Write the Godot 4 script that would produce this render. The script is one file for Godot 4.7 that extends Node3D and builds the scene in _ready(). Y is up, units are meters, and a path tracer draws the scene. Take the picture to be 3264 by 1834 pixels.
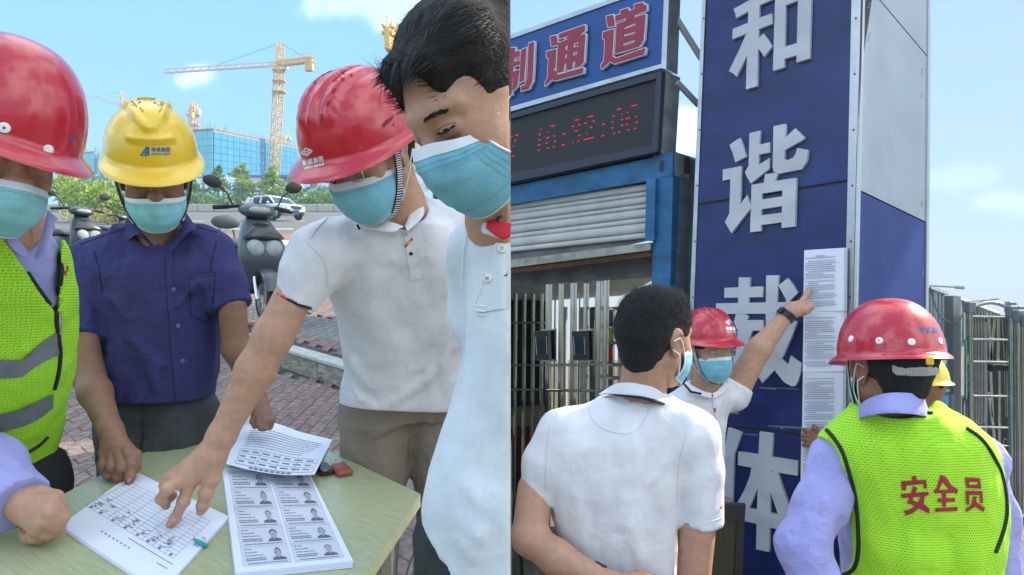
extends Node3D

const FPX := 2280.0
var cam_at := Vector3(0, 1.5, 0)
var M := {}
var used := {}
var rng := RandomNumberGenerator.new()

func _ready() -> void:
	rng.seed = 7
	set_camera()
	set_sky()
	make_materials()
	build_ground()
	build_left_background()
	build_street()
	build_gate()
	build_fence()
	build_table()
	build_people()

func set_camera() -> void:
	var c := Camera3D.new()
	c.name = "camera"
	c.position = cam_at
	c.fov = rad_to_deg(2.0 * atan(917.0 / FPX))
	c.near = 0.05
	c.far = 1500.0
	c.current = true
	add_child(c)

func set_sky() -> void:
	var w := 1024
	var h := 512
	var im := Image.create(w, h, false, Image.FORMAT_RGBF)
	var nz := FastNoiseLite.new()
	nz.seed = 11
	nz.frequency = 2.2
	nz.fractal_octaves = 5
	var fine := FastNoiseLite.new()
	fine.seed = 5
	fine.frequency = 9.0
	fine.fractal_octaves = 3
	# drifting cloud banks: bearing from straight ahead (radians, right positive), height, half width, half height, strength
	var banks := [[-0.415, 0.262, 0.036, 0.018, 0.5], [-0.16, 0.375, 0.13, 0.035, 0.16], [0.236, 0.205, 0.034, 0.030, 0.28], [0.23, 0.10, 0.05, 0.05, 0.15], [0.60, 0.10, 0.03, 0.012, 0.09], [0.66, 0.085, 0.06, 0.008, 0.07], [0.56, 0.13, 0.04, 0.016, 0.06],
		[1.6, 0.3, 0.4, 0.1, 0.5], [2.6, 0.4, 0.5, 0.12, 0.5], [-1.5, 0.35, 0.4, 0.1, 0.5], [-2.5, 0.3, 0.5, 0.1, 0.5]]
	for y in h:
		var up := PI / 2.0 - (y + 0.5) / h * PI
		var ch := cos(up)
		var sy := sin(up)
		for x in w:
			var az := (x + 0.5) / w * TAU
			if az > PI:
				az -= TAU
			# bluer to the left, hazier to the right where the sun stands
			var side := smoothstep(-0.25, 0.35, az) * (1.0 - smoothstep(1.8, 3.0, az))
			side = maxf(side, 0.35 * smoothstep(1.8, 3.1, absf(az)))
			var lo := Color(0.311, 0.479, 0.649).lerp(Color(0.416, 0.468, 0.475), side)
			var mid := Color(0.185, 0.390, 0.649).lerp(Color(0.278, 0.386, 0.490), side)
			var top := Color(0.143, 0.340, 0.649).lerp(Color(0.209, 0.331, 0.502), side)
			var e := maxf(sy, 0.0)
			var c := lo.lerp(mid, smoothstep(0.0, 0.22, e)).lerp(top, smoothstep(0.15, 0.65, e))
			if sy < 0.0:
				c = lo.lerp(Color(0.42, 0.42, 0.40), smoothstep(0.0, 0.25, -sy))
			var dir := Vector3(sin(az) * ch, sy, cos(az) * ch)
			var cl := 0.0
			for b in banks:
				var q: float = ((az - b[0]) / b[2]) ** 2 + ((up - b[1]) / b[3]) ** 2
				if q < 4.0:
					var n := nz.get_noise_3dv(dir * 3.0) * 0.9 + fine.get_noise_3dv(dir * 2.4) * 0.45
					cl = maxf(cl, b[4] * smoothstep(0.0, 0.75, 1.15 - q + n * 1.6))
			# bright cloud field added out of view to brighten the shaded fronts
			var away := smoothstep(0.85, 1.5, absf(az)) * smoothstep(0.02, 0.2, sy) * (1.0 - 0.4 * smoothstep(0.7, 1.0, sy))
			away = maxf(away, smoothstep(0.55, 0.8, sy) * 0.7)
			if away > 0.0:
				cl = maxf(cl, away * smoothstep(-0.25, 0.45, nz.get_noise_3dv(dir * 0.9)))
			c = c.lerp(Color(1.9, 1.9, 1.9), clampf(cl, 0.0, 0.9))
			im.set_pixel(x, y, c)
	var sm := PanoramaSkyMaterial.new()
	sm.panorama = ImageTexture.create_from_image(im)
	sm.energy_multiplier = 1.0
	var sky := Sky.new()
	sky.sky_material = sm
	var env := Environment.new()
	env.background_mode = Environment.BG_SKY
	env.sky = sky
	env.tonemap_mode = Environment.TONE_MAPPER_LINEAR
	env.tonemap_exposure = 2.0
	env.sdfgi_enabled = true
	env.ssao_enabled = true
	env.ssil_enabled = true
	env.fog_enabled = true
	env.fog_mode = Environment.FOG_MODE_EXPONENTIAL
	env.fog_density = 0.0012
	env.fog_light_color = Color(0.72, 0.86, 0.97)
	var we := WorldEnvironment.new()
	we.name = "world"
	we.environment = env
	add_child(we)
	var sun := DirectionalLight3D.new()
	sun.name = "sun"
	var az := deg_to_rad(60.0)
	var el := deg_to_rad(36.0)
	var to := Vector3(sin(az) * cos(el), sin(el), -cos(az) * cos(el))
	sun.look_at_from_position(to, Vector3.ZERO, Vector3.UP)
	sun.light_energy = 1.5
	sun.light_color = Color(1.0, 0.95, 0.86)
	sun.light_angular_distance = 0.55
	sun.shadow_enabled = true
	add_child(sun)

# ---------------------------------------------------------------- geometry helpers
func P(x: float, y: float, d: float) -> Vector3:
	return Vector3((x - 1632.0) / FPX * d, cam_at.y + (917.0 - y) / FPX * d, -d)

func px_of(p: Vector3) -> Vector2:
	return Vector2(1632.0 + p.x / -p.z * FPX, 917.0 - (p.y - cam_at.y) / -p.z * FPX)

func lin(r: float, g: float, b: float, a := 1.0) -> Color:
	var c := Color(r, g, b).linear_to_srgb()
	c.a = a
	return c

func pts(s: String) -> PackedVector2Array:
	var out := PackedVector2Array()
	for w in s.split(" ", false):
		var k := w.split(",")
		out.append(Vector2(float(k[0]), float(k[1])))
	return out

func zpts(s: String, ox: float, oy: float, k: float) -> PackedVector2Array:
	var out := pts(s)
	for i in out.size():
		out[i] = Vector2(ox, oy) + out[i] * k
	return out

class MB:
	var v := PackedVector3Array()
	var n := PackedVector3Array()
	var uv := PackedVector2Array()
	var c := PackedColorArray()
	var i := PackedInt32Array()
	var col := Color.WHITE
	var has_col := false
	var has_uv := false

	func vert(p: Vector3, nn: Vector3, t := Vector2.ZERO) -> int:
		v.append(p)
		n.append(nn)
		uv.append(t)
		c.append(col)
		return v.size() - 1

	func face(a: int, b: int, d: int, hint: Vector3) -> void:
		# clockwise seen from the side the hint points to
		if (v[b] - v[a]).cross(v[d] - v[a]).dot(hint) > 0.0:
			i.append(a); i.append(d); i.append(b)
		else:
			i.append(a); i.append(b); i.append(d)

	func tri(a: Vector3, b: Vector3, d: Vector3, hint := Vector3.ZERO, ua := Vector2.ZERO, ub := Vector2.ZERO, ud := Vector2.ZERO) -> void:
		var nn := (b - a).cross(d - a)
		if nn.length_squared() < 1e-18:
			return
		nn = nn.normalized()
		if hint != Vector3.ZERO and nn.dot(hint) < 0.0:
			nn = -nn
		var k := vert(a, nn, ua)
		vert(b, nn, ub)
		vert(d, nn, ud)
		face(k, k + 1, k + 2, nn)

	func quad(a: Vector3, b: Vector3, d: Vector3, e: Vector3, hint := Vector3.ZERO) -> void:
		tri(a, b, d, hint, Vector2(0, 0), Vector2(1, 0), Vector2(1, 1))
		tri(a, d, e, hint, Vector2(0, 0), Vector2(1, 1), Vector2(0, 1))

	func hexa(q: Array) -> void:
		# eight corners: bottom ring 0-3, top ring 4-7
		var m := Vector3.ZERO
		for p in q:
			m += p
		m /= 8.0
		for f in [[0, 1, 2, 3], [4, 5, 6, 7], [0, 1, 5, 4], [1, 2, 6, 5], [2, 3, 7, 6], [3, 0, 4, 7]]:
			var fc: Vector3 = (q[f[0]] + q[f[1]] + q[f[2]] + q[f[3]]) * 0.25
			quad(q[f[0]], q[f[1]], q[f[2]], q[f[3]], fc - m)

	func box(at: Vector3, size: Vector3, b := Basis.IDENTITY, bevel := 0.0) -> void:
		var s := size * 0.5
		if bevel <= 0.0:
			var q := []
			for y in [-1, 1]:
				for k in [[-1, -1], [1, -1], [1, 1], [-1, 1]]:
					q.append(at + b * Vector3(k[0] * s.x, y * s.y, k[1] * s.z))
			hexa(q)
			return
		var e := minf(bevel, minf(s.x, minf(s.y, s.z)) * 0.9)
		var ax := [Vector3(s.x, 0, 0), Vector3(0, s.y, 0), Vector3(0, 0, s.z)]
		for k in 3:
			var u: Vector3 = ax[(k + 1) % 3]
			var w: Vector3 = ax[(k + 2) % 3]
			u -= u.normalized() * e
			w -= w.normalized() * e
			for sg in [-1.0, 1.0]:
				var o: Vector3 = ax[k] * sg
				quad(at + b * (o - u - w), at + b * (o + u - w), at + b * (o + u + w), at + b * (o - u + w), b * o)
		for k in 3:
			var a0: Vector3 = ax[(k + 1) % 3]
			var a1: Vector3 = ax[(k + 2) % 3]
			var l: Vector3 = ax[k] - ax[k].normalized() * e
			for s0 in [-1.0, 1.0]:
				for s1 in [-1.0, 1.0]:
					var p0: Vector3 = a0 * s0 + (a1 - a1.normalized() * e) * s1
					var p1: Vector3 = (a0 - a0.normalized() * e) * s0 + a1 * s1
					quad(at + b * (p0 - l), at + b * (p0 + l), at + b * (p1 + l), at + b * (p1 - l), b * (p0 + p1))
		for sx in [-1.0, 1.0]:
			for sy in [-1.0, 1.0]:
				for sz in [-1.0, 1.0]:
					var g := Vector3(sx * s.x, sy * s.y, sz * s.z)
					tri(at + b * (g - Vector3(0, sy * e, sz * e)), at + b * (g - Vector3(sx * e, 0, sz * e)), at + b * (g - Vector3(sx * e, sy * e, 0)), b * g)

	func bar(a: Vector3, b: Vector3, w: float, h: float, up := Vector3.UP, bevel := 0.0) -> void:
		var z := b - a
		var l := z.length()
		if l < 1e-6:
			return
		z /= l
		if absf(z.dot(up)) > 0.98:
			up = Vector3.BACK if absf(z.z) < 0.9 else Vector3.RIGHT
		var x := up.cross(z).normalized()
		var y := z.cross(x)
		box((a + b) * 0.5, Vector3(w, h, l), Basis(x, y, z), bevel)

	func tube(p: PackedVector3Array, r: float, sides := 8, r1 := -1.0, cap := true) -> void:
		var m := p.size()
		if m < 2:
			return
		var rings := []
		var u := Vector3.ZERO
		for k in m:
			var t := (p[mini(k + 1, m - 1)] - p[maxi(k - 1, 0)]).normalized()
			if u == Vector3.ZERO:
				u = t.cross(Vector3.UP if absf(t.y) < 0.9 else Vector3.RIGHT).normalized()
			u = (u - t * u.dot(t)).normalized()
			var w := t.cross(u)
			var rr := r if r1 < 0.0 else lerpf(r, r1, float(k) / (m - 1))
			var ring := PackedVector3Array()
			for s in sides:
				var a := TAU * s / sides
				ring.append(p[k] + (u * cos(a) + w * sin(a)) * rr)
			rings.append(ring)
		loft(rings, cap, cap)

	func loft(rings: Array, cap0 := true, cap1 := true, closed := true) -> void:
		var m := rings.size()
		var s: int = rings[0].size()
		var base := v.size()
		var ctr := []
		for k in m:
			var cc := Vector3.ZERO
			for p in rings[k]:
				cc += p
			ctr.append(cc / s)
		for k in m:
			for j in s:
				var j0 := (j - 1 + s) % s if closed else maxi(j - 1, 0)
				var j1 := (j + 1) % s if closed else mini(j + 1, s - 1)
				var du: Vector3 = rings[k][j1] - rings[k][j0]
				var dv: Vector3 = rings[mini(k + 1, m - 1)][j] - rings[maxi(k - 1, 0)][j]
				var nn := du.cross(dv)
				if nn.length_squared() < 1e-20:
					nn = rings[k][j] - ctr[k]
				nn = nn.normalized()
				if closed and nn.dot(rings[k][j] - ctr[k]) < 0.0:
					nn = -nn
				vert(rings[k][j], nn, Vector2(float(j) / s, float(k) / maxi(m - 1, 1)))
		for k in m - 1:
			for j in (s if closed else s - 1):
				var a := base + k * s + j
				var b := base + k * s + (j + 1) % s
				var d := a + s
				var e := b + s
				var h := n[a] + n[b] + n[d] + n[e]
				face(a, b, e, h)
				face(a, e, d, h)
		if closed:
			for q in [[0, cap0, -1], [m - 1, cap1, 1]]:
				if q[1]:
					var dirn: Vector3 = ctr[q[0]] - ctr[q[0] - q[2]] if m > 1 else Vector3.UP
					for j in s:
						tri(ctr[q[0]], rings[q[0]][j], rings[q[0]][(j + 1) % s], dirn)

	func flip() -> void:
		for j in n.size():
			n[j] = -n[j]
		for j in range(0, i.size(), 3):
			var k := i[j]
			i[j] = i[j + 1]
			i[j + 1] = k

	func add(o: MB, t := Transform3D.IDENTITY) -> void:
		var k := v.size()
		var nb := t.basis.inverse().transposed()
		for j in o.v.size():
			v.append(t * o.v[j])
			n.append((nb * o.n[j]).normalized())
		uv.append_array(o.uv)
		c.append_array(o.c)
		for j in o.i:
			i.append(k + j)

	func ball(at: Vector3, r: Vector3, b := Basis.IDENTITY, nu := 16, nv := 10) -> void:
		var rings := []
		for k in nv + 1:
			var la := PI * k / nv
			var ring := PackedVector3Array()
			for j in nu:
				var lo := TAU * j / nu
				ring.append(at + b * (Vector3(sin(la) * cos(lo), cos(la), sin(la) * sin(lo)) * r))
			rings.append(ring)
		loft(rings, false, false)

	func mesh(mt: Material) -> ArrayMesh:
		var arr := []
		arr.resize(Mesh.ARRAY_MAX)
		arr[Mesh.ARRAY_VERTEX] = v
		arr[Mesh.ARRAY_NORMAL] = n
		if has_uv:
			arr[Mesh.ARRAY_TEX_UV] = uv
		if has_col:
			arr[Mesh.ARRAY_COLOR] = c
		arr[Mesh.ARRAY_INDEX] = i
		var am := ArrayMesh.new()
		am.add_surface_from_arrays(Mesh.PRIMITIVE_TRIANGLES, arr)
		am.surface_set_material(0, mt)
		return am

func numbered(s: String) -> String:
	if not used.has(s):
		used[s] = 0
		return s
	used[s] += 1
	return "%s_%03d" % [s, used[s]]

func obj(called: String, mb: MB, mt: Material, parent: Node3D = null) -> MeshInstance3D:
	var o := MeshInstance3D.new()
	if mb.i.is_empty():
		print("empty: ", called)
		return o
	o.mesh = mb.mesh(mt)
	if parent == null or parent == self:
		o.name = numbered(called)
		add_child(o)
	else:
		o.name = called
		parent.add_child(o, true)
	o.global_transform = Transform3D.IDENTITY
	return o

func loc(called: String, mb: MB, mt: Material, parent: Node3D) -> MeshInstance3D:
	# a part modelled in its parent's own space
	var o := MeshInstance3D.new()
	o.mesh = mb.mesh(mt)
	o.name = called
	parent.add_child(o, true)
	return o

func tag(o: Node3D, label: String, category: String, group := "") -> void:
	o.set_meta("label", label)
	o.set_meta("category", category)
	if group:
		o.set_meta("group", group)

func thing(called: String, label: String, category: String, at: Vector3, group := "") -> Node3D:
	var o := Node3D.new()
	o.name = numbered(called)
	add_child(o)
	o.position = at
	tag(o, label, category, group)
	return o

func struct(o: Node3D) -> Node3D:
	o.set_meta("kind", "structure")
	return o

func stuff(o: Node3D) -> Node3D:
	o.set_meta("kind", "stuff")
	return o

# a plane that pixels can be laid on
func plane(a: Vector3, b: Vector3) -> Plane:
	var u := b - a
	u.y = 0.0
	var n := Vector3(u.z, 0, -u.x).normalized()
	if n.dot(cam_at - a) < 0.0:
		n = -n
	return Plane(n, a)

func onp(x: float, y: float, pl: Plane, off := 0.0) -> Vector3:
	var dir := P(x, y, 1.0) - cam_at
	var t := (pl.d + off - pl.normal.dot(cam_at)) / pl.normal.dot(dir)
	return cam_at + dir * t

func prism(mb: MB, poly: PackedVector2Array, pl: Plane, off0: float, off1: float, back := false) -> void:
	var ix := Geometry2D.triangulate_polygon(poly)
	var nn := pl.normal
	for k in range(0, ix.size(), 3):
		var a := poly[ix[k]]
		var b := poly[ix[k + 1]]
		var d := poly[ix[k + 2]]
		mb.tri(onp(a.x, a.y, pl) + nn * off1, onp(b.x, b.y, pl) + nn * off1, onp(d.x, d.y, pl) + nn * off1, nn)
		if back:
			mb.tri(onp(a.x, a.y, pl) + nn * off0, onp(b.x, b.y, pl) + nn * off0, onp(d.x, d.y, pl) + nn * off0, -nn)
	var ctr := Vector2.ZERO
	for p in poly:
		ctr += p
	ctr /= poly.size()
	var cw := Geometry2D.is_polygon_clockwise(poly)
	for k in poly.size():
		var a := poly[k]
		var b := poly[(k + 1) % poly.size()]
		var o := (b - a).orthogonal()
		if cw:
			o = -o
		var h := onp(a.x + o.x * 0.01, a.y + o.y * 0.01, pl) - onp(a.x, a.y, pl)
		var a3 := onp(a.x, a.y, pl)
		var b3 := onp(b.x, b.y, pl)
		mb.quad(a3 + nn * off0, b3 + nn * off0, b3 + nn * off1, a3 + nn * off1, h)

# screen-binned ray casting onto a built surface, so that trim follows the surface under it
class Hits:
	var mb: MB
	var bins := {}
	var cam := Vector3.ZERO
	var far := PackedVector3Array()  # enlarged, as the engine's ray test drops small triangles
	func _init(m: MB, c: Vector3, f: float) -> void:
		mb = m
		cam = c
		var q := PackedVector2Array()
		for p in m.v:
			var r := p - c
			far.append(r * 200.0)
			q.append(Vector2(r.x / -r.z * f, -r.y / -r.z * f))
		for k in range(0, m.i.size(), 3):
			var a := q[m.i[k]]
			var b := q[m.i[k + 1]]
			var d := q[m.i[k + 2]]
			var x0 := int(floor(minf(a.x, minf(b.x, d.x)) / 12.0))
			var x1 := int(floor(maxf(a.x, maxf(b.x, d.x)) / 12.0))
			var y0 := int(floor(minf(a.y, minf(b.y, d.y)) / 12.0))
			var y1 := int(floor(maxf(a.y, maxf(b.y, d.y)) / 12.0))
			if x1 - x0 > 60 or y1 - y0 > 60:
				continue
			for x in range(x0, x1 + 1):
				for y in range(y0, y1 + 1):
					var key := x * 4096 + y
					if bins.has(key):
						bins[key].append(k)
					else:
						bins[key] = PackedInt32Array([k])
	func hit(x: float, y: float, f: float) -> Array:
		var sx := x - 1632.0
		var sy := y - 917.0
		var key := int(floor(sx / 12.0)) * 4096 + int(floor(sy / 12.0))
		if not bins.has(key):
			return []
		var dir := Vector3(sx / f, -sy / f, -1.0)
		var best := 1e9
		var out := []
		for k in bins[key]:
			var p = Geometry3D.ray_intersects_triangle(Vector3.ZERO, dir, far[mb.i[k]], far[mb.i[k + 1]], far[mb.i[k + 2]])
			if p != null:
				var t: float = -p.z
				if t < best:
					best = t
					out = [cam + p / 200.0, mb.n[mb.i[k]]]
		if out and out[1].dot(dir) > 0.0:
			out[1] = -out[1]
		return out

func hits(mb: MB) -> Hits:
	return Hits.new(mb, cam_at, FPX)

func resample(p: PackedVector2Array, step: float, smooth := true) -> PackedVector2Array:
	var out := PackedVector2Array()
	for k in p.size() - 1:
		var m := maxi(1, int(ceil(p[k].distance_to(p[k + 1]) / step)))
		for j in m:
			var t := float(j) / m
			if smooth:
				out.append(p[k].cubic_interpolate(p[k + 1], p[maxi(k - 1, 0)], p[mini(k + 2, p.size() - 1)], t))
			else:
				out.append(p[k].lerp(p[k + 1], t))
	out.append(p[p.size() - 1])
	return out

func tube_on(mb: MB, s: Hits, line: String, r: float, lift := 0.0, sides := 6) -> void:
	var path := PackedVector3Array()
	for q in resample(pts(line), 9.0):
		var h := s.hit(q.x, q.y, FPX)
		if h:
			path.append(h[0] + h[1] * lift)
	mb.tube(path, r, sides)

func patch_on(mb: MB, s: Hits, poly: PackedVector2Array, lift: float, cell := 14.0) -> void:
	var lo := poly[0]
	var hi := poly[0]
	for p in poly:
		lo = lo.min(p)
		hi = hi.max(p)
	var memo := {}
	var x := lo.x
	while x < hi.x:
		var y := lo.y
		while y < hi.y:
			var sq := PackedVector2Array([Vector2(x, y), Vector2(x + cell, y), Vector2(x + cell, y + cell), Vector2(x, y + cell)])
			for piece in Geometry2D.intersect_polygons(poly, sq):
				var ix := Geometry2D.triangulate_polygon(piece)
				var at := []
				for p in piece:
					var key: Vector2 = (p * 8.0).round()
					if not memo.has(key):
						memo[key] = s.hit(p.x, p.y, FPX)
					at.append(memo[key])
				for k in range(0, ix.size(), 3):
					var a = at[ix[k]]
					var b = at[ix[k + 1]]
					var d = at[ix[k + 2]]
					if a and b and d and maxf(a[0].distance_to(b[0]), a[0].distance_to(d[0])) < 0.12:
						var base := mb.v.size()
						mb.vert(a[0] + a[1] * lift, a[1], piece[ix[k]])
						mb.vert(b[0] + b[1] * lift, b[1], piece[ix[k + 1]])
						mb.vert(d[0] + d[1] * lift, d[1], piece[ix[k + 2]])
						mb.face(base, base + 1, base + 2, a[1])
			y += cell
		x += cell

# ---------------------------------------------------------------- distance field and surface nets
class Field:
	var o := Vector3.ZERO
	var h := 0.01
	var nx := 0
	var ny := 0
	var nz := 0
	var d := PackedFloat32Array()

	func _init(lo: Vector3, hi: Vector3, cell: float) -> void:
		o = lo
		h = cell
		nx = int(ceil((hi.x - lo.x) / cell)) + 1
		ny = int(ceil((hi.y - lo.y) / cell)) + 1
		nz = int(ceil((hi.z - lo.z) / cell)) + 1
		d.resize(nx * ny * nz)
		d.fill(1.0)

	func span(lo: Vector3, hi: Vector3) -> PackedInt32Array:
		return PackedInt32Array([maxi(0, int(floor((lo.x - o.x) / h))), mini(nx - 1, int(ceil((hi.x - o.x) / h))), maxi(0, int(floor((lo.y - o.y) / h))), mini(ny - 1, int(ceil((hi.y - o.y) / h))), maxi(0, int(floor((lo.z - o.z) / h))), mini(nz - 1, int(ceil((hi.z - o.z) / h)))])

	# op 0: smooth union, 1: smooth cut away
	func cap(a: Vector3, b: Vector3, ra: float, rb: float, k := 0.02, n := Vector3.ZERO, s := 1.0, op := 0) -> void:
		var r := maxf(ra, rb) * maxf(1.0, s) + k + h * 2.0
		var rv := Vector3(r, r, r)
		var g := span(a.min(b) - rv, a.max(b) + rv)
		var ba := b - a
		var bb := maxf(ba.length_squared(), 1e-12)
		var sq := s != 1.0
		n = n.normalized()
		var inv := 1.0 / s - 1.0
		if sq:
			ba += n * (n.dot(ba) * inv)
			bb = maxf(ba.length_squared(), 1e-12)
		for z in range(g[4], g[5] + 1):
			for y in range(g[2], g[3] + 1):
				var row := (z * ny + y) * nx
				var p := o + Vector3(g[0] * h, y * h, z * h) - a
				for x in range(g[0], g[1] + 1):
					var q := p
					if sq:
						q += n * (n.dot(p) * inv)
					var t := clampf(q.dot(ba) / bb, 0.0, 1.0)
					var e := q - ba * t
					var l := e.length()
					var v := l - (ra + (rb - ra) * t)
					if sq and l > 1e-9:
						e /= l
						v /= (e + n * (n.dot(e) * inv)).length()
					var c := d[row + x]
					if op == 0:
						if v < c + k:
							var m := maxf(k - absf(c - v), 0.0)
							d[row + x] = minf(c, v) - m * m * 0.25 / k
					elif -v > c - k:
						var m := maxf(k - absf(c + v), 0.0)
						d[row + x] = maxf(c, -v) + m * m * 0.25 / k
					p.x += h

	# a trunk: sections [centre, half width, half depth, yaw] ordered from low to high
	func stack(secs: Array, k := 0.02, ex := 2.4, op := 0) -> void:
		var lo := Vector3(1e9, 1e9, 1e9)
		var hi := -lo
		for q in secs:
			var w: float = maxf(q[1], q[2]) + k + h * 2.0
			lo = lo.min(q[0] - Vector3(w, h * 4.0, w))
			hi = hi.max(q[0] + Vector3(w, h * 4.0, w))
		var g := span(lo, hi)
		var y0: float = secs[0][0].y
		var y1: float = secs[secs.size() - 1][0].y
		for y in range(g[2], g[3] + 1):
			var yy := clampf(o.y + y * h, y0, y1)
			var j := 0
			while j < secs.size() - 2 and yy > secs[j + 1][0].y:
				j += 1
			var A: Array = secs[j]
			var B: Array = secs[j + 1]
			var A0: Array = secs[maxi(j - 1, 0)]
			var B1: Array = secs[mini(j + 2, secs.size() - 1)]
			var t: float = clampf((yy - A[0].y) / maxf(B[0].y - A[0].y, 1e-6), 0.0, 1.0)
			var c: Vector3 = A[0].cubic_interpolate(B[0], A0[0], B1[0], t)
			var w := maxf(0.004, cubic_interpolate(A[1], B[1], A0[1], B1[1], t))
			var dp := maxf(0.004, cubic_interpolate(A[2], B[2], A0[2], B1[2], t))
			var yaw := lerpf(A[3], B[3], t)
			var cy := cos(yaw)
			var sy := sin(yaw)
			var over := maxf(o.y + y * h - y1, y0 - o.y - y * h)
			for z in range(g[4], g[5] + 1):
				var row := (z * ny + y) * nx
				var pz := o.z + z * h - c.z
				for x in range(g[0], g[1] + 1):
					var px := o.x + x * h - c.x
					var u := (px * cy - pz * sy) / w
					var s := (px * sy + pz * cy) / dp
					var au := absf(u)
					var av := absf(s)
					var f := pow(pow(au, ex) + pow(av, ex), 1.0 / ex)
					var gl := maxf(f, 0.05)
					var gr := Vector2(pow(au / gl, ex - 1.0) / w, pow(av / gl, ex - 1.0) / dp).length()
					var v := (f - 1.0) / maxf(gr, 1e-3)
					v = maxf(v, over)
					var i := row + x
					var e := d[i]
					if op == 0:
						if v < e + k:
							var m := maxf(k - absf(e - v), 0.0)
							d[i] = minf(e, v) - m * m * 0.25 / k
					elif -v > e - k:
						var m := maxf(k - absf(e + v), 0.0)
						d[i] = maxf(e, -v) + m * m * 0.25 / k

	# keep what lies behind the plane through p whose normal is n
	func cut(p: Vector3, n: Vector3, k := 0.006, lo := Vector3(-1e3, -1e3, -1e3), hi := Vector3(1e3, 1e3, 1e3)) -> void:
		n = n.normalized()
		var g := span(lo, hi)
		for z in range(g[4], g[5] + 1):
			for y in range(g[2], g[3] + 1):
				var row := (z * ny + y) * nx
				for x in range(g[0], g[1] + 1):
					var e := d[row + x]
					var v := n.dot(o + Vector3(x, y, z) * h - p)
					if v > e - k:
						var m := maxf(k - absf(e - v), 0.0)
						d[row + x] = maxf(e, v) + m * m * 0.25 / k

	# the same, only inside a capsule a-b of radius r: sleeve ends
	func cut_near(p: Vector3, n: Vector3, a: Vector3, b: Vector3, r: float, k := 0.004) -> void:
		n = n.normalized()
		var e := Vector3(r, r, r)
		var g := span(a.min(b) - e, a.max(b) + e)
		var ba := b - a
		var bb := ba.length_squared()
		for z in range(g[4], g[5] + 1):
			for y in range(g[2], g[3] + 1):
				var row := (z * ny + y) * nx
				for x in range(g[0], g[1] + 1):
					var q := o + Vector3(x, y, z) * h
					var t := clampf((q - a).dot(ba) / bb, 0.0, 1.0)
					if (q - a - ba * t).length() < r:
						var c := d[row + x]
						var v := n.dot(q - p)
						if v > c - k:
							var m := maxf(k - absf(c - v), 0.0)
							d[row + x] = maxf(c, v) + m * m * 0.25 / k

	func folds(nz_: FastNoiseLite, amp: float, b: Basis) -> void:
		for z in nz:
			for y in ny:
				var row := (z * ny + y) * nx
				for x in nx:
					if absf(d[row + x]) < 0.045:
						d[row + x] += amp * nz_.get_noise_3dv(b * (o + Vector3(x, y, z) * h))

	# a soft ridge or valley along a-b
	func crease(a: Vector3, b: Vector3, wide: float, amp: float) -> void:
		var r := Vector3(1, 1, 1) * wide * 2.6
		var g := span(a.min(b) - r, a.max(b) + r)
		var ba := b - a
		var bb := maxf(ba.length_squared(), 1e-9)
		for z in range(g[4], g[5] + 1):
			for y in range(g[2], g[3] + 1):
				var row := (z * ny + y) * nx
				for x in range(g[0], g[1] + 1):
					var p := o + Vector3(x, y, z) * h - a
					var t := clampf(p.dot(ba) / bb, 0.0, 1.0)
					var q := (p - ba * t).length_squared() / (wide * wide)
					if q < 6.0:
						d[row + x] -= amp * exp(-q) * (1.0 - absf(2.0 * t - 1.0) ** 3)

	func mesh(mb: MB) -> void:
		var id := PackedInt32Array()
		id.resize(nx * ny * nz)
		id.fill(-1)
		var sy := nx
		var sz := nx * ny
		var rc := h * 7.0
		for z in nz - 1:
			for y in ny - 1:
				var row := z * sz + y * sy
				for x in nx - 1:
					var i0 := row + x
					var a := d[i0]
					if a > rc or a < -rc:
						continue
					var b := d[i0 + 1]
					var c := d[i0 + sy]
					var e := d[i0 + sy + 1]
					var f := d[i0 + sz]
					var g := d[i0 + sz + 1]
					var j := d[i0 + sz + sy]
					var k := d[i0 + sz + sy + 1]
					var m := int(a < 0.0) + int(b < 0.0) + int(c < 0.0) + int(e < 0.0) + int(f < 0.0) + int(g < 0.0) + int(j < 0.0) + int(k < 0.0)
					if m == 0 or m == 8:
						continue
					var s := Vector3.ZERO
					var w := 0
					if (a < 0.0) != (b < 0.0): s += Vector3(a / (a - b), 0, 0); w += 1
					if (c < 0.0) != (e < 0.0): s += Vector3(c / (c - e), 1, 0); w += 1
					if (f < 0.0) != (g < 0.0): s += Vector3(f / (f - g), 0, 1); w += 1
					if (j < 0.0) != (k < 0.0): s += Vector3(j / (j - k), 1, 1); w += 1
					if (a < 0.0) != (c < 0.0): s += Vector3(0, a / (a - c), 0); w += 1
					if (b < 0.0) != (e < 0.0): s += Vector3(1, b / (b - e), 0); w += 1
					if (f < 0.0) != (j < 0.0): s += Vector3(0, f / (f - j), 1); w += 1
					if (g < 0.0) != (k < 0.0): s += Vector3(1, g / (g - k), 1); w += 1
					if (a < 0.0) != (f < 0.0): s += Vector3(0, 0, a / (a - f)); w += 1
					if (b < 0.0) != (g < 0.0): s += Vector3(1, 0, b / (b - g)); w += 1
					if (c < 0.0) != (j < 0.0): s += Vector3(0, 1, c / (c - j)); w += 1
					if (e < 0.0) != (k < 0.0): s += Vector3(1, 1, e / (e - k)); w += 1
					var nn := Vector3(b - a + e - c + g - f + k - j, c - a + e - b + j - f + k - g, f - a + g - b + j - c + k - e)
					id[i0] = mb.vert(o + (Vector3(x, y, z) + s / w) * h, nn.normalized())
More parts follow.
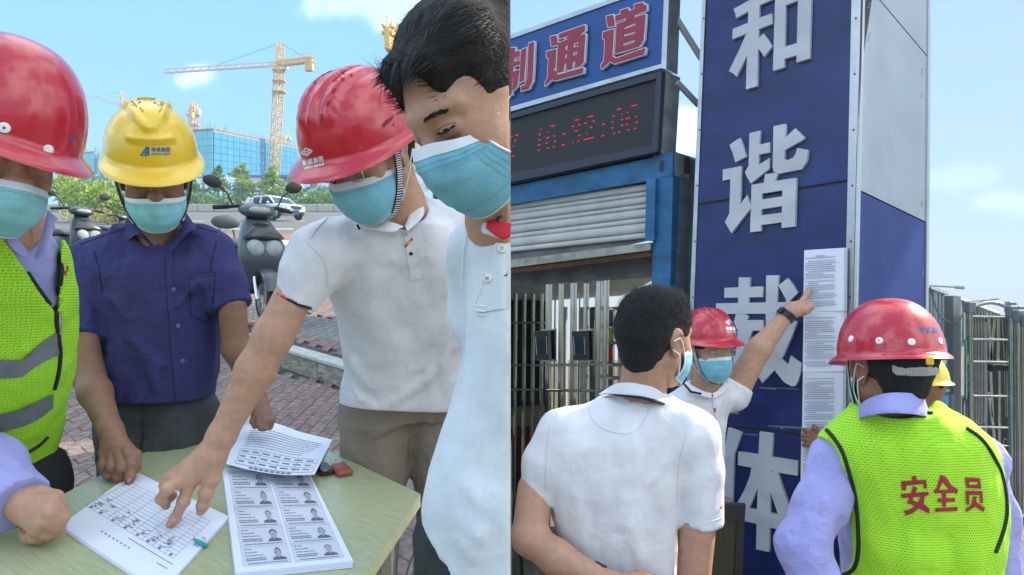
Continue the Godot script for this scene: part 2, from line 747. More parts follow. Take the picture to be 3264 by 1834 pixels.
		for z in range(1, nz - 1):
			for y in range(1, ny - 1):
				var row := z * sz + y * sy
				for x in range(1, nx - 1):
					var i0 := row + x
					var a := d[i0]
					if a > rc or a < -rc or id[i0] < 0:
						continue
					var neg := a < 0.0
					if neg != (d[i0 + 1] < 0.0):
						quads(mb, id[i0], id[i0 - sy], id[i0 - sy - sz], id[i0 - sz], neg)
					if neg != (d[i0 + sy] < 0.0):
						quads(mb, id[i0], id[i0 - sz], id[i0 - 1 - sz], id[i0 - 1], neg)
					if neg != (d[i0 + sz] < 0.0):
						quads(mb, id[i0], id[i0 - 1], id[i0 - 1 - sy], id[i0 - sy], neg)

	func quads(mb: MB, a: int, b: int, c: int, e: int, neg: bool) -> void:
		if a < 0 or b < 0 or c < 0 or e < 0:
			return
		if neg:
			mb.i.append_array(PackedInt32Array([a, c, b, a, e, c]))
		else:
			mb.i.append_array(PackedInt32Array([a, b, c, a, c, e]))

# ---------------------------------------------------------------- materials
func tone_tex(seed_: int, freq: float, lo: float, hi: float, oct := 4, size := 256) -> NoiseTexture2D:
	var n := FastNoiseLite.new()
	n.seed = seed_
	n.frequency = freq
	n.fractal_octaves = oct
	var t := NoiseTexture2D.new()
	t.width = size
	t.height = size
	t.seamless = true
	t.noise = n
	var g := Gradient.new()
	g.set_color(0, Color(lo, lo, lo))
	g.set_color(1, Color(hi, hi, hi))
	t.color_ramp = g
	return t

func bump_tex(seed_: int, freq: float, strength: float, oct := 4) -> NoiseTexture2D:
	var n := FastNoiseLite.new()
	n.seed = seed_
	n.frequency = freq
	n.fractal_octaves = oct
	var t := NoiseTexture2D.new()
	t.width = 256
	t.height = 256
	t.seamless = true
	t.as_normal_map = true
	t.bump_strength = strength
	t.noise = n
	return t

func mat(called: String, c: Color, rough := 0.8, metal := 0.0) -> StandardMaterial3D:
	var m := StandardMaterial3D.new()
	m.resource_name = called
	m.albedo_color = c
	m.roughness = rough
	m.metallic = metal
	M[called] = m
	return m

func tri_map(m: StandardMaterial3D, albedo: Texture2D, normal: Texture2D, scale: float, nstr := 1.0) -> StandardMaterial3D:
	m.uv1_triplanar = true
	m.uv1_world_triplanar = true
	m.uv1_scale = Vector3(scale, scale, scale)
	if albedo:
		m.albedo_texture = albedo
	if normal:
		m.normal_enabled = true
		m.normal_texture = normal
		m.normal_scale = nstr
	return m

func weave_tex(holes: bool) -> ImageTexture:
	var s := 64
	var im := Image.create(s, s, false, Image.FORMAT_RGB8)
	for y in s:
		for x in s:
			var v := 1.0
			if holes:
				# perforated knit: staggered little eyelets
				var u := fposmod(x / 16.0 + (0.5 if int(y / 16.0) % 2 else 0.0), 1.0) - 0.5
				var w := fposmod(y / 16.0, 1.0) - 0.5
				var q := u * u * 5.0 + w * w * 9.0
				v = lerpf(0.66, 1.0, smoothstep(0.25, 0.70, q))
			else:
				v = 0.5 + 0.25 * sin(x * TAU / 8.0) + 0.25 * sin(y * TAU / 8.0)
			im.set_pixel(x, y, Color(v, v, v))
	return ImageTexture.create_from_image(im)

func weave_bump() -> ImageTexture:
	var im := weave_tex(false).get_image()
	im.bump_map_to_normal_map(3.0)
	return ImageTexture.create_from_image(im)

func make_materials() -> void:
	var soft := tone_tex(3, 0.012, 0.86, 1.0)
	var blot := tone_tex(9, 0.02, 0.62, 1.0, 5)
	var grain := tone_tex(21, 0.2, 0.7, 1.0, 3)
	var skin_n := bump_tex(31, 0.09, 2.0, 4)
	var cloth_n := bump_tex(41, 0.02, 6.0, 4)
	(cloth_n.noise as FastNoiseLite).fractal_type = FastNoiseLite.FRACTAL_RIDGED
	var rough_n := bump_tex(51, 0.06, 5.0, 5)
	var weave := weave_bump()
	M.weave = weave
	# people
	for k in [["skin_tan", lin(0.58, 0.325, 0.215)], ["skin_brown", lin(0.33, 0.165, 0.10)], ["skin_fair", lin(0.56, 0.31, 0.205)]]:
		var m := tri_map(mat(k[0], k[1], 0.55), tone_tex(71, 0.02, 0.86, 1.0, 4), skin_n, 7.0, 0.35)
		m.subsurf_scatter_enabled = true
		m.subsurf_scatter_strength = 0.12
	mat("hair", lin(0.007, 0.006, 0.007), 0.55)
	tri_map(mat("hair_cap", lin(0.010, 0.009, 0.009), 0.9), null, rough_n, 12.0, 1.0)
	mat("brow", lin(0.02, 0.015, 0.013), 0.8)
	tri_map(mat("polo_white", lin(0.84, 0.84, 0.88), 0.95), soft, cloth_n, 2.2, 0.2)
	tri_map(mat("polo_pale", lin(0.74, 0.81, 0.85), 0.95), soft, cloth_n, 2.2, 0.16)
	tri_map(mat("shirt_navy", lin(0.040, 0.038, 0.155), 0.9), soft, cloth_n, 2.2, 0.5)
	tri_map(mat("shirt_lilac", lin(0.42, 0.42, 0.82), 0.9), soft, cloth_n, 2.2, 0.5)
	var v := tri_map(mat("vest_lime", lin(0.46, 0.90, 0.035), 0.85), weave_tex(true), cloth_n, 40.0, 0.0)
	v.normal_enabled = false
	mat("vest_trim", lin(0.012, 0.012, 0.014), 0.7)
	tri_map(mat("reflective_tape", lin(0.33, 0.35, 0.38), 0.45, 0.25), grain, cloth_n, 6.0, 0.3)
	mat("vest_print", lin(0.36, 0.02, 0.045), 0.75)
	tri_map(mat("trousers_grey", lin(0.075, 0.082, 0.085), 0.9), blot, cloth_n, 2.0, 0.5)
	tri_map(mat("trousers_khaki", lin(0.30, 0.25, 0.19), 0.9), soft, cloth_n, 2.0, 0.5)
	tri_map(mat("trousers_green", lin(0.022, 0.034, 0.028), 0.9), soft, cloth_n, 2.0, 0.5)
	mat("trousers_black", lin(0.015, 0.015, 0.018), 0.9)
	mat("trim_navy", lin(0.012, 0.013, 0.04), 0.8)
	mat("button_navy", lin(0.13, 0.13, 0.34), 0.3)
	mat("trim_red", lin(0.60, 0.015, 0.03), 0.7)
	mat("trim_gold", lin(0.7, 0.45, 0.08), 0.5)
	for k in [["hat_red", lin(0.50, 0.006, 0.022)], ["hat_yellow", lin(0.80, 0.52, 0.012)]]:
		var m := mat(k[0], k[1], 0.34)
		m.clearcoat_enabled = true
		m.clearcoat = 0.7
		m.clearcoat_roughness = 0.06
		tri_map(m, null, bump_tex(61, 0.01, 1.2, 3), 3.0, 0.12)
	mat("hat_white", lin(0.82, 0.84, 0.84), 0.4)
	mat("hat_dark", lin(0.24, 0.004, 0.011), 0.7)
	mat("hat_seam", lin(0.42, 0.26, 0.006), 0.6)
	mat("hat_blue", lin(0.02, 0.14, 0.36), 0.5)
	mat("hat_grey", lin(0.36, 0.38, 0.33), 0.6)
	tri_map(mat("mask_blue", lin(0.24, 0.60, 0.76), 0.85), soft, cloth_n, 6.0, 0.35)
	tri_map(mat("mask_teal", lin(0.30, 0.68, 0.74), 0.85), soft, cloth_n, 6.0, 0.35)
	mat("mask_white", lin(0.74, 0.82, 0.86), 0.85)
	mat("mask_stitch", lin(0.12, 0.38, 0.52), 0.85)
	mat("elastic", lin(0.80, 0.82, 0.84), 0.8)
	mat("strap_black", lin(0.014, 0.014, 0.017), 0.75)
	mat("steel_wire", lin(0.62, 0.60, 0.56), 0.25, 1.0)
	var gl := mat("clear_glass", Color(0.92, 0.97, 1.0, 0.10), 0.02)
	gl.transparency = BaseMaterial3D.TRANSPARENCY_ALPHA
	mat("gold", lin(0.62, 0.38, 0.12), 0.3, 1.0)
	mat("button_white", lin(0.74, 0.76, 0.70), 0.35)
	mat("button_dark", lin(0.02, 0.02, 0.03), 0.2)
	mat("watch_black", lin(0.013, 0.014, 0.017), 0.45)
	mat("nail", lin(0.55, 0.33, 0.26), 0.3)
	mat("eye_dark", lin(0.012, 0.009, 0.008), 0.2)
	mat("eye_white", lin(0.55, 0.50, 0.47), 0.3)
	mat("lip", lin(0.33, 0.13, 0.10), 0.5)
	# table and papers
	var wood := FastNoiseLite.new()
	wood.seed = 77
	wood.frequency = 0.02
	wood.fractal_octaves = 4
	var im := Image.create(512, 512, false, Image.FORMAT_RGB8)
	for y in 512:
		for x in 512:
			var n := wood.get_noise_2d(x * 0.5, y * 7.0) * 0.5 + wood.get_noise_2d(x * 1.4 + 90.0, y * 18.0) * 0.35
			var q := clampf(0.90 + n * 0.14, 0.0, 1.0)
			im.set_pixel(x, y, Color(q, q, q * 0.99))
	var tt := mat("table_top", lin(0.51, 0.54, 0.32), 0.32)
	tt.albedo_texture = ImageTexture.create_from_image(im)
	mat("table_edge", lin(0.62, 0.62, 0.36), 0.4)
	mat("table_leg", lin(0.5, 0.5, 0.48), 0.35, 0.8)
	mat("paper", lin(0.74, 0.78, 0.88), 0.8)
	mat("paper_side", lin(0.62, 0.66, 0.74), 0.9)
	mat("ink", lin(0.12, 0.13, 0.19), 0.9)
	mat("ink_soft", lin(0.36, 0.39, 0.48), 0.9)
	mat("ink_grey", lin(0.20, 0.215, 0.26), 0.9)
	mat("card_grey", lin(0.60, 0.63, 0.71), 0.9)
	mat("clip_green", lin(0.01, 0.36, 0.33), 0.3)
	mat("key_black", lin(0.014, 0.015, 0.018), 0.35)
	mat("key_red", lin(0.32, 0.04, 0.04), 0.4)
	mat("key_leather", lin(0.30, 0.075, 0.04), 0.45)
	# street
	tri_map(mat("pavement_base", lin(0.15, 0.13, 0.115), 1.0), blot, rough_n, 1.5, 1.0)
	var pv := [lin(0.32, 0.225, 0.20), lin(0.285, 0.22, 0.20), lin(0.35, 0.235, 0.205), lin(0.30, 0.245, 0.22), lin(0.37, 0.26, 0.22)]
	for k in pv.size():
		tri_map(mat("paver_%d" % k, pv[k], 0.9), blot, rough_n, 3.0, 0.8)
	tri_map(mat("tactile_grey", lin(0.36, 0.37, 0.35), 0.9), blot, rough_n, 2.0, 0.5)
	tri_map(mat("kerb_face", lin(0.42, 0.39, 0.30), 0.95), blot, rough_n, 2.0, 1.6)
	tri_map(mat("kerb_top", lin(0.52, 0.53, 0.50), 0.9), soft, rough_n, 2.0, 0.5)
	tri_map(mat("asphalt", lin(0.20, 0.20, 0.20), 0.95), blot, rough_n, 0.6, 0.5)
	tri_map(mat("apron", lin(0.22, 0.22, 0.22), 0.95), blot, rough_n, 0.6, 0.5)
	mat("road_paint", lin(0.72, 0.72, 0.70), 0.8)
	tri_map(mat("pink_paving", lin(0.42, 0.22, 0.17), 0.95), blot, rough_n, 0.8, 0.6)
	tri_map(mat("far_kerb", lin(0.52, 0.49, 0.40), 0.9), soft, null, 0.5)
	tri_map(mat("earth", lin(0.16, 0.15, 0.08), 1.0), blot, rough_n, 0.3, 1.0)
	tri_map(mat("concrete_ground", lin(0.30, 0.275, 0.24), 0.95), blot, rough_n, 0.9, 0.6)
	for k in [["leaf_lime", lin(0.34, 0.46, 0.07)], ["leaf_mid", lin(0.20, 0.34, 0.06)], ["leaf_deep", lin(0.09, 0.17, 0.04)], ["leaf_straw", lin(0.45, 0.42, 0.15)]]:
		var m := mat(k[0], k[1], 0.7)
		m.backlight_enabled = true
		m.backlight = k[1] * 0.8
		m.vertex_color_use_as_albedo = true
	mat("bark", lin(0.16, 0.12, 0.08), 0.95)
	tri_map(mat("sheet_shaded", lin(0.025, 0.27, 0.50), 0.6), soft, null, 0.06)  # darker copy of the sheeting: the shaded face is put into the colour
	tri_map(mat("sheet_lit", lin(0.20, 0.66, 0.74), 0.6), soft, null, 0.06)  # lighter copy of the sheeting: the sunlit face is put into the colour
	mat("sheet_line", lin(0.03, 0.30, 0.46), 0.7)
	mat("concrete_grey", lin(0.36, 0.36, 0.34), 0.9)
	mat("site_white", lin(0.62, 0.64, 0.64), 0.8)
	mat("site_blue", lin(0.03, 0.20, 0.55), 0.6)
	mat("rebar", lin(0.28, 0.20, 0.16), 0.8)
	mat("crane_yellow", lin(0.72, 0.42, 0.06), 0.55)
	mat("crane_pale", lin(0.62, 0.52, 0.45), 0.55)
	mat("opening_dark", lin(0.03, 0.05, 0.07), 0.8)
	# vehicles
	var cw := mat("car_white", lin(0.74, 0.75, 0.76), 0.3)
	cw.clearcoat_enabled = true
	cw.clearcoat = 0.8
	cw.clearcoat_roughness = 0.05
	mat("car_glass", lin(0.02, 0.025, 0.03), 0.06)
	mat("tyre", lin(0.018, 0.018, 0.019), 0.85)
	mat("rim", lin(0.55, 0.55, 0.56), 0.3, 0.9)
	mat("trim_black", lin(0.02, 0.02, 0.022), 0.5)
	mat("plate_blue", lin(0.03, 0.12, 0.5), 0.4)
	mat("lamp_clear", lin(0.30, 0.35, 0.33), 0.08)
	var sg := mat("scooter_grey", lin(0.048, 0.060, 0.072), 0.3)
	sg.clearcoat_enabled = true
	sg.clearcoat = 0.5
	var sb := mat("scooter_black", lin(0.014, 0.018, 0.022), 0.25)
	sb.clearcoat_enabled = true
	sb.clearcoat = 0.6
	mat("seat_grey", lin(0.09, 0.10, 0.11), 0.7)
	mat("chrome", lin(0.6, 0.61, 0.62), 0.15, 1.0)
	# gate
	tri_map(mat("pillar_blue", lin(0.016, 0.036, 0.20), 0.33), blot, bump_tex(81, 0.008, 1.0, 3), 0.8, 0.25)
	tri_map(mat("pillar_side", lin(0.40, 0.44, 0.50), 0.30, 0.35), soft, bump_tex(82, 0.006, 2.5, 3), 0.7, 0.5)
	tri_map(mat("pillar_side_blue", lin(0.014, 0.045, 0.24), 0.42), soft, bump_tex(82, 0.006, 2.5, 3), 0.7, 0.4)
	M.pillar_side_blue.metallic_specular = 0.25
	tri_map(mat("aluminium", lin(0.56, 0.58, 0.60), 0.3, 0.75), soft, null, 2.0)
	mat("seam_dark", lin(0.035, 0.035, 0.04), 0.8)
	tri_map(mat("letter_white", lin(0.60, 0.62, 0.66), 0.6), soft, null, 1.4)
	mat("letter_edge", lin(0.20, 0.18, 0.16), 0.8)
	tri_map(mat("sign_blue", lin(0.014, 0.085, 0.31), 0.3), soft, null, 0.6)
	mat("letter_red", lin(0.31, 0.022, 0.055), 0.45)
	mat("letter_rim", lin(0.66, 0.68, 0.70), 0.5)
	mat("led_frame", lin(0.028, 0.036, 0.058), 0.5)
	var li := Image.create(64, 64, false, Image.FORMAT_RGB8)
	for y in 64:
		for x in 64:
			var u := fposmod(x / 8.0, 1.0) - 0.5
			var w := fposmod(y / 8.0, 1.0) - 0.5
			var q := 1.0 if u * u + w * w < 0.09 else 0.35
			li.set_pixel(x, y, Color(q, q, q))
	tri_map(mat("led_face", lin(0.055, 0.052, 0.066), 0.6), ImageTexture.create_from_image(li), null, 20.0)
	var ld := mat("led_lit", lin(0.9, 0.05, 0.03), 0.5)
	ld.emission_enabled = true
	ld.emission = Color(1.0, 0.12, 0.07)
	ld.emission_energy_multiplier = 0.35
	tri_map(mat("container_blue", lin(0.022, 0.19, 0.42), 0.45), blot, rough_n, 1.2, 0.12)
	tri_map(mat("container_side", lin(0.36, 0.44, 0.52), 0.4, 0.1), blot, null, 1.2)
	tri_map(mat("container_steel", lin(0.56, 0.59, 0.60), 0.4, 0.2), blot, rough_n, 1.2, 0.2)
	tri_map(mat("shutter", lin(0.58, 0.59, 0.56), 0.5), soft, null, 1.5)
	tri_map(mat("shutter_bar", lin(0.50, 0.49, 0.42), 0.5), blot, null, 2.5)
	tri_map(mat("rust", lin(0.16, 0.075, 0.045), 0.9), blot, rough_n, 3.0, 1.0)
	tri_map(mat("lintel_grey", lin(0.24, 0.25, 0.25), 0.7), blot, null, 1.5)
	tri_map(mat("inner_white", lin(0.50, 0.52, 0.50), 0.6), soft, null, 1.0)
	mat("inner_dark", lin(0.035, 0.045, 0.045), 0.7)
	mat("inner_green", lin(0.03, 0.14, 0.06), 0.6)
	mat("inner_brown", lin(0.14, 0.028, 0.016), 0.6)
	mat("poster_red", lin(0.5, 0.02, 0.04), 0.6)
	mat("poster_yellow", lin(0.7, 0.5, 0.03), 0.6)
	tri_map(mat("stainless", lin(0.56, 0.57, 0.55), 0.16, 1.0), soft, null, 2.0)
	mat("terminal_black", lin(0.018, 0.024, 0.028), 0.18)
	mat("terminal_side", lin(0.13, 0.13, 0.125), 0.35, 0.5)
	mat("screen_dark", lin(0.012, 0.022, 0.03), 0.08)
	tri_map(mat("tile_pale", lin(0.42, 0.45, 0.42), 0.5), soft, null, 1.0)
	tri_map(mat("chair_brown", lin(0.028, 0.022, 0.024), 0.5), soft, null, 2.0)
	tri_map(mat("chair_mesh", lin(0.17, 0.145, 0.07), 0.85), weave_tex(false), null, 30.0)
	# fence
	tri_map(mat("fence_panel", lin(0.30, 0.36, 0.39), 0.5), soft, null, 0.8)
	mat("fence_post", lin(0.22, 0.24, 0.25), 0.4, 0.5)
	mat("fence_teal", lin(0.02, 0.20, 0.23), 0.5)
	mat("fence_blue", lin(0.06, 0.26, 0.46), 0.5)
	mat("notice_pale", lin(0.50, 0.52, 0.50), 0.6)
	mat("print_white", lin(0.74, 0.78, 0.76), 0.7)
	mat("cable", lin(0.10, 0.11, 0.12), 0.6)
	mat("lamp_grey", lin(0.42, 0.43, 0.44), 0.5)
	mat("shade_board_grey", lin(0.35, 0.36, 0.37), 0.6)  # for the added boards out of view that shade the table

# ---------------------------------------------------------------- ground
const SL := 0.1215     # the street on the left climbs away from the viewer
const SR := -0.0978    # the yard on the right falls away

func terrace(x: float, d: float) -> float:
	return d - 6.44 + 0.975 * (x + 2.02)

func ground_y(x: float, d: float) -> float:
	var t := smoothstep(-0.16, 0.06, x)
	var l := SL * d
	if terrace(x, d) > 0.0 and x < -0.2:
		l += 0.18
	return lerpf(l, SR * d, t)

func build_ground() -> void:
	# one sheet to the horizon, stepped up behind the kerb
	var mb := MB.new()
	var xs := []
	for k in 41:
		var u := (k - 20) / 20.0
		xs.append(signf(u) * 320.0 * absf(u) ** 2.6)
	xs.append_array([-0.3, -0.16, -0.1, -0.05, 0.0, 0.06, 0.3, 1.0])
	xs.sort()
	var ds := [-40.0, -12.0, -4.0, -1.0, 0.0, 1.0, 2.0, 3.0, 4.0, 5.0, 7.0, 10.0, 14.0, 20.0, 30.0, 45.0, 70.0, 110.0, 170.0, 260.0, 400.0]
	var rows := []
	for d in ds:
		var ring := PackedVector3Array()
		for x in xs:
			var y := lerpf(SL * d, SR * d, smoothstep(-0.16, 0.06, x)) - 0.03
			if d > 260.0:
				y = lerpf(SL * 260.0, SR * 400.0, smoothstep(-0.16, 0.06, x))
			ring.append(Vector3(x, y, -d))
		rows.append(ring)
	mb.loft(rows, false, false, false)
	if mb.n[0].y < 0.0:
		mb.flip()
	struct(obj("ground", mb, M.earth))

	# near pavement
	var pm := MB.new()
	var gq := func(x: float, d: float, lift: float) -> Vector3: return Vector3(x, SL * d + lift, -d)
	pm.quad(gq.call(-9.0, 0.2, 0.0), gq.call(0.0, 0.2, 0.0), gq.call(0.0, 4.46, 0.0), gq.call(-9.0, 13.24, 0.0), Vector3.UP)
	var pave := struct(obj("pavement", pm, M.pavement_base))
	# raised terrace with its stone kerb
	var tm := MB.new()
	tm.quad(gq.call(-9.6, 13.83, 0.18), gq.call(-0.2, 4.67, 0.18), gq.call(-0.2, 19.0, 0.18), gq.call(-9.6, 19.0, 0.18), Vector3.UP)
	tm.quad(gq.call(-9.6, 13.83, 0.18), gq.call(-9.6, 19.0, 0.18), gq.call(-30, 19.0, 0.18), gq.call(-30, 13.83, 0.18), Vector3.UP)
	var terr := struct(obj("raised_pavement", tm, M.pavement_base))
	pavers(pave, terr)

	# kerb stones
	var kerb := thing("kerb_wall", "low rough stone kerb wall with pale top edge beside the pavers", "kerb", Vector3(-2.02, SL * 6.44, -6.44))
	var dirv := Vector3(0.716, 0, 0.698)
	for k in range(-14, 4):
		var c := Vector3(-2.02, 0, -6.44) + dirv * (k * 0.62 + 0.31)
		var d0 := -c.z
		var b := Basis(dirv, Vector3.UP, dirv.cross(Vector3.UP))
		b.x.y = -SL * b.x.z
		var st := MB.new()
		st.box(Vector3(c.x, SL * d0 + 0.07, c.z), Vector3(0.61, 0.16, 0.14), b, 0.012)
		obj("kerb_stone", st, M.kerb_face, kerb)
		var tp := MB.new()
		tp.box(Vector3(c.x, SL * d0 + 0.170, c.z), Vector3(0.612, 0.038, 0.17), b, 0.008)
		obj("kerb_cap", tp, M.kerb_top, kerb)

	# asphalt apron, far kerb of the terrace, pink strip, road
	var flat := func(called: String, m: String, d0: float, d1: float, lift: float, x0: float, x1: float) -> Node3D:
		var q := MB.new()
		q.quad(Vector3(x0, SL * d0 + lift, -d0), Vector3(x1, SL * d0 + lift, -d0), Vector3(x1, SL * d1 + lift, -d1), Vector3(x0, SL * d1 + lift, -d1), Vector3.UP)
		return struct(obj(called, q, M[m]))
	flat.call("apron", "apron", 10.2, 18.8, 0.186, -60.0, -0.3)
	flat.call("pavement_strip", "pink_paving", 21.2, 26.0, 0.29, -120.0, -0.6)
	flat.call("road", "asphalt", 26.0, 84.0, 0.18, -200.0, -1.0)
	var kb := MB.new()
	for k in 40:
		kb.box(Vector3(-1.2 - k * 1.0, SL * 20.0 + 0.23, -20.0), Vector3(0.985, 0.2, 2.4), Basis(Vector3.RIGHT, atan(SL)), 0.03)
	struct(obj("kerb", kb, M.far_kerb))
	var fk := MB.new()
	for k in 70:
		fk.box(Vector3(-2.0 - k * 2.0, SL * 84.5 + 0.60, -84.5), Vector3(1.97, 0.9, 0.8), Basis.IDENTITY, 0.06)
	struct(obj("kerb", fk, M.far_kerb))
	var lm := MB.new()
	for q in [[46.0, 0.0], [33.0, 0.5]]:
		for k in 16:
			var x0: float = -2.0 - (k + q[1]) * 6.5
			lm.box(Vector3(x0, SL * q[0] + 0.190, -q[0]), Vector3(3.2, 0.008, 0.5), Basis(Vector3.RIGHT, atan(SL)))
	struct(obj("lane_marking", lm, M.road_paint))
	# yard on the right
	var ym := MB.new()
	var gr := func(x: float, d: float) -> Vector3: return Vector3(x, SR * d, -d)
	ym.quad(gr.call(0.08, 0.4), gr.call(9.0, 0.4), gr.call(9.0, 16.0), gr.call(0.08, 16.0), Vector3.UP)
	struct(obj("yard", ym, M.concrete_ground))

func pavers(pave: Node3D, terr: Node3D) -> void:
	var u := Vector2(0.03, 1.0).normalized()
	var w := Vector2(0.70, -0.714)
	var lu := 0.235
	var lw := 0.118
	var made := 0
	var near := []
	var far := []
	for i in range(-60, 70):
		for j in range(-60, 90):
			var q := Vector2(-2.4, 3.5) + w * (i * lw) + u * ((j + 0.5 * (absi(i) % 2)) * lu)
			var f := terrace(q.x, q.y)
			var px := px_of(Vector3(q.x, SL * q.y + (0.18 if f > 0.0 else 0.0), -q.y))
			if q.y < 1.4 or px.x < -60.0 or px.x > 1520.0 or px.y > 1900.0:
				continue
			if f < -0.19 and q.x < 0.1:
				near.append([q, px.y, 0.0])
			elif f > 0.22 and q.y < 10.2 and q.x < -0.3:
				# the ribbed guide strip runs parallel to the kerb
				if f > 0.62 and f < 1.44:
					continue
				far.append([q, px.y, 0.18])
	near.sort_custom(func(a, b): return a[1] > b[1])
	var shapes := []
	for k in 3:
		var mb := MB.new()
		var sl := Vector3(u.x, SL * u.y, -u.y)
		var sw := Vector3(w.x, SL * w.y, -w.y)
		var a := sl * (lu * 0.5 - 0.0025 - 0.0006 * k)
		var b := sw * (lw * 0.5 - 0.002)
		var up := Vector3(0, 0.018, 0)
		var e := 0.965
		var bot := [-a - b, a - b, a + b, -a + b]
		var top := []
		var low := []
		for c in bot:
			top.append(c * e + up)
			low.append(c + up * 0.62)
		mb.quad(top[0], top[1], top[2], top[3], Vector3.UP)
		for c in 4:
			mb.quad(low[c], low[(c + 1) % 4], top[(c + 1) % 4], top[c], bot[c] + bot[(c + 1) % 4] + Vector3.UP * 0.1)
			mb.quad(bot[c], bot[(c + 1) % 4], low[(c + 1) % 4], low[c], bot[c] + bot[(c + 1) % 4])
		shapes.append(mb)
	var meshes := []
	for s in shapes:
		var r := []
		for k in 5:
			r.append(s.mesh(M["paver_%d" % k]))
		meshes.append(r)
	var rest := [[], [], [], [], []]
	var rest_t := [[], [], [], [], []]
	for k in near.size():
		var q: Array = near[k]
		var at := Vector3(q[0].x, SL * q[0].y + 0.001 + rng.randf() * 0.003, -q[0].y)
		if k < 290:
			var o := MeshInstance3D.new()
			o.mesh = meshes[rng.randi() % 3][rng.randi() % 5]
			o.name = "paver"
			pave.add_child(o, true)
			o.position = at
			o.rotation = Vector3(rng.randfn() * 0.006, 0, rng.randfn() * 0.006)
		else:
			rest[rng.randi() % 5].append(at)
	for q in far:
		rest_t[rng.randi() % 5].append(Vector3(q[0].x, SL * q[0].y + 0.182 + rng.randf() * 0.003, -q[0].y))
	for set_ in [[rest, pave], [rest_t, terr]]:
		for k in 5:
			var l: Array = set_[0][k]
			if l.is_empty():
				continue
			var mm := MultiMesh.new()
			mm.transform_format = MultiMesh.TRANSFORM_3D
			mm.mesh = meshes[k % 3][k]
			mm.instance_count = l.size()
			for j in l.size():
				mm.set_instance_transform(j, Transform3D(Basis.IDENTITY, l[j]))
			var o := MultiMeshInstance3D.new()
			o.multimesh = mm
			o.name = "small_pavers"
			set_[1].add_child(o, true)
			stuff(o)
	# ribbed guide strip: grey tiles, five bars each
	var dirv := Vector3(0.716, 0, 0.698)
	var across := Vector3(0.698, 0, -0.716)
	for row in 2:
		for k in range(-8, 4):
			var c := Vector3(-2.02, 0, -6.44) + dirv * (k * 0.46) + across * (0.55 + row * 0.31)
			if c.x > -0.5:
				continue
			var y := SL * -c.z + 0.19
			var b := Basis(dirv, Vector3.UP, across)
			b.x.y = -SL * b.x.z
			b.z.y = -SL * b.z.z
			var mb := MB.new()
			mb.box(Vector3(c.x, y, c.z), Vector3(0.45, 0.02, 0.30), b, 0.004)
			for r in 5:
				mb.box(Vector3(c.x, y + 0.013, c.z) + b.z * ((r - 2) * 0.058), Vector3(0.42, 0.012, 0.030), b, 0.004)
			obj("ribbed_tile", mb, M.tactile_grey, terr)

# ---------------------------------------------------------------- far side of the street
func on_street(x: float, d: float) -> Vector3:
	return Vector3(x, SL * d + 0.18, -d)

func sheet_block(called: String, label: String, top: Array, bottoms: Array, nrows: int, cols: Array, mats: Array) -> Node3D:
	# top: three pixels with distances (left end, corner, right end); bottoms: pixel rows there
	var A := P(top[0][0], top[0][1], top[0][2])
	var b := thing(called, label, "building", Vector3(A.x, P(0, bottoms[0], top[0][2]).y, A.z))
	var core := MB.new()
	var tp := []
	var bt := []
	for k in 3:
		tp.append(P(top[k][0], top[k][1], top[k][2]))
		var q: Vector3 = tp[k]
		bt.append(Vector3(q.x, P(0, bottoms[k], top[k][2]).y, q.z))
	for f in 2:
		var t0: Vector3 = tp[f]
		var t1: Vector3 = tp[f + 1]
		var b0: Vector3 = bt[f]
		var b1: Vector3 = bt[f + 1]
		var n := (t1 - t0).cross(Vector3.UP).normalized()
		if n.dot(cam_at - t0) < 0.0:
			n = -n
		core.quad(t0, t1, b1, b0, n)
		var nc: int = cols[f]
		for i in nc:
			for j in nrows:
				var u0 := (i + 0.025) / nc
				var u1 := (i + 0.975) / nc
				var v0 := (j + 0.03) / nrows
				var v1 := (j + 0.97) / nrows
				var q := []
				for lift in [0.02, 0.18]:
					for k in [[u0, v0], [u1, v0], [u1, v1], [u0, v1]]:
						q.append(t0.lerp(t1, k[0]).lerp(b0.lerp(b1, k[0]), k[1]) + n * lift)
				var pm := MB.new()
				pm.hexa(q)
				obj("panel", pm, mats[f], b)
		# floors below the sheeting: columns and slabs of the open ground storeys
		var g := MB.new()
		for i in nc / 2 + 1:
			var u := float(i) / (nc / 2)
			var c := b0.lerp(b1, u) - n * 0.6
			g.box(c + Vector3(0, -4.0, 0), Vector3(0.5, 8.0, 0.5))
		for j in 3:
			var y := Vector3(0, -0.6 - j * 2.6, 0)
			g.bar(b0 + y - n * 0.5, b1 + y - n * 0.5, 0.5, 0.35)
		obj("ground_storey", g, M.concrete_grey, b)
		var r := MB.new()
		r.bar(t0 + Vector3(0, 0.5, 0), t1 + Vector3(0, 0.5, 0), 0.3, 0.25)
		for i in nc * 2 + 1:
			var c := t0.lerp(t1, float(i) / (nc * 2)) - n * rng.randf_range(0.2, 3.0)
			var hh := rng.randf_range(0.8, 2.6)
			r.bar(c, c + Vector3(rng.randfn() * 0.1, hh, 0), 0.07, 0.07)
		obj("rebar", r, M.rebar, b)
		var s := MB.new()
		s.bar(t0 + Vector3(0, 0.15, 0) - n * 0.3, t1 + Vector3(0, 0.15, 0) - n * 0.3, 0.6, 0.5)
		obj("parapet", s, M.concrete_grey, b)
	obj("wall", core, M.sheet_line, b)
	return b

